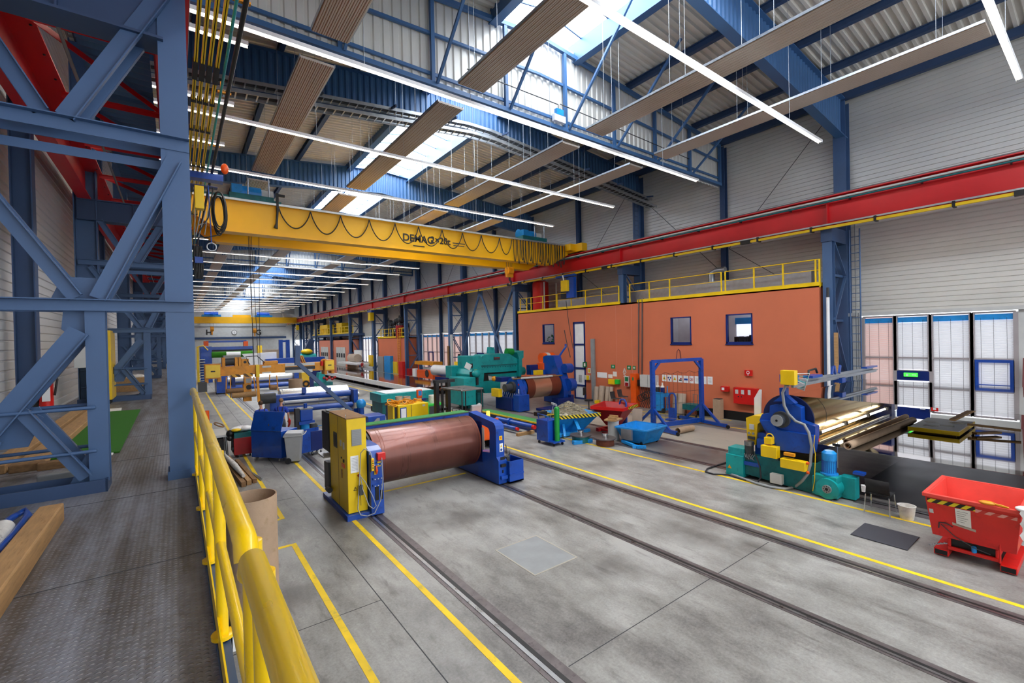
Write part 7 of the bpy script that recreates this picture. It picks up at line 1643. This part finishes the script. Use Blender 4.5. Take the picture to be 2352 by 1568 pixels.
# ---- far machines
t = thing('coating_line', 'far blue coating machine with green and white rolls across the hall', 'machine', (4.6, 60, 0)); YF = 60.
def fx(k, *p): return Z(k, *p, Y=YF)
a, c = fx('k', 105, 225), fx('k', 1085, 265); MB().box(a.x, c.x, YF, YF + 1.2, c.z - .1, a.z).build('cross_beam', 'machine_blue', t); a, c = fx('k', 190, 105), fx('k', 960, 125); MB().box(a.x, c.x, YF, YF + .3, c.z, a.z).build('upper_bar', 'machine_blue', t)
for px in (185, 940): p = fx('k', px, 120); MB().box(p.x - .2, p.x + .25, YF - .1, YF + .4, fx('k', px, 200).z, p.z + .05).build('warning_lamp', 'orange', t)
a, c = fx('k', 290, 310), fx('k', 570, 415); MB().cyl((a.x, YF - .5, (a.z + c.z) / 2), (fx('k', 1060, 350).x, YF - .5, (a.z + c.z) / 2), abs(a.z - c.z) / 2, 20).build('green_roll', 'turf', t); a, c = fx('k', 565, 310), fx('k', 835, 375); MB().cyl((a.x, YF - .55, (a.z + c.z) / 2 - .1), (c.x, YF - .55, (a.z + c.z) / 2 - .1), abs(a.z - c.z) / 2 + .12, 20).build('white_roll', 'white', t)
a, c = fx('k', 850, 350), fx('k', 1500, 560); MB().prism([(a.x, a.z), (c.x, a.z + .1), (c.x, a.z - .7), (fx('k', 1200, 560).x, c.z), (a.x + 1, c.z)], 'y', YF - 1.2, YF - .7).build('white_web', 'white', t)
a, c = fx('k', 140, 300), fx('k', 300, 450); MB().box(a.x - .3, c.x, YF - .6, YF + 1.5, 0, a.z + .5).build('left_stand', 'machine_blue', t); a, c = fx('k', 1275, 440), fx('l', 390, 300); MB().box(a.x, c.x + 2.5, YF - 2, YF - 1, 1.2, a.z).build('right_beam', 'machine_blue', t); MB().box(a.x, c.x + 2.5, YF - 1.9, YF - 1.1, 0, 1.2).build('right_base', 'navy', t)
a, c = fx('k', 20, 215), fx('k', 120, 560); MB().box(a.x - .1, a.x + .1, YF - 2, YF - 1.9, 0, a.z).tube([(a.x, YF - 2, a.z), (a.x + .5, YF - 2, a.z + .1), (a.x + .9, YF - 2, a.z - .4)], .06, 6).build('stair_rail', 'yellow', t); b = MB()
for k in range(9): b.box(a.x + .1, c.x + .2, YF - 2, YF - 1.3 + .1 * k, .3 + .28 * k, .36 + .28 * k)
b.build('stair_tread', 'grey_white', t); p = fx('k', 1195, 190); MB().box(p.x - .25, p.x + .25, YF - .5, YF, p.z - 1.2, p.z).build('yellow_post', 'yellow', t)
b = MB().box(a.x + .6, fx('k', 1060, 300).x, YF - .2, YF + .6, fx('k', 600, 300).z, fx('k', 600, 270).z); b.build('dark_gap', 'black', t)
for Yq, k0, l in ((46., 0, 'blue framed machine with white cylinder, left of the tall cardboard drum'),):
    t = thing('roller_stand', l, 'machine', (5, Yq, 0)); a, c = Z('k', 570, 830, Y=Yq), Z('l', 250, 690, Y=Yq); MB().cyl((a.x, Yq, 1.15), (c.x + .4, Yq, 1.15), .72, 32).build('roller', 'silver_roll', t); MB().tube([(a.x, Yq - 1, .45), (c.x, Yq - 1, .45)], .22, 10).build('lower_tube', 'machine_blue', t); MB().tube([(a.x, Yq - .3, 2.1), (c.x, Yq - .3, 2.1)], .2, 10).build('upper_tube', 'machine_blue', t); b = MB(); p = Z('k', 500, 800, Y=Yq); b.box(p.x - .5, p.x + .3, Yq - 1.2, Yq + 1.2, .1, 2.1); b.box(c.x, c.x + .5, Yq - 1.2, Yq + 1.2, .1, 2.1); b.build('stand', 'machine_blue', t); p = Z('k', 690, 900, Y=Yq); MB().box(p.x - .12, p.x + .12, Yq - 1.2, Yq - .9, .2, 2.0).build('post', 'navy', t)
a, c = Z('l', 185, 660, Y=29.3), Z('l', 450, 660, Y=29.3); solo('cardboard_tube', MB().tubeh(((a.x + c.x) / 2, 29.3, 0), ((a.x + c.x) / 2, 29.3, (a.z + c.z) / 2), abs(c.x - a.x) / 2, .03, 36), 'cardboard', 'big tan cardboard drum standing behind the silver roller machine', 'cardboard tube')
t = thing('winding_post', 'yellow and orange winder cabinet right of the big cardboard drum', 'cabinet', (6.6, 31, 0)); a, c = Z('l', 435, 545, Y=31), Z('l', 580, 680, Y=31); MB().box(a.x, c.x, 31, 31.8, c.z, a.z).build('upper', 'yellow', t); a2, c2 = Z('l', 455, 690, Y=31), Z('l', 590, 825, Y=31); MB().box(a2.x, c2.x, 31, 31.8, 0, c.z).build('lower', 'orange_yellow', t); p = Z('l', 520, 755, Y=30.98); MB().ring(p, (0, 1, 0), .1, .22, 16).build('eye', 'black', t); MB().box(c2.x, c2.x + .25, 31, 31.6, 0, a.z - .3).build('blue_side', 'navy', t)
t = thing('teal_stand', 'small teal machine with red and white fittings by the middle rail', 'machine', (11, 46, 0)); a, c = Z('l', 710, 545, Y=46), Z('l', 895, 770, Y=46); MB().prism([(a.x, 0), (c.x + .3, 0), (c.x, a.z - 1.0), (c.x - .2, a.z), (a.x + .2, a.z)], 'y', 45.6, 46.6).build('body', 'teal', t); MB().box(a.x - .6, c.x + .5, 45.4, 46.8, 0, .3).build('base', 'teal_dark', t); b = MB()
for k in range(5): b.sph((a.x + .6 + .25 * k, 45.5, a.z - .5 - .15 * (k % 2)), .14, 8, 6)
b.build('fittings', 'dark_red', t)
t = thing('blue_lifter', 'tall blue twin mast lifter near the far right columns', 'lifter', (12.5, 75, 0)); b = MB()
for px in (645, 661): p = at(px, 780, Y=75); b.box(p.x - .25, p.x + .25, 75, 75.5, 0, p.z); b.bar((p.x, 75.2, .3), (p.x + 1.2, 75.2, .1), .3, .3)
p, q = at(645, 781, Y=75), at(661, 776, Y=75); b.box(p.x, q.x, 75.1, 75.4, p.z - .3, p.z); b.build('mast', 'machine_blue', t)
a, c = at(605, 803, Y=95), at(643, 812, Y=95); solo('paper_stack', MB().box(a.x, c.x, 95, 97, 0, a.z), 'cardboard_pale', 'pale stacked bales before the far end wall', 'bales')
t = thing('teal_motor', 'teal and yellow pump behind the spreader beam', 'pump', (11, 62, 0)); p = at(709, 822, Y=60); MB().cyl(p - V((1, 0, 0)), p + V((.8, 0, 0)), .55, 16).build('motor', 'teal', t); MB().sph(p + V((-.2, 0, .8)), .7, 14, 8, sz=(1, 1, .5)).build('cap', 'yellow', t); MB().box(p.x - .7, p.x + .7, 59.5, 60.5, 0, p.z - .3).build('stand', 'teal_dark', t)
t = thing('cardboard_rolls', 'big tan roll on a white table before the far bright window', 'roll', (19, 62, 0)); a = at(822, 842, Z=0); MB().cyl((19.2, 62.5, 0), (19.2, 62.5, 1.1), .7, 22).build('lower_drum', 'cardboard', t); MB().cyl((19.6, 61.5, 1.85), (19.6, 64.5, 1.85), .55, 22).build('upper_roll', 'cardboard_pale', t); MB().box(18.2, 19.8, 57.5, 66, 1.1, 1.3).build('table', 'white', t); MB().box(20.2, 20.4, 62, 65, 1.2, 2.9).build('board', 'white', t)
a, c = at(848, 815, X=20), at(856, 832, X=20); solo('yellow_board', MB().box(19.9, 20.1, c.y, a.y, .9, a.z), 'yellow', 'upright yellow board beside the far bright window', 'board')
sl_ = thing('chute', 'dark blue sloping chute below the far mezzanine', 'chute', (17, 85, 0)); p, q = at(716, 780, Y=84), at(703, 808, Y=84); MB().bar(p, q, .9, .9).build('chute', 'steel_blue_dark', sl_); MB().box(q.x - .3, q.x + .3, 83.7, 84.3, 0, q.z).build('support', 'steel_blue_dark', sl_)
# ================================================================== cluster left of the yellow cabinet
A, B = V((2.04, 18.5, 0)), V((2.85, 17.5, 0)); dx = (B - A).normalized(); dn = V((-dx.y, dx.x, 0)); up = V((0, 0, 1))
t = thing('tool_locker', 'blue steel tool locker on castors with its lid raised', 'locker', (A + B) / 2)
def obox(mb, o, a, b_, c_, m=0):
    P = [o + a * i + b_ * j + c_ * k for k in (0, 1) for j in (0, 1) for i in (0, 1)]
    return mb.add(P, [(0, 2, 3, 1), (4, 5, 7, 6), (0, 1, 5, 4), (2, 6, 7, 3), (0, 4, 6, 2), (1, 3, 7, 5)], m)
obox(MB(), A + up * .14, dx * 1.28, dn * .8, up * .94).build('body', 'machine_blue', t, .012)
obox(MB(), A + up * 1.09 - dn * .0, dx * 1.28, dn * -.03 + up * 0.0, up * .0001 + (dn * .22 + up * .66)).build('lid', 'machine_blue', t, .006)
obox(MB(), A + up * 1.075 - dn * .012, dx * 1.28, dn * .02, up * .02).build('hinge', 'steel', t)
obox(MB(), B + dn * .1 + dx * .0 + up * .16, dx * .55 + dn * 1.15, dx * -.02 + dn * .02, up * .86).build('open_door', 'machine_blue', t)
b = MB()
for i, j in ((.12, .1), (1.15, .1), (.12, .7), (1.15, .7)): p = A + dx * i + dn * j; b.cyl(p + up * .07 - dx * .03, p + up * .07 + dx * .03, .07, 14); b.bar(p + up * .07, p + up * .15, .03, .06, dx)
b.build('castor', 'galv', t); p = A + dx * .75 + up * 1.3 + dn * .02; MB().cbox(p, .03, .03, .07).build('lock', 'black', t)
# grey wheelie bin
t = thing('wheelie_bin', 'pale grey wheelie bin in front of the open blue locker', 'bin', (3.22, 17.4, 0))
b = MB().T = None
mb = MB(RZ(3.22, 17.35, -18)); Bq = [(-.2, -.24), (.2, -.24), (.2, .24), (-.2, .24)]; Tq = [(-.27, -.31), (.27, -.31), (.27, .31), (-.27, .31)]
mb.add([(x, y, .06) for x, y in Bq] + [(x, y, .95) for x, y in Tq], [(0, 3, 2, 1), (0, 1, 5, 4), (1, 2, 6, 5), (2, 3, 7, 6), (3, 0, 4, 7), (4, 5, 6, 7)]); mb.build('body', 'grey_plastic', t, .025)
mb = MB(RZ(3.22, 17.35, -18)); mb.box(-.3, .3, -.34, .34, .93, .97); mb.prism([(-.3, .97), (.3, .97), (.28, 1.04), (-.24, 1.07)], 'y', -.33, .33); mb.build('lid', 'grey_plastic', t, .02)
mb = MB(RZ(3.22, 17.35, -18)); mb.tube([(.3, -.3, .96), (.38, -.25, 1.0), (.38, .25, 1.0), (.3, .3, .96)], .018, 8); mb.build('handle', 'grey_plastic', t)
mb = MB(RZ(3.22, 17.35, -18))
for y in (-.27, .27): mb.cyl((-.16, y - .04, .1), (-.16, y + .04, .1), .1, 20)
mb.tube([(-.16, -.27, .1), (-.16, .27, .1)], .015, 6); mb.build('wheel', 'rubber', t)
mb = MB(RZ(3.22, 17.35, -18))
for k in range(3): mb.add([(-.21 - .065 * f - .003, -.16 + .16 * k + w, .1 + .83 * f) for f, w in ((0, 0), (0, .02), (1, .02), (1, 0))], [(0, 1, 2, 3)])
mb.build('rib', 'grey', t)
# red cabinet full of rags
t = thing('parts_cabinet', 'dark red cabinet with grey drawers, heaped with white rags', 'cabinet', (1.85, 19.65, 0))
MB().box(1.58, 2.2, 19.35, 20.0, .1, .72).build('body', 'dark_red', t, .012); MB().box(1.6, 2.2, 19.36, 20.0, .72, .9).build('drawer', 'teal_dark', t); MB().box(1.54, 1.6, 19.5, 19.9, .2, .7).box(1.5, 1.58, 19.4, 19.5, .3, .4).build('handle', 'anthracite', t)
castors(MB(), ((1.7, 19.45), (2.1, 19.45), (1.7, 19.9))).build('castor', 'black', t)
b = MB(); random.seed(6)
for k in range(14): b.sph((1.65 + .55 * random.random(), 19.45 + .45 * random.random(), .93 + .1 * random.random()), .09 + .06 * random.random(), 10, 6, sz=(1.3, 1, .6))
tag(solo('rag_heap', b, 'white', 'heap of white rags on the dark red cabinet', 'rags'), 'heap of white rags on the dark red cabinet', 'rags', None, 'stuff')
solo('black_cap', MB().sph((1.5, 19.6, .88), .14, 12, 8).sph((1.48, 19.5, .72), .1, 10, 6), 'black', 'black bundle hanging at the left edge of the red cabinet', 'bundle'); solo('yellow_cloth', MB().sph((1.68, 19.5, 1.0), .12, 12, 8, sz=(1.4, 1, .5)), 'yellow', 'yellow cloth among the white rags', 'cloth')
# workbench with hand wheel at the railing end
t = thing('test_bench', 'pale bench with tubular leg beside the railing end', 'bench', (1.1, 20.3, 0)); MB().box(.5, 1.42, 19.6, 21.2, .78, .86).box(.4, .9, 19.8, 21.0, .86, 1.15).build('top', 'grey_white', t); MB().tube([(1.4, 19.7, 0), (1.36, 19.75, .8)], .04, 10).tube([(1.4, 21.0, 0), (1.36, 21.0, .8)], .04, 10).build('leg', 'steel', t); MB().box(.9, 1.3, 19.8, 20.6, .2, .7).build('drum', 'black', t)
MB().torus((1.2, 20.3, 1.15), (.5, -.2, 1), .17, .025, 20, 6).build('hand_wheel', 'wood_dark', t); MB().cyl((.85, 21.3, 1.2), (.85, 21.3, 1.6), .1, 12).build('red_post', 'orange', t)
# planks and rods on the floor
def fl_bar(nm, p, q, w, h, m, l, g): return solo(nm, MB().bar((*p, h / 2 + .001), (*q, h / 2 + .001), w, h), m, l, 'timber' if m.startswith('wood') else 'rod', g)
fl_bar('timber', (1.47, 15.3), (1.22, 19.5), .12, .14, 'wood_dark', 'squared timber on the floor nearest the railing, left of the bundle', 'floor timbers'); fl_bar('timber', (1.62, 15.4), (1.38, 19.3), .12, .14, 'wood', 'squared timber on the floor, middle of the bundle', 'floor timbers'); fl_bar('timber', (1.78, 15.5), (1.6, 18.6), .11, .12, 'wood_dark', 'squared timber on the floor, right of the bundle by the yellow line', 'floor timbers')
solo('wrapped_profile', MB().tube([(1.52, 15.8, .2), (1.42, 17.2, .23), (1.32, 18.6, .2), (1.28, 19.4, .2)], [.05, .09, .07, .04], 10), 'plastic_wrap', 'plastic wrapped profile on top of the floor timbers', 'profile')
for i in range(3): solo('steel_rod', MB().tube([(1.95 + .03 * i, 15.6 + .1 * i, .02), (1.72 + .02 * i, 18.0 - .3 * i, .02)], .014, 6), 'galv', 'thin bright rod on the floor beside the timbers, %s from the timbers' % ORD[i], 'rod', 'bright rods on the floor')
t = thing('service_trolley', 'blue trolley with drawers behind the yellow cabinet', 'trolley', (4.0, 17.2, 0)); p = at(738, 1043, Z=0)
x, y = p.x, p.y; MB().box(x - .35, x + .05, y, y + .7, .2, .9).build('body', 'navy', t, .01); MB().box(x + .05, x + .08, y, y + .7, .2, .88).build('side', 'grey_white', t); castors(MB(), ((x - .3, y + .05), (x, y + .05), (x - .3, y + .65), (x, y + .65)), .07).build('castor', 'black', t); MB().cyl((x - .2, y + .3, .9), (x - .2, y + .3, 1.15), .12, 14).sph((x - .1, y + .5, 1.0), .12, 10, 6).build('tools', 'dark_grey', t); MB().tube([(x + .05, y, .95), (x + .45, y + .2, .98), (x + .45, y + .6, .98), (x + .05, y + .7, .95)], .015, 6).build('rail', 'light_blue', t)
solo('steel_pot', MB().cyl((4.3, 22.0, 0), (4.3, 22.0, .35), .14, 16).cyl((3.95, 22.1, 0), (3.95, 22.1, .12), .2, 14), 'rust', 'rusty pot and dark parts on the floor right of the workers', 'pot')

# ================================================================== people
def skin_mesh(name, verts, edges, radii, mt, parent, sub=2):
    o = V(parent.location)
    me = bpy.data.meshes.new(name); me.from_pydata([V(v) - o for v in verts], edges, []); me.materials.append(MATS[mt])
    ob = bpy.data.objects.new(name, me); COL.objects.link(ob); ob.parent = parent
    s = ob.modifiers.new('skin', 'SKIN'); s.use_smooth_shade = True
    for i, r in enumerate(radii):
        q = me.skin_vertices[0].data[i]; q.radius = (r, r) if not isinstance(r, tuple) else r; q.use_root = i == 0
    u = ob.modifiers.new('sub', 'SUBSURF'); u.levels = u.render_levels = sub
    return ob
class Chain:
    def __init__(s, T): s.v = []; s.e = []; s.r = []; s.T = T
    def add(s, p, r, to=None):
        s.v.append(s.T @ V(p)); s.r.append(r)
        if to is not None: s.e.append((to, len(s.v) - 1))
        return len(s.v) - 1
def person(x, y, rz, lab, J, shirt='worker_blue', pants='worker_grey', braces=True, z=0, seated=False):
    t = thing('person', lab, 'person', (x, y, z)); T = M.Translation((x, y, z)) @ M.Rotation(rz, 4, 'Z')
    hip, kneeL, kneeR, ankL, ankR, chest, neck, head = (V(J[k]) for k in ('hip', 'kneeL', 'kneeR', 'ankL', 'ankR', 'chest', 'neck', 'head'))
    c = Chain(T); h = c.add(hip, (.13, .10)); w = c.add(hip.lerp(chest, .45), (.125, .095), h); ch = c.add(chest, (.15, .10), w); nb = c.add(neck, .055, ch); n2 = c.add(neck.lerp(head, .45), .052, nb); hd = c.add(head, (.078, .094), n2); c.add(head + V((0, .005, .08)), (.062, .078), hd)
    fc = V(J.get('face', (0, 1, -.1))).normalized(); c.add(head + fc * .105 + V((0, 0, -.01)), .014, hd)
    for s, kn, an in ((-1, kneeL, ankL), (1, kneeR, ankR)):
        hj = c.add(hip + V((s * .10, 0, -.04)), .09, h); k = c.add(kn, .06, hj); a = c.add(an, .042, k); c.add(an + V((0, .14, -.05)), .038, a)
    for s, e, hn in ((-1, V(J['elbL']), V(J['hanL'])), (1, V(J['elbR']), V(J['hanR']))):
        sh = c.add(chest + V((s * .19, 0, .06)), .058, ch); el = c.add(e, .042, sh); wr = c.add(hn, .028, el); d = (hn - e).normalized(); side = V((s, 0, 0)); side = (side - d * side.dot(d)).normalized(); pal = c.add(hn + d * .07, (.036, .018), wr); nrm = d.cross(side)
        for i in range(4):
            off = side * (.028 - .018 * i); L = (.06, .072, .068, .052)[i]; f1 = c.add(hn + d * .10 + off, .010, pal); c.add(hn + d * (.10 + L * .7) + off + nrm * -.02, .0085, f1)
        th = c.add(hn + d * .04 + side * -.045 + nrm * -.01, .011, pal); c.add(hn + d * .085 + side * -.06 + nrm * -.02, .009, th)
    bo = skin_mesh('body', c.v, c.e, c.r, 'skin', t)
    c = Chain(T); h = c.add(hip + V((0, 0, .0)), (.15, .115)); w = c.add(hip.lerp(chest, .45), (.145, .115), h); ch = c.add(chest, (.17, .12), w); c.add(neck.lerp(chest, .25), .075, ch)
    for s, e in ((-1, V(J['elbL'])), (1, V(J['elbR']))): sh = c.add(chest + V((s * .19, 0, .06)), .078, ch); c.add((chest + V((s * .19, 0, .06))).lerp(e, .8), .064, sh)
    skin_mesh('shirt', c.v, c.e, c.r, shirt, t)
    c = Chain(T); h = c.add(hip + V((0, 0, .06)), (.155, .12)); h2 = c.add(hip + V((0, 0, -.05)), (.15, .12), h)
    for s, kn, an in ((-1, kneeL, ankL), (1, kneeR, ankR)): hj = c.add(hip + V((s * .10, 0, -.12)), .098, h2); k = c.add(kn, .075, hj); c.add(an + V((0, 0, .02)), .062, k)
    skin_mesh('trousers', c.v, c.e, c.r, pants, t)
    c = Chain(T)
    b = MB(T).sph(head + V((0, -.015, .055)), .105, 18, 10, sz=(.86, 1.0, .9)); b.build('hair', J.get('hair', 'hair'), t)
    sd = V((fc.y, -fc.x, 0)).normalized(); b = MB(T)
    for s in (-1, 1): b.sph(head + fc * .088 + sd * (.032 * s) + V((0, 0, .02)), .011, 8, 6)
    b.build('eyes', 'anthracite', t); MB(T).bar(head + fc * .088 + sd * .025 + V((0, 0, -.055)), head + fc * .088 - sd * .025 + V((0, 0, -.055)), .008, .008).build('mouth', 'dark_red', t)
    b = MB(T)
    for s in (-1, 1): b.sph(head + sd * (.082 * s) + V((0, 0, .0)), .022, 8, 6, sz=(.5, 1, 1.4))
    b.build('ears', 'skin', t)
    b = MB(T)
    for an in (ankL, ankR): b.sph(an + V((0, .06, -.045)), .06, 12, 8, sz=(.85, 2.2, .75))
    b.build('shoes', 'anthracite', t)
    if braces:
        b = MB(T)
        for s in (-1, 1): b.tube([hip + V((s * .07, -.125, .12)), hip.lerp(chest, .6) + V((s * .06, -.135, 0)), chest + V((s * .09, -.13, .06)), chest + V((s * .10, -.05, .17))], .016, 6)
        b.bar(hip.lerp(chest, .55) + V((-.08, -.135, 0)), hip.lerp(chest, .55) + V((.08, -.135, 0)), .02, .035); b.build('braces', 'anthracite', t)
    return t
stand = dict(hip=(0, 0, .93), kneeL=(-.11, .03, .50), kneeR=(.11, .03, .50), ankL=(-.12, 0, .09), ankR=(.12, 0, .09), chest=(0, .05, 1.32), neck=(0, .08, 1.50), head=(0, .13, 1.66), elbL=(-.27, .03, 1.12), hanL=(-.24, .27, 1.02), elbR=(.27, .03, 1.12), hanR=(.22, .28, 1.02), face=(0, 1, -.35))
person(2.74, 21.15, .15, 'person in blue shirt with dark braces seen from behind, left of two', dict(stand, elbL=(-.30, -.03, 1.12), hanL=(-.30, .12, .90)))
s2 = dict(stand, face=(.3, 1, -.3), elbL=(-.30, .12, 1.14), hanL=(-.3, .36, 1.1), elbR=(.30, -.04, 1.10), hanR=(.28, .04, .86), hair='wood_dark')
w2 = person(3.50, 21.45, -.35, 'person in blue shirt holding a red cloth, right of two workers', s2)
q = M.Translation((3.5, 21.45, 0)) @ M.Rotation(-.35, 4, 'Z') @ V((.29, .05, .78)); solo('red_cloth', MB().tube([q + V((0, 0, .16)), q + V((.03, -.02, .05)), q + V((.02, -.02, -.1)), q + V((-.02, 0, -.22))], [.03, .06, .05, .03], 10), 'red', 'red cloth held by the right worker', 'cloth')
p = at(837, 859, Z=0)
person(18.3, 56.0, -1.4, 'distant person in a red shirt walking past the far bright window', dict(stand, kneeL=(-.1, .2, .52), ankL=(-.1, .25, .1), ankR=(.1, -.3, .13), kneeR=(.1, -.05, .5)), shirt='dark_red', braces=False)
sit = dict(hip=(0, 0, .5), kneeL=(-.13, .42, .5), kneeR=(.13, .42, .5), ankL=(-.13, .42, .09), ankR=(.13, .42, .09), chest=(0, .03, .92), neck=(0, .05, 1.1), head=(0, .09, 1.26), elbL=(-.28, .12, .75), hanL=(-.2, .38, .75), elbR=(.28, .12, .75), hanR=(.2, .38, .75))
p = at(1722, 776, X=22.3)
person(22.3, p.y, 2.6, 'person with dark hair seated inside the right office window', dict(sit), shirt='white', pants='anthracite', braces=False, z=p.z - 1.30)
solo('office_chair', MB().cyl((22.3, p.y, 2.62), (22.3, p.y, p.z - .98), .25, 16), 'anthracite', 'dark office stool under the person at the right window', 'chair')

# ================================================================== daylight, exposure
w = bpy.data.worlds.new('sky'); SC.world = w; w.use_nodes = True
bg = w.node_tree.nodes['Background']; bg.inputs[0].default_value = (.90, .94, 1, 1); bg.inputs[1].default_value = 3.0
vs = SC.view_settings; vs.view_transform = 'Standard'; vs.look = 'None'; vs.gamma = 1; vs.use_curve_mapping = False; vs.exposure = 0.0
SC.cycles.max_bounces = 8; SC.cycles.diffuse_bounces = 5; SC.cycles.glossy_bounces = 4; SC.cycles.transmission_bounces = 6
SC.cycles.sample_clamp_indirect = 6; SC.cycles.caustics_reflective = False; SC.cycles.caustics_refractive = False
